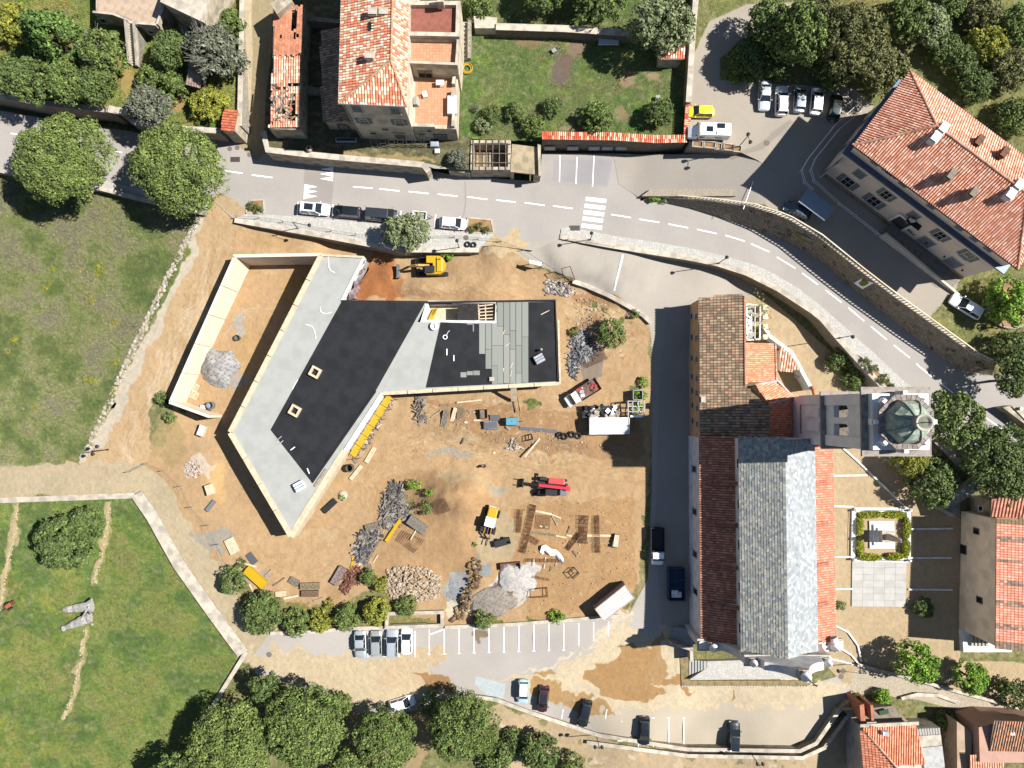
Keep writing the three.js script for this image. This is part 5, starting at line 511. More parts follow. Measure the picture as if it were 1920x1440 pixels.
{
const b=thing('walled_basin','long open basin of pale board-marked concrete walls beside the new building','basin'),y1=RY+.05;const m=surf(0xf4e2c8,0xe8d2b0,5,{k:1.55}),W1=(l,w)=>{const p=l.map(([x,y])=>P(x,y,y1));for(let i=0;i<p.length - 1;i++){const n=Math.max(1,Math.round(p[i].distanceTo(p[i+1])/ 5));for(let k=0;k<n;k++)part(b,'wall_panel',prism(ribQuad(p[i].clone().lerp(p[i+1],k / n+.0015),p[i].clone().lerp(p[i+1],(k+1)/ n - .0015),w),-2,y1),m);}};
W1([[440,481],[319,754]],.45);W1([[437,480],[603,477]],.45);W1([[317,754],[392,781]],.4);part(b,'blinding_strip',prism(px2([[433,610],[440,603],[408,650],[404,656]],-.4),-1.4,-.38),MT.concrete);
const heap=(name,lab,x,y,s,r,h,c0,c1,cat='heap',sx=1)=>{const t=G(x,y,s),o=[],n=26,m=9,f=(i,j)=>{const a=i / n*6.283,k=j / m;const rr=r*k*(.6+.8*fbm(Math.cos(a)*1.9+x,Math.sin(a)*1.9+y,3));return V(rr*Math.cos(a)*sx,h*Math.pow(Math.cos(Math.min(1,k)*1.52),1.1)*(.85+.3*vn(rr*Math.cos(a)*1.4+7,rr*Math.sin(a)*1.4+3))-(k>.98?.25:0),rr*Math.sin(a));};for(let i=0;i<n;i++)for(let j=0;j<m;j++)o.push(...q4(f(i,j),f(i+1,j),f(i+1,j+1),f(i,j+1)));const g=solo(name,geo(o),surf(c0,c1,3,{bump:.08,bf:32,f:9}),lab,cat);g.position.copy(t);return g;};
heap('gravel_heap','round heap of pale grey gravel inside the walled basin',409,688,'pit',3.1,1.5,0xc9c6c2,0x9c9894,'heap');heap('sand_heap','white heap of crushed stone beside the steel loader bucket',966,1086,'low',2.3,.55,0xe6e0d8,0xcfc8c0,'heap',1.35);heap('ballast_heap','low grey heap of fine gravel at the site edge',926,1130,'low',2.1,.45,0xb8ac9c,0x98907f,'heap',1.6);heap('mortar_heap','dull grey spread of crushed stone near broken rock',856,1106,'low',2.2,.2,0xb0b2b2,0x96989a,'heap',.8);
const pl=(x,y,lab)=>{const t=thing('pallet',lab,'pallet');t.position.copy(G(x,y,'pit'));t.rotation.y=-.45;for(let i=0;i<5;i++)part(t,'slat',bx(1.2,.03,.16,0,.15,-.5+i*.25),MT.wood);for(let i=0;i<3;i++)part(t,'bearer',bx(.1,.12,1.1,-.5+i*.5,.07,0),MT.wood);};pl(366,726,'wooden pallet tilted against the basin wall foot');pl(365,741,'slatted wooden pallet lying beside white sacks in the basin');
const buc=(x,y,r,h,lab,m2,s='pit')=>{const t=thing('barrel',lab,'barrel');t.position.copy(G(x,y,s));part(t,'drum',lathe([[0,.03],[r,.03],[r,h],[r - .05,h],[r - .06,.1],[0,.1]],16),m2);part(t,'rim',lathe([[r - .03,h - .02],[r+.03,h],[r - .03,h+.04]],16),m2);};buc(397,760,.55,.8,'blue grey open drum in the basin corner',mat(0x98a0ac));buc(391,773,.5,.7,'brown open drum by the basin wall end',mat(0x8a7a64));buc(446,634,.45,.5,'dark round manhole former in the basin',mat(0x706a64));
const sk=solo('cement_sack',rb(.9,.4,.7,.15),MT.white,'heaped white sack between drums in the basin','sack');sk.position.copy(G(382,764,'pit'));
}
const N3=(f)=>(typeof f==='function'?f:()=>f);
function wall(name,label,line,hi,lo,w,m,cat='wall',group,hs='low'){const t=thing(name,label,cat,group),H=N3(hi),L=N3(lo),p=line.map(([x,y])=>P(x,y,H(x,y)));part(t,'masonry',M(ribbon(p,w,(i)=>L(...line[i]),(i)=>H(...line[i]))),m);part(t,'coping',M(ribbon(p,w+.12,(i)=>H(...line[i]),(i)=>H(...line[i])+.07)),MT.conc2);return t;}
function dense(line,step=30){const o=[];for(let i=0;i<line.length - 1;i++){const[a,b]=line[i],[c,d]=line[i+1],n=Math.max(1,Math.round(Math.hypot(c - a,d - b)/ step));for(let k=0;k<n;k++)o.push([lerp(a,c,k / n),lerp(b,d,k / n)]);}o.push(line[line.length - 1]);return o;}
function sheet(name,poly,h,m,label,kind='structure'){const p=px2(poly,h),g=geo([...flat(p,h)]);const g2=prism(p,h - .3,h);const o=structure(name,g2,m,label);return o;}
const low1=(d)=>(x,y)=>h0(x,y)+d;
wall('road_wall','long rubble retaining wall along the road below the gardens',[[-120,158],[0,179],[75,193],[200,206],[203,207]],6.5,2.6,.7,MT.rubble);
wall('road_wall','rubble retaining wall between the gate pillars and the tiled kiosk',[[243,220],[250,229],[330,240],[415,246]],6.4,2.6,.7,MT.rubble);
{const t=thing('gateway','stone gateway with heavy lintel in the long garden wall','gateway');for(const[x,y]of[[206,205],[238,214]]){const p=P(x,y,7);part(t,'pillar',bx(1,4.6,1,p.x,4.9,p.z),MT.rubble);}part(t,'lintel',beam(P(204,205,7.3),P(240,211,7.3),1,.35),MT.conc2);part(t,'gate_leaf',beam(P(210,212,4.4),P(236,220,4.4),.1,2.8),MT.woodgrey);}
wall('alley_wall','low rubble wall between the alley and the overgrown gardens',[[449,236],[452,120],[455,-60]],(x,y)=>6.7+.5*sm(200,0,y),3,.6,MT.pale);
wall('yard_wall','pale plastered retaining wall of the house yard along the road',[[494,246],[501,281],[571,289],[654,297],[738,304],[793,309],[804,321]],6.55,2.6,.75,MT.plaster);
wall('yard_wall','short dark wall in front of the shrub by the pole covered shed',[[842,314],[882,319]],5.2,2.6,.9,MT.plaster);
{const L=[[1017,254],[1150,256],[1230,261],[1288,260]],t=thing('tile_capped_wall','tall stone garden wall capped with red tiles above the parking bays','wall'),p=L.map(([x,y])=>P(x,y,7.4));part(t,'masonry',M(ribbon(p,.7,()=>2.5,()=>7.3)),MT.dark);const q=[P(1287,258,7.4),P(1291,195,7.4)];part(t,'return_wall',M(ribbon(q,.6,()=>5.8,()=>7.3)),MT.dark);
for(let i=0;i<3;i++){const a=p[i],b=p[i+1],d=V(0,0,.55);part(t,'cap_tiles',cover([V(a.x,7.62,a.z - .5),V(a.x,7.34,a.z+.55),V(b.x,7.34,b.z+.55),V(b.x,7.62,b.z - .5)],{pal:[0xd9603f,0xf0d0b4,0xe8855c,0xc95a3c,0xf2dfc8],w:.3,l:.52,amp:.1}),MV,undefined,'stuff');}part(t,'cap_tiles',cover([V(q[0].x - .5,7.6,q[0].z),V(q[0].x+.5,7.34,q[0].z),V(q[1].x+.5,7.34,q[1].z),V(q[1].x - .5,7.6,q[1].z)],{pal:[0xd9603f,0xf0b094,0xe8855c],w:.3,l:.5,amp:.1}),MV,undefined,'stuff');part(t,'cap_bed',M([ribbon(p,.95,()=>7.3,()=>7.4),ribbon(q,.9,()=>7.3,()=>7.4)]),baseOf(PAL.red));
[1031,1074,1114,1139,1165].forEach((x,i)=>{const y=277+i*.6,s=thing('notice_sign','grey notice panel fixed low on the tile capped wall','sign','notice panels on the tile capped wall');const k=P(x,y,4.2),z=P(x,256,7.4).z+.4;s.position.set(k.x,4.1,z);part(s,'board',bx(1.7,.95,.06,0,0,.12,0,0,-.25),mat(0xb8bcc2));part(s,'print',bx(1.4,.6,.01,0,.02,.16,0,0,-.25),mat(0xd8dade));for(const e of[-.7,.7])part(s,'leg',bar(V(e,-.4,.1),V(e,-1.1,.05),.04),MT.iron);});}
wall('terrace_wall','old stone wall with pale coping across the top of the garden',[[930,50],[1060,54],[1190,63]],8.1,5.6,.9,MT.dark);wall('garden_wall','narrow mossy stone wall between the garden and the upper drive',[[1310,-60],[1300,50],[1295,130],[1291,192]],8.2,5.5,.7,MT.rubble);
{const t=thing('garden_stair','narrow stone stair with side wall beside the terrace wing','stair');for(let i=0;i<9;i++)part(t,'step',prism(px2([[864,46+i*6.5],[878,46+i*6.5],[878,52.5+i*6.5],[864,52.5+i*6.5]],7.5),5.7,8.2 - i*.23),MT.conc2);part(t,'side_wall',prism(px2([[878,46],[884,46],[882,104],[876,104]],7.6),5.7,(i)=>[8.8,8.8,6.9,6.9][i]),MT.pale);part(t,'landing',prism(px2([[888,28],[932,32],[930,52],[890,52]],8),5.7,7.9),MT.conc2);}
{const t=wall('flower_box_wall','low retaining wall below the upper car park carrying stone flower boxes',[[1292,270],[1340,275],[1386,283]],7.25,3,.6,MT.rubble);[[1307,271,.6],[1331,273,1],[1348,276,.4],[1363,277,.9],[1381,280,.3]].forEach(([x,y,k])=>{const s=thing('flower_box','rectangular stone flower box with dry soil on the low wall','planter','flower boxes on the low wall');s.position.copy(P(x,y,7.4)).setY(7.3);s.rotation.y=-.12;const w=1+k;for(const[a,b,c,d]of[[w,.14,0,-.45],[w,.14,0,.45],[.14,.8,-w / 2+.07,0],[.14,.8,w / 2 - .07,0]])part(s,'side',bx(a,.5,b,c,.25,d),MT.conc2);part(s,'soil',bx(w - .2,.3,.7,0,.17,0),MT.soil);});}
{const t=thing('stone_planter','long raised stone planter filled with rubble beside the sloping lane','planter');part(t,'rim',prism(px2([[1206,363],[1224,350],[1372,360],[1374,373],[1267,367],[1222,364]],5.1),2.8,(i)=>[3.9,4.1,6.6,6.6,4.9,4.1][i]),MT.cobble);}
const FT=[[1222,367,3.7],[1267,370,4.3],[1339,376,5.5],[1411,386,6.75],[1458,401,7.05],[1480,410,7.05],[1536,443,7.05],[1619,510,7.05],[1674,552,7.05],[1758,613,7],[1827,663,6.8],[1868,681,6.6]],FB=[[1200,378],[1255,384],[1305,394],[1400,426],[1440,441],[1480,457],[1536,490],[1619,559],[1702,625],[1758,667],[1800,696],[1860,704]];
{const t=thing('battered_wall','high sloping rubble wall holding up the yard of the ochre building','wall'),o=[],T=FT.map(p=>P(...p)),B=FB.map(([x,y])=>P(x,y,2.9));const K=4;for(let i=0;i<T.length - 1;i++)for(let k=0;k<K;k++)for(let j=0;j<3;j++){const f=(u,v)=>T[i].clone().lerp(T[i+1],u).lerp(B[i].clone().lerp(B[i+1],u),v);o.push(...q4(f(k / K,j / 3),f(k / K,(j+1)/ 3),f((k+1)/ K,(j+1)/ 3),f((k+1)/ K,j / 3)));}part(t,'masonry',geo(o),MT.rubble);part(t,'coping',M(ribbon(T,.4,(i)=>T[i].y - .1,(i)=>T[i].y+.15)),MT.conc2);
const r=RNG(4),l=[];for(let i=0;i<46;i++){const s=Math.floor(3+r()*8),u=r(),v=.15+r()*.75,p=T[s].clone().lerp(T[s+1],u).lerp(B[s].clone().lerp(B[s+1],u),v);const g=leafBall(26,.3+r()*.4,.2,.3+r()*.3,.16,i,[0x5c5a30,0x6b6a3a,0x4a4a2a]);g.translate(p.x,p.y+.1,p.z);l.push(g);}part(t,'wall_weeds',M(l),MV,undefined,'stuff');
const f=thing('balustrade','cream baluster railing along the top of the high sloping wall','railing'),bl=[];for(let i=1;i<T.length - 1;i++){const a=T[i],b=T[i+1],n=Math.round(a.distanceTo(b)/ .55);for(let k=0;k<n;k++){const p=a.clone().lerp(b,k / n);bl.push(bx(.12,.9,.12,p.x,p.y+.55,p.z));}part(f,'rail',beam(a.clone().add(V(0,1.03,0)),b.clone().add(V(0,1.03,0)),.16,.1),MT.cream);}part(f,'baluster',M(bl),MT.cream,undefined,'stuff');
const onW=(x,y)=>{let best=1e9,res=5;for(let i=0;i<T.length - 1;i++)for(let u=0;u<=1;u+=.1)for(let v=0;v<=1;v+=.05){const tx=lerp(lerp(FT[i][0],FT[i+1][0],u),lerp(FB[i][0],FB[i+1][0],u),v),ty=lerp(lerp(FT[i][1],FT[i+1][1],u),lerp(FB[i][1],FB[i+1][1],u),v),d=(tx - x)**2+(ty - y)**2;if(d<best){best=d;res=lerp(lerp(FT[i][2],FT[i+1][2],u),2.9,v);}}return res+.12;};
const board=(c,lab,cols)=>{const s=thing('wall_board',lab,'board'),q=c.map(([x,y])=>P(x,y,onW(x,y)));part(s,'panel',M([geo([...q4(...q)]),geo([...q4(...q.map(p=>p.clone().add(V(.03,-.06,-.03))))])]),cols[0]);const m=q[0].clone().add(q[1]).add(q[2]).add(q[3]).multiplyScalar(.25).add(V(0,.02,0)),o=[],N=16,kk=cols[2]??.62;const e1=q[1].clone().sub(q[0]).multiplyScalar(.5*kk),e2=q[3].clone().sub(q[0]).multiplyScalar(.5*kk);for(let i=0;i<N;i++){const g=(a)=>{const t=a / N*6.283,c1=Math.cos(t),s1=Math.sin(t),w=Math.pow(Math.abs(c1),4)+Math.pow(Math.abs(s1),4);const k=1 / Math.pow(w,.25);return m.clone().addScaledVector(e1,c1*k).addScaledVector(e2,s1*k).add(V(-.02,.05,.02));};const a=g(i),b=g(i+1);o.push(m.x,m.y+.05,m.z,a.x,a.y,a.z,b.x,b.y,b.z);}part(s,'print',geo(o),cols[1]);};
board([[1601,531],[1621,519],[1638,531],[1617,542]],'white board with rounded green print on the high sloping wall',[MT.whitepaint,mat(0xa2ad2c)]);board([[1484,440],[1492,433],[1523,450],[1514,459]],'grey framed board filled with olive green on the high sloping wall',[mat(0xb9b4a4),mat(0x9a9a3c),.86]);}
const KL=[[1050,443],[1100,452],[1150,461],[1205,470],[1289,483],[1344,494],[1400,512],[1458,541],[1486,559],[1524,584],[1541,598],[1569,631],[1594,659],[1640,709],[1665,734],[1745,816],[1800,871]],KO=[[1052,430],[1062,426],[1105,433],[1150,442],[1205,450],[1289,464],[1358,480],[1400,492],[1424,500],[1458,517],[1499,542],[1541,575],[1569,600],[1613,639],[1635,658],[1691,711],[1758,764],[1800,800],[1866,852]];
wall('churchyard_wall','long curved stone retaining wall dropping from the road to the churchyard',KL,3.1,(x,y)=>-1,.7,MT.rubble);
sheet('pavement',[...KO,[1850,880],[1800,868],[1745,814],[1700,768],[1690,735],[1655,705],[1613,668],[1594,657],[1569,630],[1541,597],[1524,583],[1486,558],[1458,540],[1400,511],[1344,493],[1289,482],[1205,469],[1150,460],[1100,451],[1052,442]],3.13,MT.pave);
sheet('flower_bed',[[1600,660],[1613,669],[1655,706],[1690,736],[1700,768],[1668,734],[1640,706]],3.11,MT.soil);
wall('roadside_wall','low paved wall above the site beside the parked cars',[[440,413],[520,427],[600,441],[700,460],[745,469],[820,469],[898,469]],3.35,-.6,.6,MT.pale);
sheet('pavement',[[440,410],[462,401],[494,402],[560,406],[700,419],[790,427],[876,437],[926,438],[905,460],[897,466],[745,465],[700,456],[600,437]],3.13,MT.pave);
for(const[pts,lab]of[[[[468,376],[494,374],[493,400],[461,399]],'small kerbed roadside bed at the west end of the parking row'],[[[877,408],[921,412],[926,437],[876,436]],'small kerbed roadside bed at the east end of the parking row']]){const t=thing('kerbed_bed',lab,'planter'),p=px2(pts,3.2);for(let i=0;i<4;i++)part(t,'kerb',prism(ribQuad(p[i],p[(i+1)%4],.2),2.9,3.2),MT.conc2);part(t,'soil',prism(offset(p,-.1),2.9,3.12),MT.soil);}
wall('field_wall','low stone wall between the pavement and the western field',[[-120,302],[0,320],[100,340],[190,354],[270,374],[330,390],[385,400]],3.45,.8,.5,MT.pale);sheet('pavement',[[-120,286],[0,303],[100,322],[190,337],[270,356],[330,372],[394,378],[386,397],[330,388],[270,372],[190,352],[100,338],[0,318],[-120,300]],3.12,MT.pave);
wall('field_edge_wall','broad flat stone wall between the cobbled path and the lower field',dense([[-120,941],[0,938],[120,934],[252,929]]),low1(.35),low1(-1.2),.7,MT.pale);
wall('field_edge_wall','broad pale stone kerb curving down beside the cobbled path',dense([[256,926],[285,968],[335,1058],[400,1150],[455,1225]]),low1(.4),low1(-1.2),1.7,MT.pale);wall('field_edge_wall','thin pale wall along the lane at the lower field corner',dense([[462,1222],[425,1282],[372,1368],[336,1440]]),low1(.4),low1(-1.2),.5,MT.conc2);
wall('site_kerb','pale kerb wall between scrub and the western parking bays',dense([[507,1187],[560,1187],[660,1178],[722,1177]]),low1(.3),low1(-1),.4,MT.conc2);wall('site_kerb','pale kerb wall between rubble and the eastern parking bays',dense([[834,1176],[960,1171],[1100,1160],[1160,1155]]),low1(.35),low1(-1),.4,MT.conc2);
wall('car_park_wall','inner low stone wall round the southern edge of the car park',dense([[868,1303],[930,1312],[1000,1338],[1120,1378],[1290,1405],[1500,1408],[1530,1394],[1572,1334],[1598,1314]]),(x,y)=>h0(x,y)+.6+.8*sm(1150,1350,x),low1(-2.5),.45,MT.rubble);wall('car_park_wall','outer low stone wall below the southern edge of the car park',dense([[1100,1392],[1290,1417],[1505,1421],[1546,1402],[1586,1346],[1608,1328]]),(x,y)=>h0(x,y)+.5+.6*sm(1150,1350,x),low1(-2.5),.45,MT.rubble);
wall('lane_wall','low wall with dark coping along the cobbled lane below the churchyard',dense([[1608,1246],[1650,1258],[1720,1275],[1800,1298],[1920,1330],[1980,1345]]),low1(.7),low1(-1),.35,MT.rubble);wall('lane_wall','curved pale kerb on the lower side of the cobbled lane',dense([[1690,1310],[1720,1302],[1760,1304],[1800,1318]]),low1(.5),low1(-1.5),.4,MT.pale);
sheet2('cobbled_lane',[[1598,1262],[1610,1250],[1680,1268],[1800,1300],[1990,1348],[1990,1362],[1860,1345],[1790,1330],[1720,1312],[1640,1302],[1592,1302]],MT.cobble);
function sheet2(name,poly,m){const g=sheetGeo(poly,h0,.06,8);g.deleteAttribute('uv');muv(g);return structure(name,g,m);}
wall('lower_road_wall','low white wall curving between the lower road and the site',dense([[1074,527],[1100,536],[1140,553],[1175,572],[1205,590],[1221,605]]),low1(.5),low1(-1.5),.55,MT.white);
sheet2('drain_channel',[[1166,477],[1170,478],[1153,546],[1149.5,545]],MT.white);
{const t=thing('concrete_pit','rectangular concrete pit half roofed in beige beside the parked cars','pit');const c=px2([[723,1148],[832,1145],[832,1176],[721,1180]],.5),I=offset(c,-.5);for(let i=0;i<4;i++){const j=(i+1)%4;part(t,'side_wall',prism([c[i],c[j],I[j],I[i]],-1.8,.5),MT.conc2);}part(t,'cover_slab',prism([I[0],I[0].clone().lerp(I[1],.63),I[3].clone().lerp(I[2],.63),I[3]],-1,-.6),surf(0xcdb484,0xb59c6c,3));part(t,'pit_floor',prism(I,-1.8,-1.7),MT.dark);part(t,'mesh_panel',beam(P(738,1170,.2),P(800,1168,.2),.06,.7),MT.tin);}
[[[1562,892],[1626,891]],[[1563,949],[1600,950]],[[1563,1044],[1599,1044]],[[1566,1104],[1598,1104]],[[1708,992],[1787,991]],[[1706,1046],[1784,1046]],[[1703,1105],[1786,1106]],[[1578,838],[1605,862],[1650,905],[1702,955]],[[1660,845],[1680,872],[1722,912]],[[1566,1173],[1590,1185],[1608,1210],[1615,1240]],[[1572,1213],[1596,1228],[1610,1245]],[[1546,1233],[1575,1239],[1604,1247]]].forEach((l,i)=>{const t=thing('stone_edging','thin white stone edging laid across the churchyard','edging','stone edgings in the churchyard'),p=dense(l,14).map(([x,y])=>P(x,y,h0(x,y)+.15));for(let k=0;k<p.length - 1;k++)part(t,'edge_stone',prism(ribQuad(p[k],p[k].clone().lerp(p[k+1],.985),.24),p[k].y - .4,p[k].y+.12),MT.white);});
{const r=RNG(21),l=[],l2=[];for(let i=0;i<700;i++){const t=r(),y=lerp(405,850,t),x=lerp(384,168,Math.pow(t,.92))+(r()- .5)*12 - 6,s=.08+r()*r()*.35,p=G(x,y);const g=new THREE.IcosahedronGeometry(s,0);g.scale(1,.6,1);g.rotateY(r()*6);g.translate(p.x,p.y+.08,p.z);l.push(tint(prep(g),A([0xe2d8c6,0xc9bca6,0xb3a690,0xd6c6aa][i%4])));}const o=solo('rubble_margin',M(l),MV,'line of loose pale stones along the edge of the western field','rubble');o.userData.kind='stuff';}
function mark(pts,s,name='road_marking',col=MT.whitepaint,parent){const p=pts.map(([x,y])=>P(x,y,S[s](x,y)+(s==='low'?.06:.008)));const o=[];for(let i=1;i<p.length - 1;i++){const n=(p[i].z - p[0].z)*(p[i+1].x - p[0].x)-(p[i].x - p[0].x)*(p[i+1].z - p[0].z);for(const q of n>0?[p[0],p[i],p[i+1]]:[p[0],p[i+1],p[i]])o.push(q.x,q.y,q.z);}part(parent,name,geo(o),col);}
const dash=(a,b,w,s,nm,parent)=>{const L=Math.hypot(b[0]- a[0],b[1]- a[1]),nx=-(b[1]- a[1])/ L*w / 2,ny=(b[0]- a[0])/ L*w / 2;mark([[a[0]+nx,a[1]+ny],[b[0]+nx,b[1]+ny],[b[0]- nx,b[1]- ny],[a[0]- nx,a[1]- ny]],s,nm,MT.whitepaint,parent);};
const mainRoad=scene.getObjectByName('main_road'),carPark=scene.getObjectByName('car_park'),courtYard=scene.getObjectByName('upper_courtyard');
for(const[a,b,c,d]of[[20,250,36,252],[-30,243,0,247],[211,283,229,286],[246,289,256,290],[421,320,455,325],[472,328,511,333],[662,350,699,353],[711,354,749,358],[766,359,804,363],[821,364,858,368],[876,369,914,374],[930,375,967,379],[984,380,1021,385],[1037,386,1074,391],[1146,402,1183,408],[1199,411,1236,417],[1253,420,1290,427],[1307,430,1344,438],[1360,441,1396,452],[1408,457,1442,472],[1457,482,1491,503],[1504,512,1534,534],[1548,544,1578,567],[1591,577,1620,602],[1633,612,1663,637],[1676,647,1706,671],[1718,682,1748,707],[1762,717,1792,741],[1848,783,1880,805]])dash([a,b],[c,d],2,'road','lane_dash',mainRoad);
for(const[x,y]of[[1117,374],[1115,387],[1113,399],[1111,411],[1109,424]])mark([[x - 18,y - 5],[x+20,y - .5],[x+19,y+6.5],[x - 19,y+2]],'road','crossing_bar',MT.whitepaint,mainRoad);
for(let i=0;i<3;i++){const y=317+i*9;mark([[625,y - 4],[624.6,y+4.6],[600,y]],'road','hump_triangle',MT.whitepaint,mainRoad);const z=350+i*9;mark([[571,z - 4.6],[595,z],[570.6,z+4.6]],'road','hump_triangle',MT.whitepaint,mainRoad);}dash([625,313],[624,340],1.2,'road','hump_line',mainRoad);dash([571,346],[570,374],1.2,'road','hump_line',mainRoad);
for(const[a,b,c,d]of[[559,378,557,404],[624,383,622,409],[689,389,686,415],[752,395,750,412],[817,402,815,427],[1050,291,1049,340],[1082,294,1080,345],[1114,292,1111,350]])dash([a,b],[c,d],1.6,'road','bay_line',mainRoad);
for(let i=0;i<13;i++){const x=805+i*28;dash([x,1180 - i*1.2],[x,1228 - i*.9 -(i>9?(i - 9)*8:0)],1.4,'low','bay_line',carPark);if(i<10)dash([x - 2.5,1227 - i*.9],[x+2.5,1227 - i*.9],1.4,'low','bay_tick',carPark);}for(const x of[690,720,748,778])dash([x,1184],[x,1232],1.4,'low','bay_line',carPark);for(const x of[1056,1138,1197,1225,1254,1282])dash([x,x<1190?1330:1346],[x -(x<1190?3:0),x<1190?1348:1400],1.4,'low','bay_line',carPark);for(const x of[1225,1254,1282])dash([x - 2.5,1346],[x+2.5,1346],1.4,'low','bay_tick',carPark);
mark([[1166,1350],[1169,1390],[1158,1390]],'low','painted_triangle',MT.whitepaint,carPark);mark([[892,1268],[948,1282],[944,1311],[915,1305],[889,1283]],'low','blue_bay_marking',surf(0xc6dede,0xd2cab8,3,{f:8}),carPark);dash([806,1190],[832,1180],2,'low','painted_line',carPark);dash([1394,392],[1412,340],1.2,'up','painted_line',courtYard);
for(const[x,y,s,r]of[[431,279,'road',.35],[445,277,'road',.35],[468,290,'road',.35],[505,1227,'low',.4],[1581,1258,'low',.4],[1577,1268,'low',.4],[1438,268,'up',.4],[874,446,'road',.4]]){const p=G(x,y,s),o=solo('manhole_cover',M([cyl(r,r,.03,0,0,0,20),...[-.2,0,.2].map(z=>bx(r*1.2,.01,.05,0,.035,z*r / .35))]),mat(0x8f7f74),'round iron manhole cover set in the paving','manhole','manhole covers');o.position.set(p.x,p.y+(s==='low'?.07:s==='road'&&y>400?.14:.012),p.z);}
for(const[x,y]of[[441,299],[1078,428]]){const p=G(x,y,'road'),o=thing('drain_grate',x<900?'rectangular iron drain grate near the alley mouth':'small iron drain grate by the pedestrian crossing','grate');o.position.set(p.x,p.y+(x>900?.14:.02),p.z);for(let i=0;i<5;i++)part(o,'bar',bx(1.4,.03,.1,0,0,-.3+i*.15),MT.iron);part(o,'frame',bx(1.5,.02,.8,0,-.01,0),mat(0x9a8a80));}
const FOL={pine:[0x7c8e42,0x6e803a,0x8c9a4c,0x607234],dark:[0x5f7236,0x6c7f3c,0x51642e,0x788a46],mid:[0x74883c,0x66793a,0x86974a,0x5a6d32],bright:[0x86b032,0x78a22c,0x9abf42,0x6a9028],olive:[0x8f9a66,0x7f8a5a,0xa2ab7c,0x707c50],yellow:[0x9c9c34,0x8c9238,0xb0aa38,0x788634],grey:[0x7d826a,0x6f745c,0x8c8e78,0x626850],hedge:[0xd8dc34,0xc2cc30,0xe6e444,0xa8b628],fir:[0x67853a,0x587632,0x769444,0x4c692c],euc:[0x7f8048,0x6f7240,0x929058,0x5e6436]};
const barkM=MT.bark;
function lumps(kind,seed,R,H,nl,lr,per,leaf,pal,o={}){
const r=RNG(seed),c=pal.map(h=>A(h).map(x=>x*1.4)),pos=[],col=[];const cen=[],lob=[];const nlob=o.lobes??6;for(let i=0;i<nlob;i++)lob.push([i / nlob*6.283+r(),.75+.4*r()]);
for(let i=0;i<nl;i++){const t=r()*6.283,k=Math.sqrt(r());let e=1;for(const[a,q]of lob){let d=Math.abs(((t - a+9.425)%6.283)- 3.1416);if(d<.6)e=lerp(q,e,d / .6*.6);}const rad=k*R*e*.92,dome=Math.sqrt(Math.max(0,1 - k*k));let y;if(kind==='cone')y=H*(1 - k)*(.75+.3*r());else if(r()<(o.fill??.72))y=H*(.25+.75*dome)*(.85+.15*r());else y=H*dome*r()*.8;cen.push([rad*Math.cos(t),y,rad*Math.sin(t),lr*(.65+.7*r()),r()]);}
for(const[x,y,z,q,s]of cen){const tone=.78+.44*s;for(let i=0;i<per;i++){const t=r()*6.283,u=r()*1.5 - .5,w=Math.sqrt(Math.max(0,1 - u*u)),d=V(w*Math.cos(t),u,w*Math.sin(t)),k=q*(.72+.34*r()),p=V(x+d.x*k,y+d.y*k*.8,z+d.z*k),n=d.clone().add(V(r()- .5,r()- .5,r()- .5).multiplyScalar(1.3)).normalize(),a=n.clone().cross(V(r()- .5,r()- .5,r()- .5)).normalize(),b=n.clone().cross(a),e=leaf*(.6+.8*r()),cc=c[Math.floor(r()*c.length)],m=tone*(.8+.4*r());for(const v of[p.clone().addScaledVector(a,e),p.clone().addScaledVector(b,e*.55).addScaledVector(a,-e*.4),p.clone().addScaledVector(b,-e*.55).addScaledVector(a,-e*.4)]){pos.push(v.x,v.y,v.z);col.push(cc[0]*m,cc[1]*m,cc[2]*m);}}}
return geo(pos,col);}
const crowns=new Map();
function crown(kind,cls,v){const k=kind+cls+v;if(!crowns.has(k)){const pal=FOL[kind]??FOL.mid,s=[...k].reduce((a,ch)=>a*31+ch.charCodeAt(0)|0,7);const D={L:[7,5.2,230,.95,84,.24],M:[3.6,3.6,120,.66,52,.24],S:[1.9,1.9,60,.42,44,.17],B:[.85,.85,20,.26,40,.1]}[cls];crowns.set(k,[lumps(kind==='fir'?'cone':kind,s,D[0],kind==='pine'?D[1]*.8:kind==='fir'?D[1]*2:D[1],kind==='pine'?D[2]*.9:D[2],kind==='pine'?D[3]*1.12:D[3],kind==='pine'?D[4]*1.9|0:D[4],kind==='pine'?D[5]*.85:D[5],pal,{fill:kind==='pine'?.92:.72,lobes:cls==='B'?3:7}),D[0],D[1]]);}return crowns.get(k);}
let tv=0;
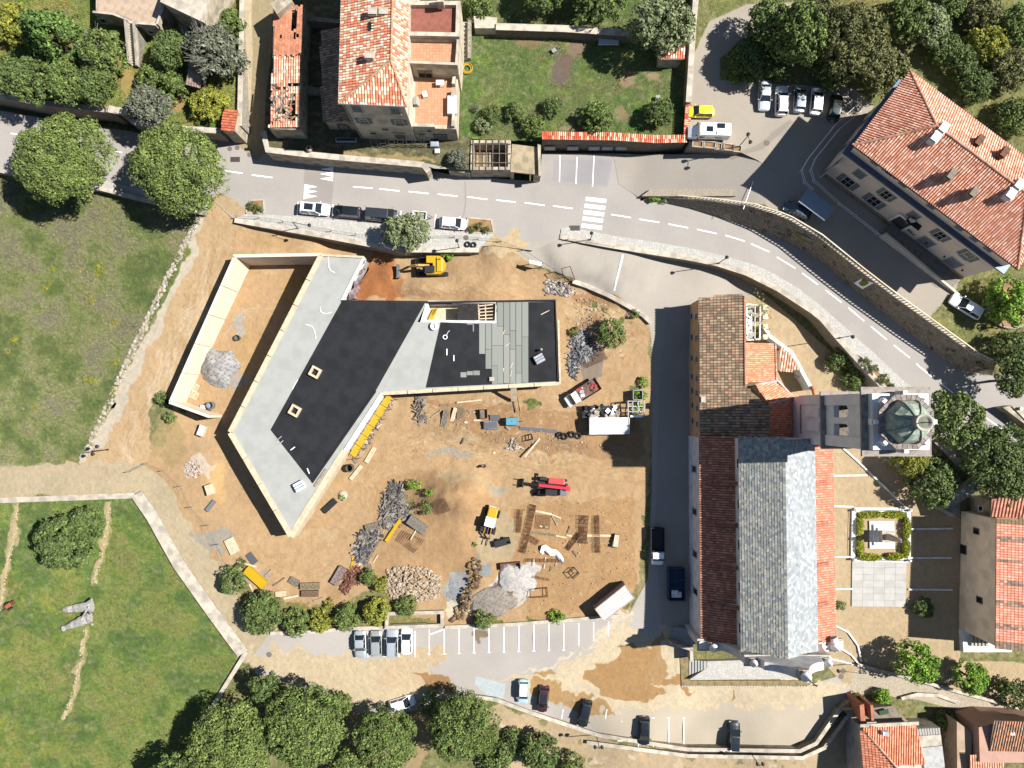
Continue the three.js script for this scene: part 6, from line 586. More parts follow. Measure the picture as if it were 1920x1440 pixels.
function tree(name,label,x,y,s,rpx,kind,o={}){
const hg=S[s](x,y),Rm=rpx*.0805*(1 - hg / 110),cls=Rm>4.6?'L':Rm>2.5?'M':Rm>1.15?'S':'B',[g,R0,H0]=crown(kind,cls,tv++%2),k=Rm / R0,trunkH=o.trunk??(cls==='L'?4.5:cls==='M'?2.2:cls==='S'?.7:.12),hk=o.hk??1;const mid=trunkH+H0*k*hk*.45,c=P(x,y,hg+mid),t=thing(name,label,o.cat??(cls==='B'||trunkH<.8?'shrub':'tree'),o.group);t.position.set(c.x,hg,c.z);const r=RNG(x*7+y);t.rotation.y=r()*6.28;
const cr=part(t,cls==='B'?'foliage':'crown',g,MV);cr.scale.set(k,k*hk,k);cr.position.y=trunkH;const tr=.045*Rm+.05;const gm=[cyl(tr*1.3,tr*.7,trunkH+H0*k*hk*.35,0,-.15,0,8)];const L=cls==='B'?2:5;part(t,cls==='B'?'stem':'trunk',M(gm),barkM);for(let i=0;i<L;i++){const a=i / L*6.28+r(),h1=trunkH*.8,e=Rm*(.4+.3*r());part(t,'limb',bar(V(0,h1,0),V(Math.cos(a)*e,trunkH+H0*k*hk*(.25+.25*r()),Math.sin(a)*e),tr*.4,5),barkM);}
if(o.twigs){const tw=[],n=o.twigs;for(let i=0;i<n;i++){const a=r()*6.28,e=Rm*(.5+.55*r()),m=V(Math.cos(a)*e*.5,trunkH+H0*k*(.5+.3*r()),Math.sin(a)*e*.5),q=V(Math.cos(a+.3)*e,trunkH+H0*k*(.75+.4*r()),Math.sin(a+.3)*e);tw.push(bar(V(0,trunkH,0).lerp(m,.3),m,.05,4),bar(m,q,.03,4),bar(m.clone().lerp(q,.4),q.clone().add(V(r()- .5,.3,r()- .5)),.02,3));}part(t,'twigs',M(tw),surf(0xb5ab9e,0x958a7c,1),undefined,'stuff');}return t;}
const TR=[
['stone_pine','broad loose stone pine with side lobe spreading over the road',118,296,'road',93,'pine'],['stone_pine','dense round stone pine on the pavement beside the dirt ramp',330,320,'road',86,'pine'],
['fir_tree','feathery dark green conifer beside the outside stair house',98,72,'gard',56,'fir',{trunk:2}],['garden_tree','dark bushy tree just behind the long garden wall',55,150,'gard',44,'dark'],['garden_tree','dark tree leaning over the long garden wall near the gateway',178,158,'gard',38,'dark'],['garden_tree','mid green tree between the conifer and the long garden wall',122,160,'gard',40,'mid'],['garden_tree','light green tree with bare grey twigs beside the outside stair',192,98,'gard',44,'mid',{twigs:26}],['garden_shrub','yellowish shrub mass behind the feathery conifer',25,45,'gard',44,'yellow',{trunk:.3}],['garden_tree','round dense tree touching the brown corrugated shed',318,92,'gard',37,'dark'],['garden_tree','dense small tree at the foot of the outside stair',286,142,'gard',27,'mid'],['garden_tree','dense tree between the stair and the corrugated shed',325,160,'gard',30,'mid'],['grey_tree','sprawling grey green tree with bare twigs beside the alley',402,100,'gard',54,'grey',{twigs:60}],['olive_tree','grey olive tree overhanging the garden wall by the road',278,196,'gard',42,'grey',{twigs:14}],['leafy_shrub','bright leafy shrub mound in front of the tiled kiosk',392,196,'gard',36,'yellow',{trunk:.3}],['alley_shrub','ivy like shrub hugging the top of the alley wall',432,40,'gard',26,'mid',{trunk:.4}],['garden_tree','deep green tree at the far edge of the overgrown garden',8,140,'gard',34,'dark'],
['cedar_tree','tall feathery cedar above the tiled garden hut',1240,46,'gard',58,'olive',{trunk:4,twigs:20}],['dark_tree','dark tree beyond the garden terrace wall, near the cedar',1120,-8,'gard',50,'dark'],['dark_tree','dark tree beyond the garden terrace wall, near the stone stair',1020,-18,'gard',42,'dark'],['garden_bush','young leafy tree by the narrow stone stair',900,12,'gard',26,'mid'],['orange_tree','small rounded fruit tree beside the middle bare patch of garden',1120,220,'gard',31,'mid',{trunk:.8}],['garden_bush','dark bush behind the flat concrete garage',1000,236,'gard',22,'mid',{trunk:.4}],['garden_bush','small dark bush in the lower garden near the reddish dry bush',966,210,'gard',20,'mid',{trunk:.3}],['garden_bush','low clump at the garden corner by the pole covered shed',922,214,'gard',18,'dark',{trunk:.3}],['garden_bush','leafy bush between two others in the lower garden',1035,200,'gard',20,'dark',{trunk:.3}],['agave_bush','blue green spiky shrub beside the pole covered shed',905,236,'gard',16,'olive',{trunk:.1}],['shade_tree','small tree in the shade of the tile capped wall corner',1238,212,'gard',28,'dark',{trunk:1}],['dry_bush','leafless grey shrub in the house yard by the road',858,298,'gard',20,'grey',{trunk:.2,twigs:20}],['dry_bush','small reddish dry bush in the lower garden',892,204,'gard',8,'grey',{trunk:.1,twigs:10}],
['eucalyptus','tall narrow leaved tree standing beside the parked white cars',1496,62,'up',54,'mid',{trunk:5,hk:1.3}],['eucalyptus','broad dusky tree behind the parked white cars',1602,80,'up',70,'euc',{trunk:4,hk:1.2}],['eucalyptus','ragged olive tree at the corner of the ochre building',1660,130,'up',46,'euc',{trunk:3}],['verge_tree','dark low tree on the island of the upper drive',1408,112,'up',42,'dark',{trunk:1.2}],['verge_tree','dark low tree in the shade behind the parked silver car',1560,130,'up',38,'dark',{trunk:1}],['verge_shrub','small light shrub at the kerb of the drive island',1376,148,'up',11,'bright'],['verge_shrub','small rounded shrub beside the parked cars at the drive island',1398,142,'up',9,'mid'],['maple_tree','vivid green tree against the ochre building end wall',1672,152,'up',25,'bright',{trunk:2}],['hill_tree','silvery shrub on the slope above the ochre building',1742,48,'up',44,'olive',{trunk:.8}],['hill_tree','dark shrub on the slope above the long tile roof',1800,112,'up',36,'dark',{trunk:.6}],['hill_tree','yellowish shrub on the slope above the long tile roof',1852,84,'up',40,'yellow',{trunk:.6}],['hill_tree','olive shrub on the slope beyond the yellowish one',1893,130,'up',44,'euc',{trunk:.6}],['hill_tree','leafy shrub on the upper slope beside the yellowish one',1904,50,'up',42,'mid',{trunk:.6}],['hill_tree','low shrub at the top of the slope by the silvery one',1785,5,'up',34,'mid',{trunk:.4}],['hill_tree','dusky tree above the drive beside the broad dusky tree',1545,20,'up',34,'euc',{trunk:2}],['hill_tree','mixed green tree behind the ragged olive tree',1700,30,'up',44,'mid',{trunk:1.6}],
['hill_tree','spreading olive tree over the bend of the upper drive',1440,40,'up',44,'mid',{trunk:3}],['hill_tree','dusky tree between the two tall trees behind the parked cars',1550,70,'up',46,'euc',{trunk:3}],['hill_tree','dark green bush along the drive island kerb',1452,120,'up',30,'dark',{trunk:.8}],['hill_tree','dark bush on the slope by the wall top above the long roof',1770,90,'up',34,'dark',{trunk:.5}],['hill_tree','olive bush at the top of the slope above the yellowish one',1840,22,'up',40,'euc',{trunk:.5}],['hill_tree','dense dark bush on the slope right above the roof hip',1830,160,'up',36,'dark',{trunk:.5}],['hill_tree','loose green bush low on the slope beyond the roof',1902,215,'up',38,'mid',{trunk:.4}],['planter_tree','bright green tree rising from a round stone planter',1897,565,'up',48,'bright',{trunk:1.6}],['yard_tree','dark tree at the end of the upper yard lawn',1902,662,'up',40,'dark',{trunk:1.5}],
['churchyard_tree','tree with open crown between the tower and the road bend',1790,788,'low',52,'mid',{trunk:5}],['churchyard_tree','large dark spreading tree beside the churchyard stair',1884,872,'low',76,'dark',{trunk:4.5}],['churchyard_tree','yellow green tree at the foot of the tower',1712,866,'low',36,'yellow',{trunk:2}],['churchyard_tree','deep green tree behind the yellow green one below the tower',1752,902,'low',46,'dark',{trunk:2}],['roadside_pine','dark pine beyond the road bend',1902,712,'road',34,'dark',{trunk:4}],
['site_tree','small leafy tree standing on the site by the rubble',1145,626,'low',27,'mid',{trunk:1.2}],['olive_tree','grey green olive tree leaning over the pavement above the site',760,434,'road',41,'olive',{trunk:1.8}],
['scrub_bush','feathery dark bush beside the cobbled path and stacked planks',436,1086,'low',26,'dark',{trunk:.4}],['scrub_bush','large dark bush at the bend of the cobbled path',490,1150,'low',40,'dark',{trunk:.5}],['scrub_bush','small bush by the planks at the fence',455,1055,'low',10,'mid'],['scrub_bush','vivid yellow bush beside the concrete pit',706,1146,'low',27,'yellow',{trunk:.3}],['scrub_bush','yellow green bush in the scrub below the formwork stack',600,1164,'low',24,'yellow',{trunk:.3}],['scrub_bush','green bush between the yellow bushes of the scrub',650,1156,'low',26,'mid',{trunk:.3}],['scrub_bush','green bush at the scrub edge next to the dark one',556,1166,'low',26,'mid',{trunk:.3}],['scrub_bush','low green bush beside the rusty reinforcement scrap',690,1082,'low',16,'mid',{trunk:.2}],['scrub_bush','yellowish bush above the vivid yellow one',712,1095,'low',16,'yellow',{trunk:.2}],['scrub_bush','low yellow tuft in the middle of the scrub',617,1134,'low',11,'yellow'],['scrub_bush','leafy clump by the rubble heap and pit wall',762,1136,'low',20,'mid',{trunk:.2}],['scrub_bush','leafy clump along the kerb below the gravel',905,1162,'low',20,'mid',{trunk:.2}],['scrub_bush','weeds beside the beige container',1045,1158,'low',14,'bright',{trunk:.1}],
['field_tree','dark twin lobed tree standing alone in the lower field, its upper lobe',160,986,'low',36,'dark',{trunk:1.5}],['field_tree','dark twin lobed tree standing alone in the lower field, its main lobe',118,1018,'low',50,'dark',{trunk:1.5}],
['lower_pine','large pine with clumped crown below the car park entrance',572,1362,'low',78,'mid',{trunk:5}],['lower_pine','large pine overhanging the lane at the lower field',434,1412,'low',84,'pine',{trunk:5}],['lower_tree','bushy green tree next to the white car parked askew',726,1388,'low',60,'mid',{trunk:4}],['lower_tree','broad leafy tree below the blue painted bay',866,1366,'low',64,'mid',{trunk:4}],['lower_tree','dark tree at the foot of the car park slope',1012,1410,'low',38,'dark',{trunk:2}],['lower_tree','dark tree behind the large pine by the lane',330,1470,'low',50,'dark',{trunk:4}],['lower_tree','small tree between the pine and the bushy tree',650,1440,'low',36,'mid',{trunk:3}],
['slope_shrub','dark shrub under the inner car park wall',960,1395,'low',26,'dark',{trunk:.4}],['slope_shrub','green shrub low on the slope under the double lamp',1070,1436,'low',24,'mid',{trunk:.4}],['slope_shrub','dark shrub at the slope foot beside the leafy tree',930,1420,'low',30,'mid',{trunk:.6}],['lower_tree','dark tree at the lane mouth beside the large pine',500,1290,'low',30,'dark',{trunk:3}],['lower_tree','small green tree at the car park gateway',640,1320,'low',22,'mid',{trunk:1}],['lower_tree','tree hugging the wall by the white car parked askew',810,1322,'low',24,'mid',{trunk:1.5}],['lane_tree','loose light green tree beside the cobbled lane',1722,1246,'low',40,'bright',{trunk:2.5}],['lane_tree','compact bright green tree beside the cobbled lane',1822,1272,'low',32,'bright',{trunk:2}],['lane_tree','dark shrub under the house at the cobbled lane',1905,1300,'low',30,'dark',{trunk:1}],['lane_shrub','ivy on the wall end at the cobbled lane corner',1608,1312,'low',14,'mid',{trunk:.3}],['lane_shrub','trimmed shrub row on the lane wall by the red chimney block',1655,1308,'low',18,'bright',{trunk:.2}],['yard_bush','bush in the dark gap between the two lower houses',1770,1352,'low',20,'mid',{trunk:.5}],
['clipped_bush','round clipped bush against the church east wall',1575,1135,'low',11,'mid'],['shade_bush','low bush in the shaded churchyard lawn',1732,1138,'low',20,'dark',{trunk:.3}],['church_shrub','dark shrub in the ditch below the churchyard wall',1578,672,'low',26,'dark',{trunk:.3}],['church_shrub','low shrub by the hedge of the ditch near the tower',1600,712,'low',22,'mid',{trunk:.3}],
['round_shrub','small round shrub in the west kerbed bed, beside a larger one',470,386,'road',8,'dark'],['round_shrub','larger round shrub in the west kerbed bed',483,391,'road',10,'dark'],['round_shrub','round shrub in the east kerbed bed',884,430,'road',8,'dark',{group:'shrubs of the east kerbed bed'}],['round_shrub','round shrub in the east kerbed bed',898,424,'road',8,'dark',{group:'shrubs of the east kerbed bed'}],['round_shrub','round shrub in the east kerbed bed',912,431,'road',8,'dark',{group:'shrubs of the east kerbed bed'}],['round_shrub','bright shrub at the end of the long stone planter',1226,371,'road',11,'bright'],['round_shrub','grey round shrub at the end of the long stone planter',1247,370,'road',11,'olive'],['pavement_shrub','clipped shrub in the flower bed by the pavement',1623,678,'road',10,'dark',{group:'flower bed shrubs'}],['pavement_shrub','clipped shrub in the flower bed by the pavement',1637,692,'road',11,'dark',{group:'flower bed shrubs'}],['pavement_shrub','clipped shrub in the flower bed by the pavement',1659,712,'road',11,'dark',{group:'flower bed shrubs'}],['pavement_shrub','smallest clipped shrub in the flower bed near the tower',1672,724,'road',6,'mid'],
['weed','green weed clump on the flank of the earth mound, beside dry grass',776,908,'low',13,'bright'],['weed','isolated weed star on the earth mound',806,924,'low',8,'bright'],['weed','weed clump above the steel mesh on the mound',798,951,'low',14,'mid'],['weed','small weed near the fork attachment',891,1020,'low',5,'bright'],['weed','tall weeds along the site edge by the lifting gantry',1200,742,'low',13,'bright',{group:'site edge weeds'}],['weed','tall weeds along the site edge by the lifting gantry',1196,766,'low',12,'bright',{group:'site edge weeds'}],['weed','tall weeds along the site edge by the lifting gantry',1208,716,'low',11,'bright',{group:'site edge weeds'}],['weed','weeds under the road wall beside the excavator',838,476,'low',14,'bright'],['weed','weeds inside the curve of the low white wall',1190,588,'low',10,'mid'],['weed','weeds at the foot of the basin wall corner',304,747,'low',14,'mid'],['weed','weed patch on the bare ground near the basin',318,782,'low',12,'mid'],['weed','weeds by the dark drum on the site track',642,932,'low',6,'bright'],['weed','weeds by the broken slates near the small tree',1078,622,'low',10,'mid'],
];
for(const[n,l,x,y,s,r,k,o]of TR)tree(n,l,x,y,s,r,k,o);
function tufts(name,label,poly,s,n,seed,cols,hh=.3){const r=RNG(seed),b=[];for(let i=0;i<7;i++){const a=i*.9,l=.5+.5*r();b.push(Math.cos(a)*.06,0,Math.sin(a)*.06,Math.cos(a+1.6)*.07,0,Math.sin(a+1.6)*.07,Math.cos(a)*.9*l,l*.8,Math.sin(a)*.9*l);}const g=geo(b),m=new THREE.MeshStandardMaterial({color:0xffffff,roughness:.9,side:THREE.DoubleSide}),im=new THREE.InstancedMesh(g,m,n),xs=poly.map(p=>p[0]),ys=poly.map(p=>p[1]),x0=Math.max(-40,Math.min(...xs)),x1=Math.min(1960,Math.max(...xs)),y0=Math.max(-40,Math.min(...ys)),y1=Math.min(1480,Math.max(...ys)),M4=new THREE.Matrix4(),Q=new THREE.Quaternion(),C4=new THREE.Color(),pal=cols.map(h=>A(h).map(v=>v*1.55));let k=0,tr=0;while(k<n&&tr++<n*8){const x=lerp(x0,x1,r()),y=lerp(y0,y1,r());if(!inside([x,y],poly))continue;const p=G(x,y,s);if(isGrass(p)<.5)continue;const d=fbm(p.x / 3.2,p.z / 3.2,3),h=hh*.7*(.5+r())*(.3+1.4*d),w=hh*(.5+1.1*r());Q.setFromAxisAngle(V(0,1,0),r()*6.28);M4.compose(p.add(V(0,-.02,0)),Q,V(w,h,w));im.setMatrixAt(k,M4);const c=pal[Math.floor(clamp((d - .5)*2.4+.5+(r()- .5)*.7,0,.999)*pal.length)],q=.75+.5*r();im.setColorAt(k,C4.setRGB(c[0]*q,c[1]*q,c[2]*q));k++;}im.count=k;im.name=numbered(name);im.userData={kind:'stuff',label,category:'grass'};im.castShadow=im.receiveShadow=true;scene.add(im);}
tufts('meadow_grass','rough meadow grass of the western field',PG.fieldW,'low',46000,1,[0x4f6230,0x62763a,0x7f8c46,0x8c8f58,0xa09c70,0x8c876c],.42);tufts('meadow_grass','lush meadow grass of the lower field',PG.fieldSW,'low',46000,2,[0x46642a,0x587a2e,0x6a8a36,0x80983e,0x96a046,0x929450],.38);tufts('garden_grass','rough grass of the overgrown gardens above the road',PG.gardNW,'gard',16000,3,[0x64802f,0x7f9138,0x9aa04a,0xa89c52],.5);tufts('garden_grass','green grass of the walled garden',PG.gardN,'gard',20000,4,[0x567430,0x6a8638,0x82964a,0x8c8c58],.4);tufts('yard_grass','sparse grass on the upper slope and lawn',PG.up,'up',16000,5,[0x6f8034,0x8a9048,0xa49a5a,0x94984c],.4);tufts('verge_grass','weedy grass at the site edge',PG.site,'low',5000,6,[0x6a8034,0x8f9440,0xa8a03c],.4);
{const r=RNG(31),l=[];for(const[x,y]of[[190,500],[185,515],[194,508],[170,555],[175,565],[150,508],[220,605],[165,710],[175,715],[90,540],[220,680],[100,505],[30,640],[70,765],[16,660],[215,730],[60,390]]){const p=G(x,y),g=leafBall(60,.6,.35,.6,.12,x*y,[0xe6d61a,0xd8c81c,0xa8b030]);g.translate(p.x,p.y+.35,p.z);l.push(g);}const o=solo('yellow_flowers',M(l),MV,'scattered yellow flowering weeds in the western field','flowers');o.userData.kind='stuff';}
function loft(st,n=14,sq=3.2){
const o=[],ring=([x,a,b,w])=>Array.from({length:n},(_,i)=>{const t=i / n*6.2832,c=Math.cos(t),s=Math.sin(t),k=1 / Math.pow(Math.pow(Math.abs(c),sq)+Math.pow(Math.abs(s),sq),1 / sq);return V(x,(a+b)/ 2+s*k*(b - a)/ 2,c*k*w);}),R=st.map(ring);for(let i=0;i<R.length - 1;i++)for(let j=0;j<n;j++){const k=(j+1)%n;o.push(...q4(R[i][j],R[i][k],R[i+1][k],R[i+1][j]));}for(const[r,f]of[[R[0],1],[R[R.length - 1],0]])for(let j=1;j<n - 1;j++){const t=f?[r[0],r[j+1],r[j]]:[r[0],r[j],r[j+1]];for(const p of t)o.push(p.x,p.y,p.z);}return geo(o);}
const paints=new Map();const paint=(h)=>{if(!paints.has(h)){const c=hex(h).map(lin);paints.set(h,new THREE.MeshPhysicalMaterial({color:new THREE.Color().setRGB(...c.map(x=>x*.85)),roughness:.35,metalness:h===0xbfc4c8||h===0x9aa2a8?.5:.1,clearcoat:1,clearcoatRoughness:.06,side:THREE.DoubleSide}));}return paints.get(h);};
const carGlass=new THREE.MeshPhysicalMaterial({color:new THREE.Color(.012,.016,.02),roughness:.04,clearcoat:1,side:THREE.DoubleSide}),LAMP=mat(0xf0f0ea,{roughness:.2}),TAIL=mat(0xb0201c,{roughness:.3});
const wheelG={tyre:(()=>{const g=new THREE.TorusGeometry(.25,.1,8,18);return prep(g);})(),rim:(()=>{const g=new THREE.CylinderGeometry(.2,.2,.12,14);g.rotateX(Math.PI / 2);return prep(g);})()};
function wheel(parent,x,y,z,k=1){const w=new THREE.Group();w.name='wheel';parent.add(w);w.position.set(x,y,z);w.scale.setScalar(k);part(w,'tyre',wheelG.tyre,MT.rubber);part(w,'rim',wheelG.rim,MT.tin);return w;}
function frustum(b,t,y0,y1){
const B=[V(b[0],y0,-b[2]),V(b[1],y0,-b[2]),V(b[1],y0,b[2]),V(b[0],y0,b[2])],T=[V(t[0],y1,-t[2]),V(t[1],y1,-t[2]),V(t[1],y1,t[2]),V(t[0],y1,t[2])];return{B,T,side:(i)=>quad(B[i],B[(i+1)%4],T[(i+1)%4],T[i])};}
function car(label,x,y,s,deg,col,kind='hatch',o={}){
const D={hatch:[4.1,1.76,1.48,.3,-.4,.1,-.36],suv:[4.5,1.86,1.66,.24,-.47,.06,-.42],sedan:[4.5,1.8,1.45,.22,-.36,.06,-.2],mini:[3.6,1.66,1.5,.3,-.42,.12,-.38],van:[4.9,1.95,1.9,.34,-.485,.2,-.475],mpv:[4.4,1.82,1.62,.34,-.46,.12,-.43]}[kind],L=o.L??D[0],W=o.W??D[1],H=D[2],hw=W / 2;
const t=thing(o.name??(kind==='van'?'parked_van':'parked_car'),label,kind==='van'?'van':'car',o.group),p=G(x,y,s),c=P(x,y,p.y+.8);t.position.set(c.x,p.y+(s==='low'?.045:.01),c.z);t.rotation.y=-deg*Math.PI / 180;const m=paint(col),sh=H*.6;
part(t,'body',loft([[-.5*L,.34,sh*.86,hw*.72],[-.487*L,.26,sh*.97,hw*.88],[-.44*L,.2,sh,hw*.97],[-.3*L,.18,sh,hw],[.1*L,.18,sh,hw],[.24*L,.18,sh*.97,hw],[.36*L,.19,sh*.9,hw*.985],[.445*L,.21,sh*.8,hw*.93],[.485*L,.26,sh*.7,hw*.82],[.5*L,.32,sh*.58,hw*.62]]),m);
const f=frustum([D[4]*L,D[3]*L,hw*.9],[D[6]*L,D[5]*L,hw*.72],sh - .05,H - .03);part(t,'windscreen',f.side(1),carGlass);part(t,'rear_window',f.side(3),carGlass);part(t,'side_window',f.side(0),carGlass);part(t,'side_window',f.side(2),carGlass);
part(t,'roof',loft([[D[6]*L - .06,H - .07,H - .035,hw*.6],[D[6]*L+.08,H - .08,H,hw*.71],[(D[5]+D[6])/ 2*L,H - .09,H+.035,hw*.745],[D[5]*L - .12,H - .08,H+.005,hw*.72],[D[5]*L+.04,H - .06,H - .035,hw*.62]]),o.roof?paint(o.roof):m);
for(const q of[0,2]){const a=f.B[q===0?1:2],b=f.T[q===0?1:2],e=f.B[q===0?0:3],g=f.T[q===0?0:3],mm=a.clone().lerp(e,.52),nn=b.clone().lerp(g,.5);part(t,'pillar',bar(a,b,.045,5),m);part(t,'pillar',bar(e,g,.07,5),m);part(t,'pillar',bar(mm,nn,.035,5),m);part(t,'mirror',rb(.14,.12,.2,.03,D[3]*L - .22,sh,(q===0?-1:1)*(hw+.08)),m);part(t,'headlight',bx(.12,.1,.34,.468*L,sh*.66,(q===0?-1:1)*hw*.66),LAMP);part(t,'tail_light',bx(.08,.2,.24,-.485*L,sh*.8,(q===0?-1:1)*hw*.7),TAIL);for(const u of[.3,-.3])wheel(t,u*L,.33,(q===0?-1:1)*(hw - .12));}
part(t,'grille',bx(.06,.16,hw*.9,.488*L,sh*.52,0),MT.black);part(t,'number_plate',bx(.03,.11,.5,-.5*L,sh*.6,0),MT.whitepaint);
if(o.rails)for(const e of[-1,1])part(t,'roof_rail',bar(V(D[6]*L+.15,H+.04,e*hw*.66),V(D[5]*L - .2,H+.04,e*hw*.66),.025,5),MT.steel);if(o.pano)part(t,'glass_roof',bx((D[5]- D[6])*L*.62,.02,hw*1.05,(D[5]+D[6])/ 2*L+.12,H+.04,0),carGlass);if(o.rack)for(const e of[-.3,0,.3])part(t,'rear_rack',bar(V(-.5*L - .1,.7,e),V(-.46*L,1.5,e),.03),MT.steel);return t;}
const WHT=0xf2f2f0,BLK=0x16171a,SIL=0xbfc4c8,GRY=0x8f9290;
car('white crossover with black glass roof parked at the roadside',590,391,'road',5,WHT,'suv',{pano:1});car('black compact car parked between the white crossover and the dark van',650,397,'road',185,BLK,'mpv');car('charcoal van parked half under the olive tree',717,403,'road',5,0x2c2f33,'van');car('white hatchback parked next to the east kerbed bed',849,418,'road',5,WHT,'hatch');
car('bright yellow small hatchback at the tile capped wall',1315,209,'up',181,0xf0d826,'mini',{L:3.8});
car('silver saloon facing out of the shaded row of upper parking',1434,178,'up',92,SIL,'sedan');car('white estate beside the silver saloon in the upper parking',1466,188,'up',-88,WHT,'suv',{rails:1});car('grey hatchback between two white cars in the upper parking',1500,184,'up',-86,0x9aa2a8,'hatch');car('white hatchback at the end of the sunlit row of upper parking',1532,189,'up',-84,WHT,'hatch');car('dark green car mostly shaded beside the curved white rail',1567,200,'up',-78,0x1c2a26,'hatch');car('dark blue car tucked against the bluish shelter',1496,394,'up',205,0x2a3648,'hatch');car('white pickup style off roader parked on the grass by the round planter',1812,574,'up',212,WHT,'suv',{L:4.9});
car('silver grey saloon in the first bay beside the scrub',675,1209,'low',88,SIL,'sedan',{L:4.2});car('dull grey hatchback in the second bay beside the scrub',705,1207,'low',-92,GRY,'hatch',{L:3.8});car('silver estate with roof rails parked below the concrete pit',735,1206,'low',-90,SIL,'suv',{L:4.2,rails:1});car('white off roader parked at the end below the concrete pit',762,1203,'low',-90,WHT,'hatch',{L:3.9});car('white car parked askew beside the bushy green tree',753,1319,'low',-16,WHT,'hatch');car('pale blue small car beside the blue painted bay',981,1297,'low',92,0x9fc0c8,'mini',{roof:0xd8dcdc});car('dark red car with roof bars and glass roof',1018,1311,'low',97,0x3a1a20,'hatch',{pano:1,rails:1});car('black hatchback with rear bicycle rack on the muddy bay',1096,1338,'low',103,0x14161c,'hatch',{rack:1,L:4.3});car('black estate between painted bay lines',1208,1371,'low',91,0x101216,'hatch',{L:4.4});car('black pickup like car standing alone at the far end of the car park',1376,1380,'low',-87,0x121820,'suv',{rails:1});
{
const t=thing('camper_van','white camper van with roof panels beside the yellow hatchback','van'),p=G(1330,246,'up'),c=P(1330,246,p.y+1.5);t.position.set(c.x,p.y,c.z);t.rotation.y=Math.PI*.99;const m=paint(WHT);part(t,'body',loft([[-2.95,.5,2.3,.95],[-2.85,.35,2.55,1],[.8,.32,2.6,1.02],[1.6,.32,2.35,1.02],[1.95,.32,1.7,1.01],[2.6,.34,1.25,.95],[2.95,.4,1,.8]],16,6),m);part(t,'windscreen',quad(V(1.98,1.62,-.9),V(1.98,1.62,.9),V(1.5,2.38,.82),V(1.5,2.38,-.82)),carGlass);for(const s of[-1,1]){part(t,'side_window',bx(.8,.5,.03,1.1,1.7,s*1.02),carGlass);part(t,'side_window',bx(.9,.4,.03,-1.2,1.75,s*1.02),carGlass);part(t,'mirror',rb(.16,.26,.2,.04,1.7,1.4,s*1.15),MT.black);for(const x of[1.9,-1.8])wheel(t,x,.36,s*.9,1.05);}part(t,'skylight',rb(.9,.1,.75,.03,.2,2.6,-.1),carGlass);part(t,'solar_panel',bx(1.1,.05,.7,-1.4,2.63,.4),carGlass);part(t,'roof_hatch',rb(1,.08,.7,.03,-1.3,2.6,-.45),MT.whitepaint);}
{
const t=thing('small_trailer','small white boxed trailer with drawbar beyond the olive tree','trailer'),p=G(788,407,'road');t.position.copy(p);t.rotation.y=-.09;for(const[w,d,x,z]of[[2,.06,0,-.6],[2,.06,0,.6],[.06,1.2,-1,0],[.06,1.2,1,0]])part(t,'side',bx(w,.45,d,x,.75,z),MT.whitepaint);part(t,'floor',bx(1.95,.05,1.15,0,.55,0),MT.tin);part(t,'drawbar',M([bar(V(1,.5,.4),V(2,.45,0),.05),bar(V(1,.5,-.4),V(2,.45,0),.05)]),MT.steel);for(const z of[-.75,.75])wheel(t,0,.3,z,.85);}
function truck(label,x,y,s,deg,o){
const t=thing('tipper_truck',label,'truck'),p=G(x,y,s),c=P(x,y,p.y+1.2);t.position.set(c.x,p.y,c.z);t.rotation.y=-deg*Math.PI / 180;const m=paint(WHT),k=o.k??1;const g=t;part(g,'chassis',bx(5.4,.2,.9,-.2,.6,0),MT.iron);part(g,'cab',loft([[.75,.5,1.95,.92],[.9,.4,2.05,.95],[1.7,.4,2,.95],[2.2,.4,1.2,.93],[2.75,.45,1,.85],[2.85,.5,.8,.7]],16,5),m);part(g,'windscreen',quad(V(2.18,1.25,-.82),V(2.18,1.25,.82),V(1.72,1.98,.74),V(1.72,1.98,-.74)),carGlass);for(const e of[-1,1]){part(g,'side_window',bx(.7,.42,.03,1.4,1.55,e*.94),carGlass);part(g,'mirror',rb(.1,.3,.2,.03,1.95,1.2,e*1.12),MT.black);for(const q of[2,-1.7])wheel(g,q,.36,e*.82,1.1);}for(const[w,d,X1,z]of[[3.5,.06,-1.1,-1],[3.5,.06,-1.1,1],[.06,2,-2.82,0],[.06,2,.62,0]])part(g,'bed_side',bx(w,.45,d,X1,1.15,z),o.side??MT.black);part(g,'bed_floor',bx(3.4,.06,1.94,-1.1,.95,0),o.bed??MT.rust);part(g,'rack',M([bar(V(.66,1.2,-.9),V(.66,2.1,-.9),.04),bar(V(.66,1.2,.9),V(.66,2.1,.9),.04),bar(V(.66,2.1,-.9),V(.66,2.1,.9),.04)]),MT.steel);if(o.load){const r=RNG(6);for(let i=0;i<9;i++)part(g,'load',bx(.3+r()*.8,.12+r()*.15,.15+r()*.3,-2.3+r()*2.6,1.08,(r()- .5)*1.5,r()*3),[MT.red,MT.iron,MT.tin,MT.white][i%4]);}return t;}
truck('white tipper truck with brown open bed parked on the site',1092,737,'low',148,{load:1,bed:surf(0xa07868,0x7a564a,2)});truck('white cab tipper truck standing in the shade of the church',1233,1025,'low',90,{bed:MT.iron});
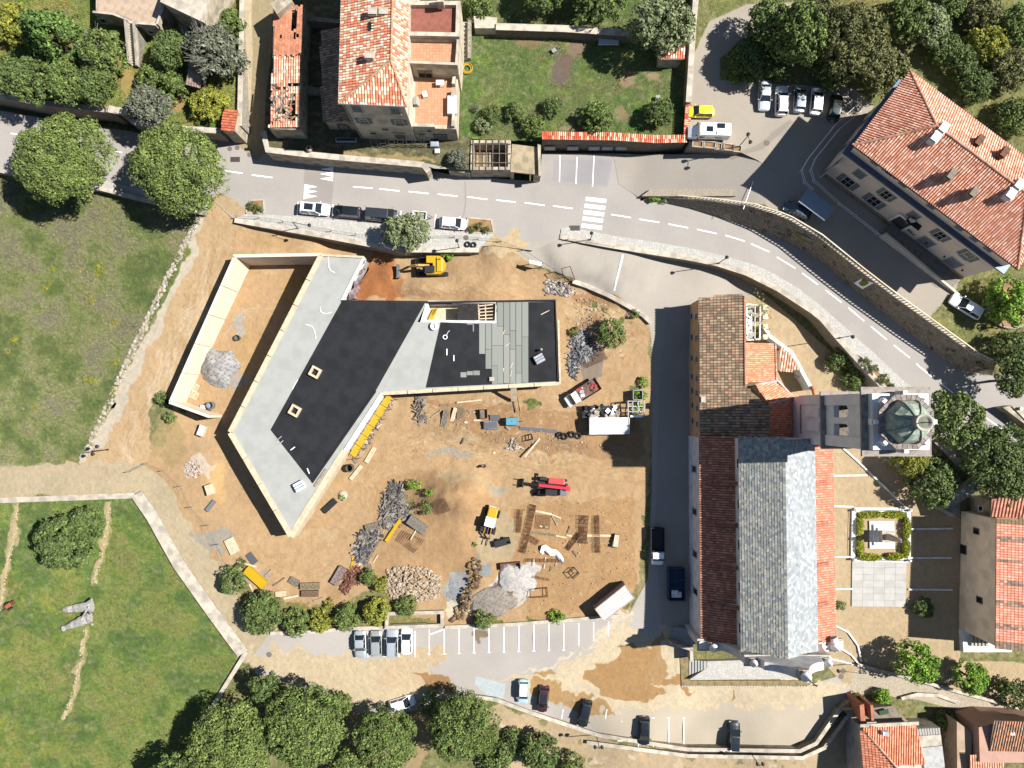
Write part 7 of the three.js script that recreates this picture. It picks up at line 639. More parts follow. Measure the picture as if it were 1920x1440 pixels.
{const t=thing('blue_skip','dark blue open skip with white bags in the shade of the church','skip'),p=G(1268,1095,'low'),m=mat(0x3c5878),c=P(1268,1095,p.y+1);t.position.set(c.x,p.y,c.z);for(const[w,d,x,z]of[[2.5,.08,0,-2.4],[2.5,.08,0,2.4],[.08,4.8,-1.22,0],[.08,4.8,1.22,0]])part(t,'side',bx(w,1.3,d,x,.85,z),m);part(t,'floor',bx(2.4,.1,4.7,0,.3,0),m);for(let i=0;i<4;i++)part(t,'rib',bx(2.64,.1,.1,0,1.2,-1.8+i*1.2),m);part(t,'sack',rb(1.6,.6,.9,.2,0,.7,1.6),MT.white);part(t,'sack',rb(1,.5,.7,.2,-.3,1,1.2),MT.white);for(const[x,z]of[[-1,-1.6],[1,-1.6],[-1,1.6],[1,1.6]])part(t,'foot',bx(.2,.3,.2,x,.12,z),MT.iron);}
function track(parent,L,w,z){const s=new THREE.Shape();s.absarc(L / 2 - .35,.35,.35,-Math.PI / 2,Math.PI / 2);s.absarc(-L / 2+.35,.35,.35,Math.PI / 2,Math.PI*1.5);const g=new THREE.ExtrudeGeometry(s,{depth:w,bevelEnabled:false,curveSegments:6});g.translate(0,0,z - w / 2);const tr=part(parent,'track',g,MT.rubber);for(let i=0;i<12;i++)part(tr,'track_pad',bx(.1,.04,w+.04,-L / 2+.3+i*(L - .6)/ 11,.72,z),MT.iron);}
{const t=thing('excavator','yellow tracked excavator with grey grading bucket below the road wall','excavator'),p=G(815,497,'low'),c=P(812,499,p.y+1);t.position.set(c.x,p.y,c.z);t.rotation.y=0;track(t,4.6,.6,-1.15);track(t,4.6,.6,1.15);part(t,'undercarriage',bx(1.6,.4,1.9,0,.55,0),MT.iron);part(t,'dozer_blade',bx(.15,.6,2.8,-2.7,.4,0),MT.iron);
const s=new THREE.Shape();s.moveTo(-.9,-1.35);s.lineTo(.9,-1.35);s.absarc(.55,0,1.4,-1.25,1.25);s.lineTo(-.9,1.35);s.lineTo(-.9,.2);s.lineTo(.1,.2);s.lineTo(.1,-.35);s.lineTo(-.9,-.35);const g=new THREE.ExtrudeGeometry(s,{depth:1,bevelEnabled:true,bevelSize:.06,bevelThickness:.06,bevelSegments:1});g.rotateX(Math.PI / 2);g.translate(0,1.95,0);part(t,'superstructure',g,MT.yellow);part(t,'engine_cover',rb(.9,.3,2.2,.1,1.1,1.95,0),MT.yellow);
part(t,'cab',M([rb(1.5,1.5,1,.08,-.35,1,.75)]),carGlass);part(t,'cab_roof',rb(1.5,.08,1.02,.03,-.35,2.5,.75),MT.black);part(t,'boom',M([beam(V(-.6,1.6,.05),V(-2.2,2.9,.25),.32,.4),beam(V(-2.2,2.9,.25),V(-3.5,2.6,.4),.3,.36)]),mat(0xe0b060));part(t,'boom_cylinder',bar(V(-1,1.5,.3),V(-2.4,2.5,.45),.07),MT.steel);part(t,'stick',beam(V(-3.4,2.7,.4),V(-5,1,.7),.26,.3),mat(0xb08038));part(t,'stick_cylinder',bar(V(-2.4,3.1,.3),V(-3.7,2.9,.45),.07),MT.black);
const b=new THREE.Group();b.name='bucket';t.add(b);b.position.set(-5.1,.75,.75);part(b,'shell',M([bx(.5,.06,2,-.3,-.4,0,0,-.2),bx(.06,.8,2,-.05,0,0),bx(.6,.7,.05,-.3,-.05,-1),bx(.6,.7,.05,-.3,-.05,1),bx(.5,.06,2,-.25,.3,0,0,.3)]),surf(0xa8a8a8,0x888884,1));part(b,'cutting_edge',bx(.12,.05,2,-.56,-.45,0),MT.steel);part(t,'exhaust',cyl(.06,.06,.5,1.2,2.2,-.8,8),MT.black);}
function bigWheel(t,x,z,r=.6){const w=new THREE.Group();w.name='wheel';t.add(w);w.position.set(x,r,z);const g=new THREE.TorusGeometry(r*.68,r*.32,8,16);part(w,'tyre',prep(g),MT.rubber);const h=new THREE.CylinderGeometry(r*.5,r*.5,.3,12);h.rotateX(Math.PI / 2);part(w,'rim',prep(h),MT.tin);}
{const t=thing('red_telehandler','red telescopic handler with lowered forks standing on the site track','telehandler'),p=G(1035,913,'low'),c=P(1036,912,p.y+1.2);t.position.set(c.x,p.y,c.z);t.rotation.y=Math.PI - .1;for(const x of[-1.6,1.5])for(const z of[-1.05,1.05])bigWheel(t,x,z,.62);part(t,'chassis',bx(4.6,.5,1.1,0,.8,0),MT.iron);part(t,'engine_cover',rb(2.5,.7,.9,.15,-.5,.95,.85),paint(0xd84a48));part(t,'cab',rb(1.7,1.5,.95,.1,.2,.9,-.85),carGlass);part(t,'cab_roof',rb(1.6,.08,.95,.03,.2,2.38,-.85),MT.iron);part(t,'rear_panel',rb(1,.6,.9,.1,-1.7,.95,-.75),mat(0x8a9096));
part(t,'boom',beam(V(-2.3,1.9,0),V(2.1,1.35,0),.42,.46),paint(0xc83a44));part(t,'boom_pivot',bx(.7,.8,.7,-2.3,1.7,0),paint(0xc83a44));part(t,'inner_boom',beam(V(2,1.35,0),V(4.4,.75,0),.34,.36),MT.black);part(t,'fork_carriage',bx(.2,.8,1.3,4.5,.55,0),MT.black);for(const z of[-.45,.45])part(t,'fork',bx(1.3,.06,.14,5.2,.18,z),MT.iron);for(const z of[-1.5,1.5]){part(t,'stabiliser',M([beam(V(2.1,.7,z*.4),V(2.5,.25,z),.16,.2),bx(.5,.08,.4,2.5,.15,z)]),MT.black);part(t,'mudguard',rb(1.1,.1,.5,.04,1.5,1.3,z*.7),MT.black);}part(t,'mirror',bx(.06,.3,.2,1.1,1.9,-1.45),MT.black);}
{const t=thing('backhoe_loader','yellow and white wheeled loader with pallet forks on the grey ground','loader'),p=G(918,985,'low'),c=P(919,978,p.y+1.2);t.position.set(c.x,p.y,c.z);t.rotation.y=-(Math.PI / 2+.26);for(const[x,r]of[[-1.3,.62],[1.3,.62]])for(const z of[-.95,.95])bigWheel(t,x,z,r);part(t,'chassis',bx(3.8,.5,.9,0,.75,0),MT.iron);part(t,'engine_hood',rb(1.5,.9,1.5,.18,-1.45,.9,0),MT.yellow);part(t,'counterweight',rb(.4,.7,1.6,.1,-2.2,.6,0),MT.conc2);part(t,'cab',rb(1.3,1.5,1.4,.08,-.1,.9,0),carGlass);part(t,'cab_roof',rb(1.45,.12,1.55,.05,-.1,2.4,0),MT.whitepaint);for(const z of[-.5,.5]){part(t,'lift_arm',M([beam(V(.6,1.5,z),V(1.9,1.2,z),.14,.26),beam(V(1.9,1.2,z),V(2.5,.5,z),.14,.22)]),mat(0xd89a40));part(t,'mudguard',rb(.9,.08,.45,.03,1.3,1.28,z*1.9),MT.black);}part(t,'lift_cylinder',bar(V(.7,1.2,0),V(2,1.1,0),.09),MT.steel);part(t,'fork_carriage',bx(.12,.7,1.3,2.65,.5,0),MT.black);for(const z of[-.35,.35])part(t,'fork',bx(1.2,.06,.12,3.3,.12,z),MT.iron);}
{const t=thing('loader_bucket','black loader bucket lying on the ground beside the wheeled loader','bucket'),c=G(942,1016,'low');t.position.copy(c);t.rotation.y=.28;part(t,'shell',M([bx(2.4,.08,.9,0,.1,0),bx(2.4,.8,.08,0,.45,-.45),bx(.07,.75,.9,-1.2,.42,0),bx(.07,.75,.9,1.2,.42,0),bx(2.4,.08,.5,0,.82,-.25)]),MT.black);part(t,'cutting_edge',bx(2.4,.04,.16,0,.1,.52),MT.iron);for(const x of[-.5,.5])part(t,'hook',bx(.1,.5,.25,x,.5,-.6),MT.iron);}
{const t=thing('loader_bucket','rusty steel loader bucket set beside the white crushed stone','bucket'),c=G(957,1060,'low');t.position.copy(c);t.rotation.y=.08;part(t,'shell',M([bx(3,.08,1,0,.12,0),bx(3,.9,.08,0,.5,-.5),bx(.07,.85,1,-1.5,.46,0),bx(.07,.85,1,1.5,.46,0)]),surf(0x9a6a58,0x5c4640,1));part(t,'cutting_edge',bx(3,.05,.2,0,.1,.55),MT.iron);}
{
const c=G(910,873,'low'),N=44,mc=new MarchingCubes(N,new THREE.MeshStandardMaterial(),false,false,60000);const J={pe:[0,.95,0],ch:[.03,1.32,0],nk:[.04,1.5,0],hd:[.06,1.65,0],ls:[.03,1.42,.19],rs:[.03,1.42,-.19],le:[-.08,1.16,.25],re:[.16,1.17,-.25],lh:[.06,.94,.28],rh:[.36,1.06,-.22],lhip:[0,.92,.09],rhip:[0,.92,-.09],lk:[.16,.5,.1],rk:[-.02,.5,-.1],lf:[.22,.08,.1],rf:[-.26,.12,-.1],lt:[.4,.05,.11],rt:[-.12,.04,-.11]},B=[['pe','ch',.15,.17],['ch','nk',.16,.07],['nk','hd',.06,.1],['hd','hd',.11,.11],['ch','ls',.1,.07],['ch','rs',.1,.07],['ls','le',.06,.05],['le','lh',.05,.035],['rs','re',.06,.05],['re','rh',.05,.035],['pe','lhip',.12,.1],['pe','rhip',.12,.1],['lhip','lk',.1,.065],['lk','lf',.065,.045],['rhip','rk',.1,.065],['rk','rf',.065,.045],['lf','lt',.05,.035],['rf','rt',.05,.035]];const fin=(h,s)=>[0,1,2,3,4].map(i=>[h,[h[0]+.05+.03*(i<4?1:0),h[1]- .1+(i===4?.05:.008*i),h[2]+(i===4?.045*s:(i - 1.5)*.022)]]);
const seg=B.map(([a,b,r0,r1])=>[V(...J[a]),V(...J[b]),r0,r1]);for(const[h,s]of[[J.lh,-1],[J.rh,1]]){seg.push([V(...h),V(h[0]+.03,h[1]- .05,h[2]),.035,.035]);for(const[a,b]of fin(h,s))seg.push([V(...a),V(...b),.014,.012]);}
mc.isolation=0;const half=1.0;for(let k=0;k<N;k++)for(let j=0;j<N;j++)for(let i=0;i<N;i++){const q=V((i / N*2 - 1)*half,(j / N*2 - 1)*half+.92,(k / N*2 - 1)*half);let d=9;for(const[a,b,r0,r1]of seg){const ab=b.clone().sub(a),l=ab.lengthSq(),t=l?clamp(q.clone().sub(a).dot(ab)/ l):0,e=q.distanceTo(a.clone().addScaledVector(ab,t))- lerp(r0,r1,t),h=clamp(.5+.5*(d - e)/ .04);d=lerp(d,e,h)- .04*h*(1 - h);}mc.field[i+j*N+k*N*N]=-d;}
mc.update();const n=mc.count,ps=[],cl=[];for(let i=0;i<n;i++){const x=mc.positionArray[3*i]*half,y=mc.positionArray[3*i+1]*half+.92,z=mc.positionArray[3*i+2]*half;ps.push(x,y,z);const col=y>1.53?(x>.12&&y<1.7?[.45,.28,.2]:[.05,.04,.03]):y<.09?[.03,.025,.02]:y<.96&&Math.abs(z)<.22?[.03,.035,.05]:Math.abs(z)>.24&&y<1.03?[.45,.28,.2]:[.05,.05,.06];cl.push(...col);}const t=thing('person','person in dark clothes walking across the dirt track','person');t.position.copy(c);t.rotation.y=Math.PI - .2;part(t,'body',geo(ps,cl),MV);part(t,'hair',lathe([[0,.14],[.09,.11],[.118,.03],[.112,-.03],[.1,-.05]],10,.045,1.67,0),mat(0x2a221c));for(const z of[-.04,.04])part(t,'eye',bx(.012,.014,.02,.165,1.66,z),MT.black);part(t,'nose',bx(.03,.035,.02,.172,1.625,0,0,.3),mat(0xc89878));}
const at=(t,x,y,s='low',ry=0,dy=0)=>{const p=G(x,y,s);t.position.set(p.x,p.y+dy,p.z);t.rotation.y=ry;return t;};
function container(label,c,h,m,m2){
const g0=h0((c[0][0]+c[2][0])/ 2,(c[0][1]+c[2][1])/ 2),top=g0+h,q=px2(c,top),t=thing('shipping_container',label,'container');part(t,'wall',prism(offset(q,-.04),g0+.12,top - .06),m2);corrugated(t,[q[1],q[2],q[3],q[0]].map(p=>p.clone()),top - .05,0,0,m,.42,'roof_panel');for(const p of q)part(t,'corner_post',bx(.16,h,.16,p.x,g0+h / 2,p.z),m2);for(let i=0;i<4;i++)part(t,'roof_rail',beam(q[i].clone().setY(top),q[(i+1)%4].clone().setY(top),.12,.12),m2);for(const e of[.25,.4,.6,.75]){const p=q[0].clone().lerp(q[3],e);part(t,'lock_bar',bar(V(p.x,g0+.3,p.z),V(p.x,top - .2,p.z),.03),MT.steel);}}
container('white ribbed shipping container beside the scrap trailer',[[1106,784],[1180,783],[1180,813],[1106,814]],2.5,surf(0xeae8e2,0xd2cfc8,3,{k:1.4}),MT.white);container('beige ribbed shipping container set askew at the site corner',[[1116,1142],[1172,1097],[1190,1121],[1133,1165]],2.5,surf(0xe2dcd4,0xd2cac0,3,{k:1.4}),surf(0xcdb8ac,0xb5a094,3,{k:1.2}));
{const t=at(thing('scrap_trailer','flat trailer piled with broken appliances and scrap beside the white container','trailer'),1125,773);part(t,'bed',bx(5.6,.2,2,0,.7,0),MT.iron);for(const x of[-1.4,1.6])for(const z of[-.9,.9])wheel(t,x,.34,z);const r=RNG(12);for(let i=0;i<34;i++)part(t,'scrap_piece',bx(.3+r()*.9,.15+r()*.5,.25+r()*.5,-2.5+r()*5,.9+r()*.5,(r()- .5)*1.7,r()*3,r()*.6),[MT.whitepaint,MT.iron,MT.conc2,MT.plank,MT.tin,MT.black][i%6]);}
{const t=at(thing('steel_rack','pale grey steel frame rack standing by the green weeds','rack'),1187,767,'low',0,.05);const m=mat(0xd8d8d6,{roughness:.5});for(const x of[-1.2,0,1.2])for(const z of[-1.2,1.2])part(t,'upright',bx(.12,2.6,.12,x,1.3,z),m);for(const y of[1,2.55])for(const z of[-1.2,-.4,.4,1.2])part(t,'cross_bar',bx(2.6,.12,.12,0,y,z),m);for(const x of[-1.2,-.5,.3,1.2])part(t,'long_bar',bx(.12,.1,2.5,x,2.66,0),m);part(t,'roller',bar(V(-.9,2.75,1.1),V(.9,2.75,1.1),.16),MT.whitepaint);part(t,'arm',bar(V(.2,2.7,-.9),V(.6,2.7,.6),.08),m);
const b=at(thing('open_box','square pale steel box open at the top above the frame rack','box'),1193,741);for(const[w,d,x,z]of[[1.5,.1,0,-.7],[1.5,.1,0,.7],[.1,1.4,-.7,0],[.1,1.4,.7,0]])part(b,'side',bx(w,1.5,d,x,.78,z),mat(0xb8c2c6));part(b,'floor',bx(1.4,.06,1.4,0,.06,0),MT.wood);}
{const t=at(thing('air_compressor','sky blue compressor cabinet with hose on the site','compressor'),960,790);part(t,'cabinet',rb(1.9,1.1,1.2,.08,0,.25,0),mat(0x6fb6cc,{roughness:.45}));part(t,'lid_rim',M(ring([V(-.9,0,-.55),V(.9,0,-.55),V(.9,0,.55),V(-.9,0,.55)],.08,1.34,1.4)),mat(0x5fa6c0));part(t,'filler_cap',cyl(.06,.06,.06,0,1.35,0,8),MT.black);for(const z of[-.6,.6])wheel(t,0,.28,z,.8);part(t,'hitch',bar(V(.9,.4,0),V(1.6,.35,0),.05),MT.iron);part(t,'air_hose',tube([[971,784],[976,778],[974,760],[971,745]].map(([x,y])=>G(x,y).sub(t.position).add(V(0,.06,0))),.05),mat(0xe8c870));}
const crate=(label,x,y,ry,w,h,d,m,lidm,cat='bin',s='low')=>{const t=at(thing('site_bin',label,cat),x,y,s,ry);for(const[a,b,c,e]of[[w,.07,0,-d / 2],[w,.07,0,d / 2],[.07,d,-w / 2,0],[.07,d,w / 2,0]])part(t,'side',bx(a,h,b,c,h / 2,e),m);part(t,'contents',bx(w - .1,h*.5,d - .1,0,h*.3,0),lidm);return t;};
crate('rust brown open bin of scraps next to grey bundles',907,776,.05,1.1,.9,1.4,MT.rust,MT.woodgrey);
const block=(name,label,cat,x,y,ry,w,h,d,m,o={})=>{const t=at(thing(name,label,cat),x,y,o.s??'low',ry);if(o.n)for(let i=0;i<o.n;i++)part(t,o.piece??'plank',bx(w,h*.94,d / o.n*.94,0,h / 2+.02,-d / 2+(i+.5)*d / o.n),m);else part(t,'block',rb(w,h,d,Math.min(.06,h / 4),0,.02,0),m);if(o.top)part(t,'top_sheet',bx(w*.9,.04,d*.8,.05,h+.05,0,.1),o.top);for(const e of[-.4,.4])part(t,'bearer',bx(.1,.08,d,e*w,.03,0),MT.woodgrey);return t;};
block('slat_bundle','bundle of grey slats between the brown bin and the compressor','bundle',928,783,0,1.5,.5,.9,MT.steel,{n:5,piece:'slat'});block('covered_pallet','pallet of grey sheets with a black cable looped over it','pallet',920,797,0,2.1,.7,1.2,mat(0x8f969c),{top:MT.steel});block('panel_stack','mud stained formwork panel lying by the pale beams','panel',863,780,1.52,2.6,.2,1.1,surf(0x9a8468,0x7a6850,1.5));block('beam_stack','pair of pale timber beams lying side by side','timber',850,781,1.3,2.8,.25,.6,MT.wood,{n:2,piece:'beam'});block('panel_stack','weathered slatted panel leaning near the scrap wood','panel',834,785,1.35,2.6,.3,.9,MT.woodgrey,{n:3});block('steel_lengths','long bundle of grey steel sections beside old tyres','steel',1009,806,-.08,5.8,.2,.55,MT.steel,{n:5,piece:'section'});block('crate_wood','pale wooden crate with white top by the cobbled path','crate',382,807,1.2,1.7,1,1,MT.wood,{top:MT.white});block('crate_wood','pale wooden crate casting a square shadow by the wire fence','crate',397,917,1.9,1.6,1,1.1,MT.wood);block('grey_slab','grey insulation slab by the pale wooden crate','slab',396,948,.9,1.9,.4,.6,mat(0x878c90));block('plank_stack','stack of fresh pale planks by the wire fence','timber',436,1023,-1.1,2.4,.35,1.5,MT.wood,{n:6});block('yellow_formwork','large stack of yellow formwork beams by the dark bush','formwork',481,1081,-.72,3.8,.7,1.35,MT.yellow,{n:6,piece:'beam'});block('yellow_formwork','narrow stack of yellow formwork beams by the debris heap','formwork',738,994,.98,4,.4,.5,MT.yellow,{n:3,piece:'beam'});block('dark_sheet','dark folded plastic sheet near the yellow formwork','sheet',472,1047,-.9,1.9,.12,1.1,mat(0x62666a));block('board_stack','brown weathered boards stacked at the scrub edge','timber',582,1098,.02,2.9,.5,1,surf(0xb09a78,0x8a7454,1.5),{n:4});block('board_stack','dull brown panel stack below the weathered boards','timber',582,1112,.02,2.6,.5,.95,surf(0x8f7258,0x705844,1.5));block('board_stack','tilted boards beside the weathered stack','timber',552,1090,-.5,1.6,.3,1,MT.woodgrey,{n:4});block('board_stack','short pale offcuts in a row at the scrub edge','timber',527,1113,.1,1.6,.2,.8,MT.wood,{n:4});block('steel_frame_stack','rusty pink stack of steel frames at the scrub edge','frames',636,1078,1.05,2.9,.7,1.2,surf(0xb59a94,0x8a6a62,1),{n:7,piece:'frame'});block('wooden_panel','square slatted grey panel above the scrub','panel',690,1065,.1,1.1,.08,1.2,MT.woodgrey,{n:6,piece:'slat'});block('dark_drum_slab','black wrapped bundle on the slope by the new building','bundle',619,948,.75,2.5,.5,.9,MT.black);block('plank_stack','pale planks lying by the concrete ring','timber',695,853,1.05,2.6,.25,.7,MT.wood,{n:3});block('plank_stack','two pale planks crossed near the concrete ring','timber',668,886,.9,2.7,.2,.6,MT.wood,{n:2});block('mixing_table','grey steel worktop with tools beside the debris heap','table',783,983,-.62,3.2,.75,1.5,surf(0x9c9284,0x7e766a,1.5));block('tarp_pile','grey tarpaulin folded over a pale board on the open ground','tarpaulin',1154,1013,1.3,2,.7,.9,surf(0x8c9094,0x6c7074,.8),{top:MT.wood});block('grey_board_pile','bundle of weathered grey boards by the debris heap edge','timber',698,987,.25,2,.5,1,MT.woodgrey,{n:5});
{const t=at(thing('concrete_ring','dark concrete ring standing by the white wall edge','ring'),657,877);part(t,'ring_wall',lathe([[.45,0],[.62,0],[.62,1],[.45,1],[.45,0]],18),mat(0x6f6a66));part(t,'ring_base',cyl(.44,.44,.05,0,.02,0,14),MT.black);}
{const t=at(thing('boulder','pale round boulder beside the black bundle','boulder'),643,929);const g=new THREE.IcosahedronGeometry(.75,1);g.scale(1,.6,1.1);part(t,'rock',prep(g),surf(0xe6d8bc,0xc9b898,1.5));part(t,'chip',bx(.2,.12,.15,.9,.05,.2,.4),MT.conc2);}
[[1049,816],[1058,818],[1072,815],[1083,817]].forEach(([x,y],i)=>{const t=at(thing('scrap_tyre','worn black tyre lying in the row beside the white container','tyre','tyres beside the white container'),x,y,'low',i);const g=new THREE.TorusGeometry(.4,.17,8,18);g.rotateX(Math.PI / 2);g.translate(0,.17,0);part(t,'tread',prep(g),MT.rubber);part(t,'inner_rim',lathe([[.26,.06],[.3,.17],[.26,.28]],14),MT.black);});[[877,459],[888,460]].forEach(([x,y],i)=>{const t=at(thing('scrap_tyre','worn tyre lying on the pavement above the site','tyre','tyres on the pavement'),x,y,'road',i,.14);const g=new THREE.TorusGeometry(.34,.14,8,18);g.rotateX(Math.PI / 2);g.translate(0,.14,0);part(t,'tread',prep(g),MT.rubber);part(t,'inner_rim',lathe([[.22,.05],[.25,.14],[.22,.23]],14),MT.tin);});
function mesh(label,c,s,n,m,lift=.12){const t=thing('steel_mesh',label,'mesh'),q=c.map(([x,y])=>G(x,y,s).add(V(0,lift,0)));for(let i=0;i<=n;i++)part(t,'bar',bar(q[0].clone().lerp(q[1],i / n),q[3].clone().lerp(q[2],i / n),.022,4),MT.rust);for(let i=0;i<=m;i++)part(t,'cross_bar',bar(q[0].clone().lerp(q[3],i / m).add(V(0,.05,0)),q[1].clone().lerp(q[2],i / m).add(V(0,.05,0)),.022,4),MT.rust);}
mesh('rusty square steel mesh lying by the steel worktop',[[754,994],[796,1013],[776,1036],[742,1012]],'low',11,9);mesh('rusty steel mesh sagging on the earth mound',[[810,945],[834,934],[846,956],[820,965]],'low',10,8,.3);mesh('thin rusty mesh leaning in the slate debris',[[1085,680],[1130,655],[1140,672],[1100,690]],'low',14,8,.2);mesh('faint rusty mesh on the ground between timber rails',[[1005,965],[1032,967],[1030,992],[1003,990]],'low',10,9);
function rebar(label,a,b,w,n,h,dark){const t=thing('rebar_bundle',label,'rebar'),A1=G(...a),B1=G(...b),d=B1.clone().sub(A1).setY(0),L=d.length();d.normalize();const k=V(-d.z,0,d.x);for(let i=0;i<n;i++)for(let j=0;j<2;j++){const o=k.clone().multiplyScalar((i /(n - 1)- .5)*w).add(V(0,.08+j*h,0));part(t,'bar',bar(A1.clone().add(o),B1.clone().add(o),.024,4),MT.rust);}for(let i=0;i<=L / .6;i++){const p=A1.clone().lerp(B1,Math.min(1,i*.6 / L));part(t,'stirrup',M([beam(p.clone().addScaledVector(k,-w / 2).add(V(0,.08+h,0)),p.clone().addScaledVector(k,w / 2).add(V(0,.08+h,0)),.04,.04),beam(p.clone().addScaledVector(k,-w / 2).add(V(0,.08,0)),p.clone().addScaledVector(k,-w / 2).add(V(0,.09+h,0)).add(V(.01,0,0)),.04,.04)]),dark?MT.iron:MT.rust);}}
rebar('long rust red reinforcement bundle tapering across the ground',[1000,946],[979,1036],.9,8,.3);rebar('dark reinforcement cage left of the long rust red bundle',[976,955],[972,998],.7,6,.4,1);rebar('dark dense reinforcement cage between timber rails',[1095,966],[1091,1018],1.3,9,.5,1);rebar('slim reinforcement cage beside the folded tarpaulin',[1118,966],[1120,1036],.7,6,.5);rebar('short bent reinforcement cage beside the tapering bundle',[988,1006],[1010,1018],.8,6,.2);rebar('narrow reinforcement lying parallel to scattered timber blocks',[985,1050],[1056,1051],.45,4,.2);rebar('pale reinforcement ladder on the white crushed stone',[928,1095],[962,1112],.5,4,.1);rebar('thin reinforcement pair lying below the white sheet',[998,1081],[1031,1087],.3,3,.1);rebar('diagonal reinforcement fan by the dark dense cage',[1085,1000],[1063,1030],.7,5,.1);
function frame3(label,x,y,w,d,h,ry,m){const t=at(thing('steel_stand',label,'stand'),x,y,'low',ry);for(const a of[-1,1])for(const b of[-1,1])part(t,'leg',bar(V(a*w / 2,0,b*d / 2),V(a*w / 2,h,b*d / 2),.05,5),m);for(const y2 of[.1,h]){for(const a of[-1,1])part(t,'rail',bar(V(-w / 2,y2,a*d / 2),V(w / 2,y2,a*d / 2),.05,5),m);for(const a of[-1,1])part(t,'rail',bar(V(a*w / 2,y2,-d / 2),V(a*w / 2,y2,d / 2),.05,5),m);}}
frame3('dark steel frame cube standing on the open ground',1075,1073,1.2,1.1,.9,.7,MT.iron);frame3('rusty trestle frame by the white crushed stone',1010,1110,2.6,1.3,.7,.05,MT.rust);frame3('bent steel trestle among scrap by the tyres',992,820,1,.8,.6,.3,MT.iron);
{const t=thing('plastic_sheet','crumpled white plastic sheet lying on reinforcement','sheet'),L=[[1014,1028],[1022,1026],[1032,1034],[1042,1036],[1050,1044],[1055,1052]].map(([x,y])=>G(x,y)),o=[],r=RNG(2);const J=L.map(p=>[p.clone().add(V(.1,.2+r()*.4,-.45)),p.clone().add(V(0,.5+r()*.3,0)),p.clone().add(V(-.1,.15+r()*.3,.5))]);for(let i=0;i<5;i++)for(let j=0;j<2;j++)o.push(...q4(J[i][j],J[i][j+1],J[i+1][j+1],J[i+1][j]));part(t,'fold',geo(o),MT.whitepaint);part(t,'loose_end',quad(...[[1014,1028],[1012,1034],[1018,1039],[1020,1036]].map(([x,y])=>G(x,y).add(V(0,.25,0)))),MT.whitepaint);}
const PL=[[857,755,903,750],[886,774,897,771],[871,772,878,770],[888,788,902,788],[871,792,877,792],[950,800,957,806],[866,832,871,821],[984,856,1012,822],[925,851,928,847],[808,783,828,769],[825,760,843,759],[1004,958,1034,964],[1034,964,1052,972],[1035,966,1045,984],[998,998,1042,1004],[1042,1004,1062,1008],[1012,985,1016,988],[1021,988,1028,988],[1064,1000,1069,986],[1062,1003,1072,1005],[1100,1004,1145,1004],[1102,1018,1142,1018],[1075,1033,1082,1042],[1000,1061,1001,1048],[1022,1052,1023,1044],[1042,1062,1043,1054],[1033,1070,1034,1062],[1020,1066,1021,1058],[445,1053,482,1062],[497,1081,511,1068],[512,1098,535,1083],[468,1095,476,1110],[532,1122,560,1116],[588,1127,606,1120],[662,1045,659,1068],[673,1060,690,1035],[700,1055,709,1040],[705,1020,720,995],[690,1050,712,1012],[781,993,770,1012],[1119,1131,1127,1136],[880,775,884,773],[962,748,968,773]];
PL.forEach(([a,b,c,d],i)=>{const A1=G(a,b),B1=G(c,d),y=Math.max(A1.y,B1.y)+.1;A1.y=B1.y=y;const o=solo('loose_plank',beam(A1,B1,.2+(i%3)*.06,.07),i===34?MT.yellow:[MT.wood,MT.plank,MT.woodgrey,MT.wood][i%4],'single loose timber plank lying on the site ground','plank','loose planks on the site');});
{const L=[[728,740],[657,852]].map(([x,y])=>P(x,y,3.2)),t=thing('scaffold_deck','narrow scaffold deck of yellow planks along the white wall edge','scaffold');for(let k=0;k<6;k++)for(let i=0;i<3;i++){const a=L[0].clone().lerp(L[1],k / 6+.004),b=L[0].clone().lerp(L[1],(k+1)/ 6 - .004),o=V(.26*i,0,.2*i);part(t,'deck_plank',beam(a.clone().add(o),b.clone().add(o),.3,.06),MT.yellow);}for(let k=0;k<=6;k++){const a=L[0].clone().lerp(L[1],k / 6);part(t,'bracket',bar(a.clone().add(V(-1.2,-.05,-.8)),a.clone().add(V(1.1,-.05,.8)),.05),MT.rust);part(t,'standard',bar(a.clone().add(V(1,-3.3,.7)),a.clone().add(V(1,.9,.7)),.04),MT.steel);}}
function heapOf(name,label,n,seed,pts,sz,mats,hgt,stones){const r=RNG(seed),l=[];const xs=pts.map(p=>p[0]),ys=pts.map(p=>p[1]),x0=Math.min(...xs),x1=Math.max(...xs),y0=Math.min(...ys),y1=Math.max(...ys),cx=(x0+x1)/ 2,cy=(y0+y1)/ 2;let k=0,gd=0;while(k<n&&gd++<n*9){const x=lerp(x0,x1,r()),y=lerp(y0,y1,r());if(!inside([x,y],pts))continue;const e=1 - Math.min(1,Math.max(Math.abs(x - cx)/(x1 - x0),Math.abs(y - cy)/(y1 - y0))*2),p=G(x,y),tn1=.88+.24*r(),c=A(mats[Math.floor(r()*mats.length)]).map(v=>v*tn1);let g;if(stones){g=new THREE.DodecahedronGeometry(sz*(.35+r()*r()*1.1),0);g.scale(.8+.5*r(),.6,.7+.5*r());g.rotateY(r()*6);g.rotateX(r());g.translate(p.x,p.y+hgt*e*r()+.08,p.z);g=prep(g);}else g=bx(sz*(.6+r()*1.6),.04+r()*.1,.06+r()*r()*r()*.55,p.x,p.y+.1+hgt*e*r(),p.z,r()*3.14,(r()- .5)*.7);l.push(tint(g,c));k++;}const o=solo(name,M(l),MV,label,'heap');o.userData.kind='stuff';return o;}
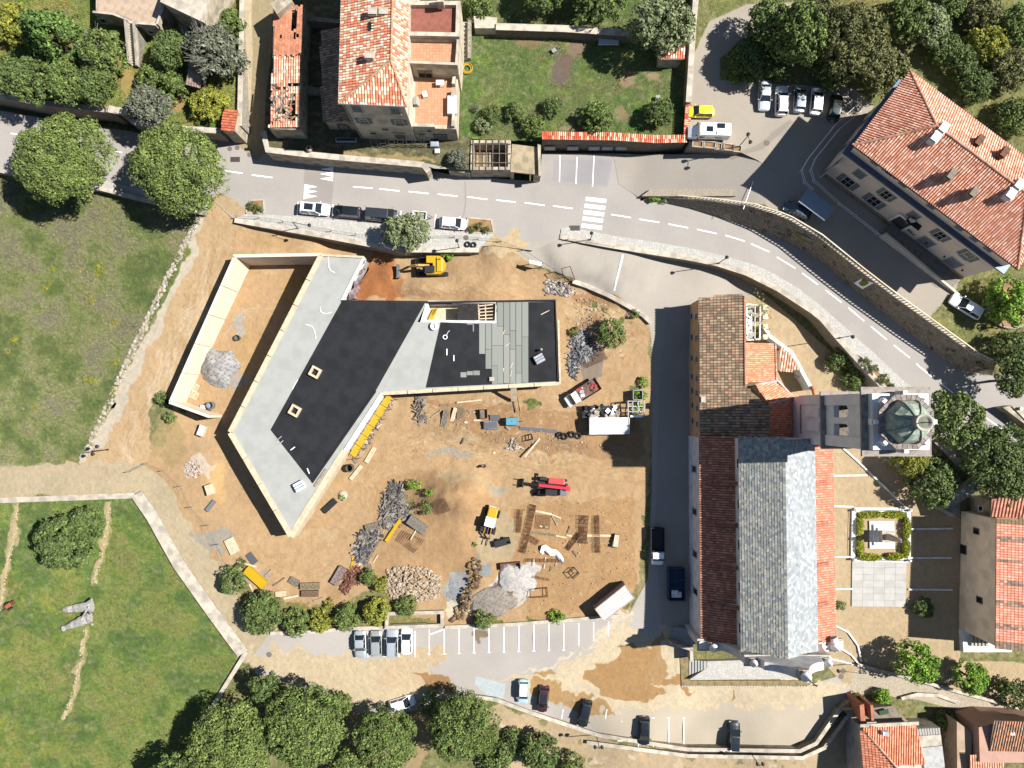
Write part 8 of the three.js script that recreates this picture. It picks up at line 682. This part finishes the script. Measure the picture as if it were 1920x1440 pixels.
heapOf('debris_heap','heap of splintered boards and dark sheets below the earth mound',420,41,[[735,905],[752,908],[764,950],[772,968],[752,978],[735,992],[712,985],[716,955],[722,930]],.9,[0x8a8680,0x6f6a66,0xb5a898,0x55524e,0xc9b8a0,0x9a948c],.9);heapOf('debris_heap','loose heap of grey laths and black sheeting by the track bend',200,42,[[672,1003],[700,985],[716,1000],[700,1030],[680,1058],[664,1036]],.9,[0x4a4a50,0x6a6a70,0xb5a898,0x8a8684],.5);heapOf('rusty_scrap','tangle of rusty bars and brackets beside the steel frames',70,43,[[648,1070],[672,1060],[680,1085],[655,1108],[640,1108]],.9,[0x8a4a30,0x6a3a28,0xa5705a],.4);heapOf('slate_debris','heap of broken dark slates and boards by the small tree',380,44,[[1072,632],[1090,618],[1108,640],[1118,668],[1090,680],[1075,712],[1062,690]],.6,[0x6a6c70,0x505256,0x8f9094,0xb5b2b0],.7);heapOf('scrap_wood','small heap of grey branches and battens under the new building edge',60,45,[[780,745],[796,740],[800,790],[788,795],[778,770]],.9,[0x9a9084,0x7c7268,0xb0a494],.5);heapOf('wall_debris','strip of plaster debris and laths under the scaffold deck',90,46,[[730,745],[742,752],[680,850],[664,866],[660,852]],.5,[0xd9ccb8,0xb5a894,0x9a8f80],.2);heapOf('timber_scrap','white sack and crossed timber scraps on the bank',26,47,[[952,826],[970,822],[976,840],[958,846]],.7,[0xe6dccc,0xb5a494,0xd0c4b4],.4);
heapOf('stone_heap','broad heap of broken pinkish stones at the scrub edge',900,51,[[726,1066],[760,1060],[800,1066],[828,1080],[826,1118],[800,1128],[740,1126],[722,1100]],.27,[0xdcc6aa,0xcfb596,0xe0cdb2,0xc2a88a],.7,1);heapOf('stone_heap','heap of pale broken masonry under the road edge',240,52,[[1022,524],[1050,528],[1078,540],[1085,552],[1060,556],[1040,552],[1022,555]],.26,[0xd6c8bc,0xb9aaa0,0xe6dcd2,0x9c8f86],.6,1);heapOf('rock_spoil','dark broken rock between the grey spread and the white stone',220,53,[[878,1050],[900,1045],[905,1080],[885,1120],[870,1160],[845,1165],[862,1120],[880,1090]],.34,[0x8a6a48,0xa5845c,0x6f5840,0xc0a074],.8,1);heapOf('rubble_patch','small heap of pink plaster rubble near the pale crates',120,54,[[346,868],[372,862],[384,880],[372,898],[350,890]],.2,[0xe6d2c0,0xd9b49a,0xf0e4da],.4,1);heapOf('loose_stones','loose stones scattered over the bank behind the low white wall',220,55,[[1075,560],[1120,560],[1140,590],[1110,640],[1085,640],[1080,590]],.13,[0xe0cfb8,0xb59a7c,0xcbb496],.1,1);heapOf('loose_stones','loose stones scattered along the raised bank of the site',300,56,[[790,760],[1090,815],[1180,850],[1050,850],[930,830],[820,800]],.1,[0xe6d8c4,0xc4a888,0xf0e6da],.1,1);heapOf('loose_stones','loose stones scattered over the open reddish ground',360,57,[[965,940],[1190,935],[1190,1090],[1110,1140],[990,1155]],.1,[0xe2cba8,0xb58a5c,0xf0e0c8],.05,1);
function lamp(label,b,hd,s,h,arm=[[0,0]],lift=0){const t=thing('street_lamp',label,'lamp'),B=G(b[0],b[1],s),T=P(hd[0],hd[1],B.y+h);t.position.set(B.x,B.y+lift,B.z);const d=T.sub(t.position);part(t,'pole',bar(V(0,-.1,0),V(d.x*.2,h - .3,d.z*.2),.06,8),MT.iron);part(t,'base',cyl(.14,.1,.5,0,-.05,0,8),MT.iron);for(const[x,z]of arm){part(t,'arm',bar(V(d.x*.2,h - .35,d.z*.2),V(d.x+x,h - .1,d.z+z),.035,6),MT.iron);part(t,'lantern',M([cyl(.2,.28,.35,d.x+x,h - .25,d.z+z,6),cyl(.3,.05,.15,d.x+x,h+.1,d.z+z,6)]),MT.black);}}
lamp('double street lamp at the end of the flower box wall',[1383,278],[1396,260],'up',5.5,[[.5,-.6],[.8,.5]]);lamp('street lamp on the pavement tip by the crossing',[1106,450],[1109,438],'road',4.6,[[0,0]],.13);lamp('street lamp on the curved pavement above the lower road',[1347,494],[1362,483],'road',5,[[0,0]],.13);lamp('street lamp on the pavement above the tower yard',[1573,634],[1598,632],'road',5,[[0,0]],.13);lamp('double street lamp on the car park wall near the lone black car',[1403,1406],[1424,1431],'low',5.5,[[-.3,.1],[.5,.1]]);lamp('street lamp at the west end of the roadside wall',[559,429],[573,423],'road',4.6,[[.6,0]],.13);lamp('street lamp at the east end of the roadside wall by the tyres',[861,465],[857,452],'road',4.6,[[0,0]],.13);lamp('double street lamp at the corner of the western field',[203,843],[178,845],'low',5,[[.3,-.6],[-.3,.5]]);lamp('double street lamp on the car park wall below the muddy bays',[1118,1378],[1121,1398],'low',5,[[-.4,.2],[.6,.2]]);lamp('street lamp at the church square corner',[1608,1243],[1572,1258],'low',5.2,[[0,0]]);
function fence(label,pts,s,h){const t=thing('wire_fence',label,'fence'),p=pts.map(([x,y])=>G(x,y,s));for(const q of p)part(t,'post',bar(q.clone().add(V(0,-.1,0)),q.clone().add(V(0,h,0)),.05,6),MT.tin);for(let i=0;i<p.length - 1;i++)for(const k of[.4,.75,1])part(t,'wire',bar(p[i].clone().add(V(0,h*k,0)),p[i+1].clone().add(V(0,h*k,0)),.012,3),MT.steel);}
fence('wire fence with leaning posts between the cobbled path and the site',[[247,884],[280,868],[311,882],[342,911],[362,950],[392,984],[411,1020],[430,1060]],'low',1.6);fence('wire fence with posts along the pavement above the site',[[445,408],[487,410],[532,417],[622,434],[668,441],[735,452],[808,446],[853,445],[897,449],[938,452]],'road',1.2);fence('wire fence with short posts beside the lower road junction',[[940,454],[980,470],[1018,494],[1060,520]],'low',1.1);fence('low chain fence on the kerb wall above the lower road',[[1064,450],[1100,456],[1150,465]],'low',1);
{const t=thing('notice_board','notice board on two dark posts at the lower road junction','sign'),a=G(992,496),b=G(1014,502),y=a.y;for(const p of[a,b])part(t,'post',bar(p,V(p.x,y+2.2,p.z),.06),MT.rust);part(t,'panel',beam(V(a.x,y+1.7,a.z),V(b.x,y+1.7,b.z),.06,1),mat(0x8a90a8));part(t,'hood',beam(V(a.x,y+2.3,a.z),V(b.x,y+2.3,b.z),.5,.06),MT.whitepaint);const u=thing('sign_frame','empty leaning steel sign frame beside the low white wall','frame'),q=px2([[1052,506],[1068,502],[1079,522],[1061,526]],3.2);for(let i=0;i<4;i++)part(u,'bar',bar(q[i].clone().setY(2.2+(i<2?2:0)),q[(i+1)%4].clone().setY(2.2+(i<1||i>2?2:i===1?0:0)),.06),MT.rust);for(const i of[2,3])part(u,'foot',bar(q[i].clone().setY(1.2),q[i].clone().setY(2.2),.06),MT.iron);}
{const y0=h0(1650,1000),t=thing('memorial','white stepped memorial with stone obelisk inside a clipped hedge','monument'),c=P(1652,1002,y0);for(let i=0;i<3;i++){const e=2.1 - i*.5;part(t,'step',bx(e*2 - .4,.3,e*2,c.x,y0+.15+i*.3,c.z),MT.white);}part(t,'pedestal',M([bx(1.5,1.1,1.5,c.x,y0+1.4,c.z),bx(1.8,.2,1.8,c.x,y0+2,c.z)]),MT.conc2);part(t,'obelisk',M([cyl(.62,.32,3.4,0,0,0,4).rotateY(Math.PI / 4).translate(c.x,y0+2.1,c.z),cyl(.32,.02,.4,0,0,0,4).rotateY(Math.PI / 4).translate(c.x,y0+5.5,c.z)]),surf(0xd6ccc0,0xb5aa9c,2));
const e=thing('memorial_enclosure','square white kerb and rail enclosing the hedged memorial','enclosure'),q=px2([[1602,956],[1704,956],[1703,1050],[1600,1048]],y0+.3);for(let i=0;i<4;i++){part(e,'kerb',prism(ribQuad(q[i],q[(i+1)%4],.7),y0 - .3,y0+.35),MT.white);part(e,'rail',bar(q[i].clone().setY(y0+1),q[(i+1)%4].clone().setY(y0+1),.03),MT.iron);part(e,'post',bx(.3,.9,.3,q[i].x,y0+.6,q[i].z),MT.white);}
const H=[[1612,965,1652,964],[1659,964,1696,965],[1700,972,1699,1008],[1699,1014,1698,1042],[1664,1044,1690,1043],[1612,1044,1650,1045],[1612,972,1611,1000],[1611,1010,1612,1038]];H.forEach(([a,b,c2,d])=>{const h=thing('hedge','clipped yellow green hedge segment round the memorial','hedge','hedge segments round the memorial'),p=P(a,b,y0+.5),k=P(c2,d,y0+.5),m=p.clone().lerp(k,.5),L=p.distanceTo(k);h.position.set(m.x,y0,m.z);h.rotation.y=Math.atan2(-(k.z - p.z),k.x - p.x);const g=leafBall(1500,L / 2+.35,.62,.58,.16,a*d,FOL.hedge,.2);g.translate(0,.6,0);part(h,'foliage',g,MV);part(h,'stems',bx(L*.8,.5,.2,0,.3,0),MT.bark);});
const f=thing('memorial_forecourt','pale stone slab forecourt below the hedged memorial','forecourt'),z=px2([[1598,1053],[1700,1052],[1698,1138],[1597,1137]],y0+.22),N=7;for(let i=0;i<N;i++)for(let j=0;j<5;j++){const w=(u,v)=>z[0].clone().lerp(z[1],u).lerp(z[3].clone().lerp(z[2],u),v),g=.0015;part(f,'paving_slab',prism([w(j / 5+g,i / N+g),w((j+1)/ 5 - g,i / N+g),w((j+1)/ 5 - g,(i+1)/ N - g),w(j / 5+g,(i+1)/ N - g)],y0 - .2,y0+.22),(i+j)%3?surf(0xe2ded6,0xd8d3c9,5):surf(0xdad5cc,0xd0cac0,5));}}
[[150,1138,.15,'upper gnarled grey dead trunk lying in the lower field'],[148,1166,.4,'lower gnarled grey dead trunk lying in the lower field']].forEach(([x,y,a,lab],i)=>{const t=at(thing('dead_trunk',lab,'trunk'),x,y,'low',a);const r=RNG(60+i),st=[];for(let k=0;k<=9;k++)st.push([-2.4+k*.52,.1 - .1*r(),.5+.7*(k / 9)+.25*r(),.25+.5*(k / 9)+.2*r()]);part(t,'trunk',loft(st,9,2),surf(0xd2ccc4,0xaea69c,.8,{bump:.06,k:1.3}));for(let k=0;k<3;k++)part(t,'branch',bar(V(1+k*.3,.6,(k - 1)*.4),V(2.2+r()*.6,1.2+r()*.5,(k - 1)*1.1),.16),surf(0xd2ccc4,0xaea69c,.8,{bump:.06,k:1.3}));});
{const r=RNG(70);for(const[l,n,lab]of[[[[205,945],[200,1000],[185,1060],[178,1095]],120,'line of pale stones beside the lone dark tree'],[[[160,1180],[150,1240],[138,1300],[118,1350]],130,'line of pale stones running below the dead trunks'],[[[34,950],[26,1010],[10,1080],[0,1140]],90,'line of pale stones at the western side of the lower field']]){const g=[];for(let i=0;i<n;i++){const u=r()*(l.length - 1),k=Math.floor(u),x=lerp(l[k][0],l[k+1][0],u - k)+(r()- .5)*7,y=lerp(l[k][1],l[k+1][1],u - k),p=G(x,y),q=new THREE.IcosahedronGeometry(.06+r()*.12,0);q.scale(1,.5,1);q.translate(p.x,p.y+.06,p.z);g.push(tint(prep(q),A([0xe2d2ac,0xcdb98c,0xd9c8a0][i%3])));}const o=solo('stone_row',M(g),MV,lab,'stones');o.userData.kind='stuff';}}
{const t=at(thing('old_tiller','rusty orange tiller abandoned in the lower field','machine'),22,1133,'low',.6);part(t,'engine',rb(.9,.6,.6,.08,0,.3,0),mat(0xc86a48));part(t,'hood',rb(.6,.3,.5,.05,.7,.5,0),MT.rust);for(const z of[-.5,.5])wheel(t,-.3,.33,z,1.1);part(t,'handle',M([bar(V(-.4,.7,.2),V(-1.6,1.1,.35),.04),bar(V(-.4,.7,-.2),V(-1.6,1.1,-.35),.04)]),MT.iron);}
{const t=at(thing('glass_panel','pale blue glass frame leaning at the terrace wall foot','panel'),1140,82,'gard',0,.4);part(t,'pane',bx(3,.05,.9,0,.3,0,0,0,.5),mat(0xb8c8d8,{roughness:.1}));part(t,'frame',M([bx(3.1,.08,.06,0,.52,-.4),bx(3.1,.08,.06,0,.08,.4)]),MT.whitepaint);for(const x of[-1.3,1.3])part(t,'leg',bx(.08,.8,.08,x,0,-.35),MT.woodgrey);
const w=at(thing('wheelbarrow','grey wheelbarrow on the bare garden patch','wheelbarrow'),1040,97,'gard',.5);part(w,'tray',M([bx(.9,.05,.6,0,.45,0),bx(.9,.25,.04,0,.56,.3),bx(.9,.25,.04,0,.56,-.3),bx(.04,.25,.6,.45,.56,0)]),MT.tin);wheel(w,.7,.2,0,.6);for(const z of[-.25,.25])part(w,'handle',bar(V(.5,.35,z),V(-1,.5,z),.03),MT.iron);
const b=at(thing('beehive','small white slatted box in the garden','box'),1232,187,'gard');part(b,'body',bx(.55,.6,.7,0,.3,0),MT.whitepaint);part(b,'lid',bx(.65,.08,.8,0,.64,0),MT.tin);const n=at(thing('yellow_net','tangle of yellow garden netting beside the terrace wing','net'),876,130,'gard',0,.3);const r=RNG(8);for(let i=0;i<5;i++){const g=new THREE.TorusGeometry(.5+r()*.4,.05,5,14);g.rotateX(1.2+r());g.rotateY(r()*3);part(n,'loop',prep(g),MT.yellow);}}
{const t=at(thing('scaffold_stack','row of steel scaffold frames leaning at the tall house foot','scaffold'),755,268,'gard');for(let i=0;i<7;i++){const x=-4.5+i*1.3;for(const e of[0,.9])part(t,'upright',bar(V(x+e,0,.8),V(x+e,2,.1),.04),MT.steel);for(const k of[.3,1,1.7])part(t,'rung',bar(V(x,k,.8 - k*.35),V(x+.9,k,.8 - k*.35),.03),MT.steel);}const s=at(thing('white_sacks','blue white rubbish sacks dumped by the garage door','sacks'),815,272,'gard');part(s,'sack',rb(1.3,.7,.9,.25),mat(0xc2cad8));part(s,'sack',rb(.8,.5,.7,.2,.4,0,1),MT.white);const c=at(thing('yard_bench','long pale grey trough lying in the shaded yard','trough'),650,264,'gard');part(c,'body',rb(3.1,.5,.6,.06),MT.concrete);part(c,'rim',bx(2.8,.04,.35,0,.5,0),MT.iron);const m=at(thing('cement_mixer','pale cement mixer at the end of the yard','mixer'),583,283,'gard',.4);part(m,'drum',lathe([[.1,.5],[.45,.7],[.5,1],[.3,1.35]],12),MT.conc2);part(m,'stand',M([bar(V(-.5,0,-.4),V(0,.8,0),.05),bar(V(.5,0,-.4),V(0,.8,0),.05),bar(V(0,0,.6),V(0,.8,0),.05)]),MT.rust);wheel(m,.5,.2,-.4,.6);}
{const c=G(1893,570,'up'),t=thing('round_planter','round low stone planter ring at the foot of the bright green tree','planter');t.position.copy(c);for(let i=0;i<22;i++){const a=i / 22*6.283,g=bx(.3,.45,1.02,3.5,.22,0);g.rotateY(a);part(t,'rim_stone',g,MT.pale);}part(t,'soil',cyl(3.4,3.4,.3,0,0,0,24),MT.soil);}
{const t=thing('churchyard_stair','shaded stone stair climbing beside the large dark tree','stair');for(let i=0;i<12;i++)part(t,'step',prism(px2([[1762+i*6,944 - i*5],[1772+i*6,962 - i*5.2],[1778+i*6,957 - i*5.2],[1768+i*6,939 - i*5]],0),-1,-.2+i*.2),MT.concrete);part(t,'landing',prism(px2([[1754,943],[1772,930],[1800,958],[1790,968]],0),-1,-.1),MT.concrete);part(t,'side_wall',prism(px2([[1756,946],[1792,966],[1790,970],[1754,950]],1),-1,.9),MT.conc2);}
renderer.render(scene,camera);
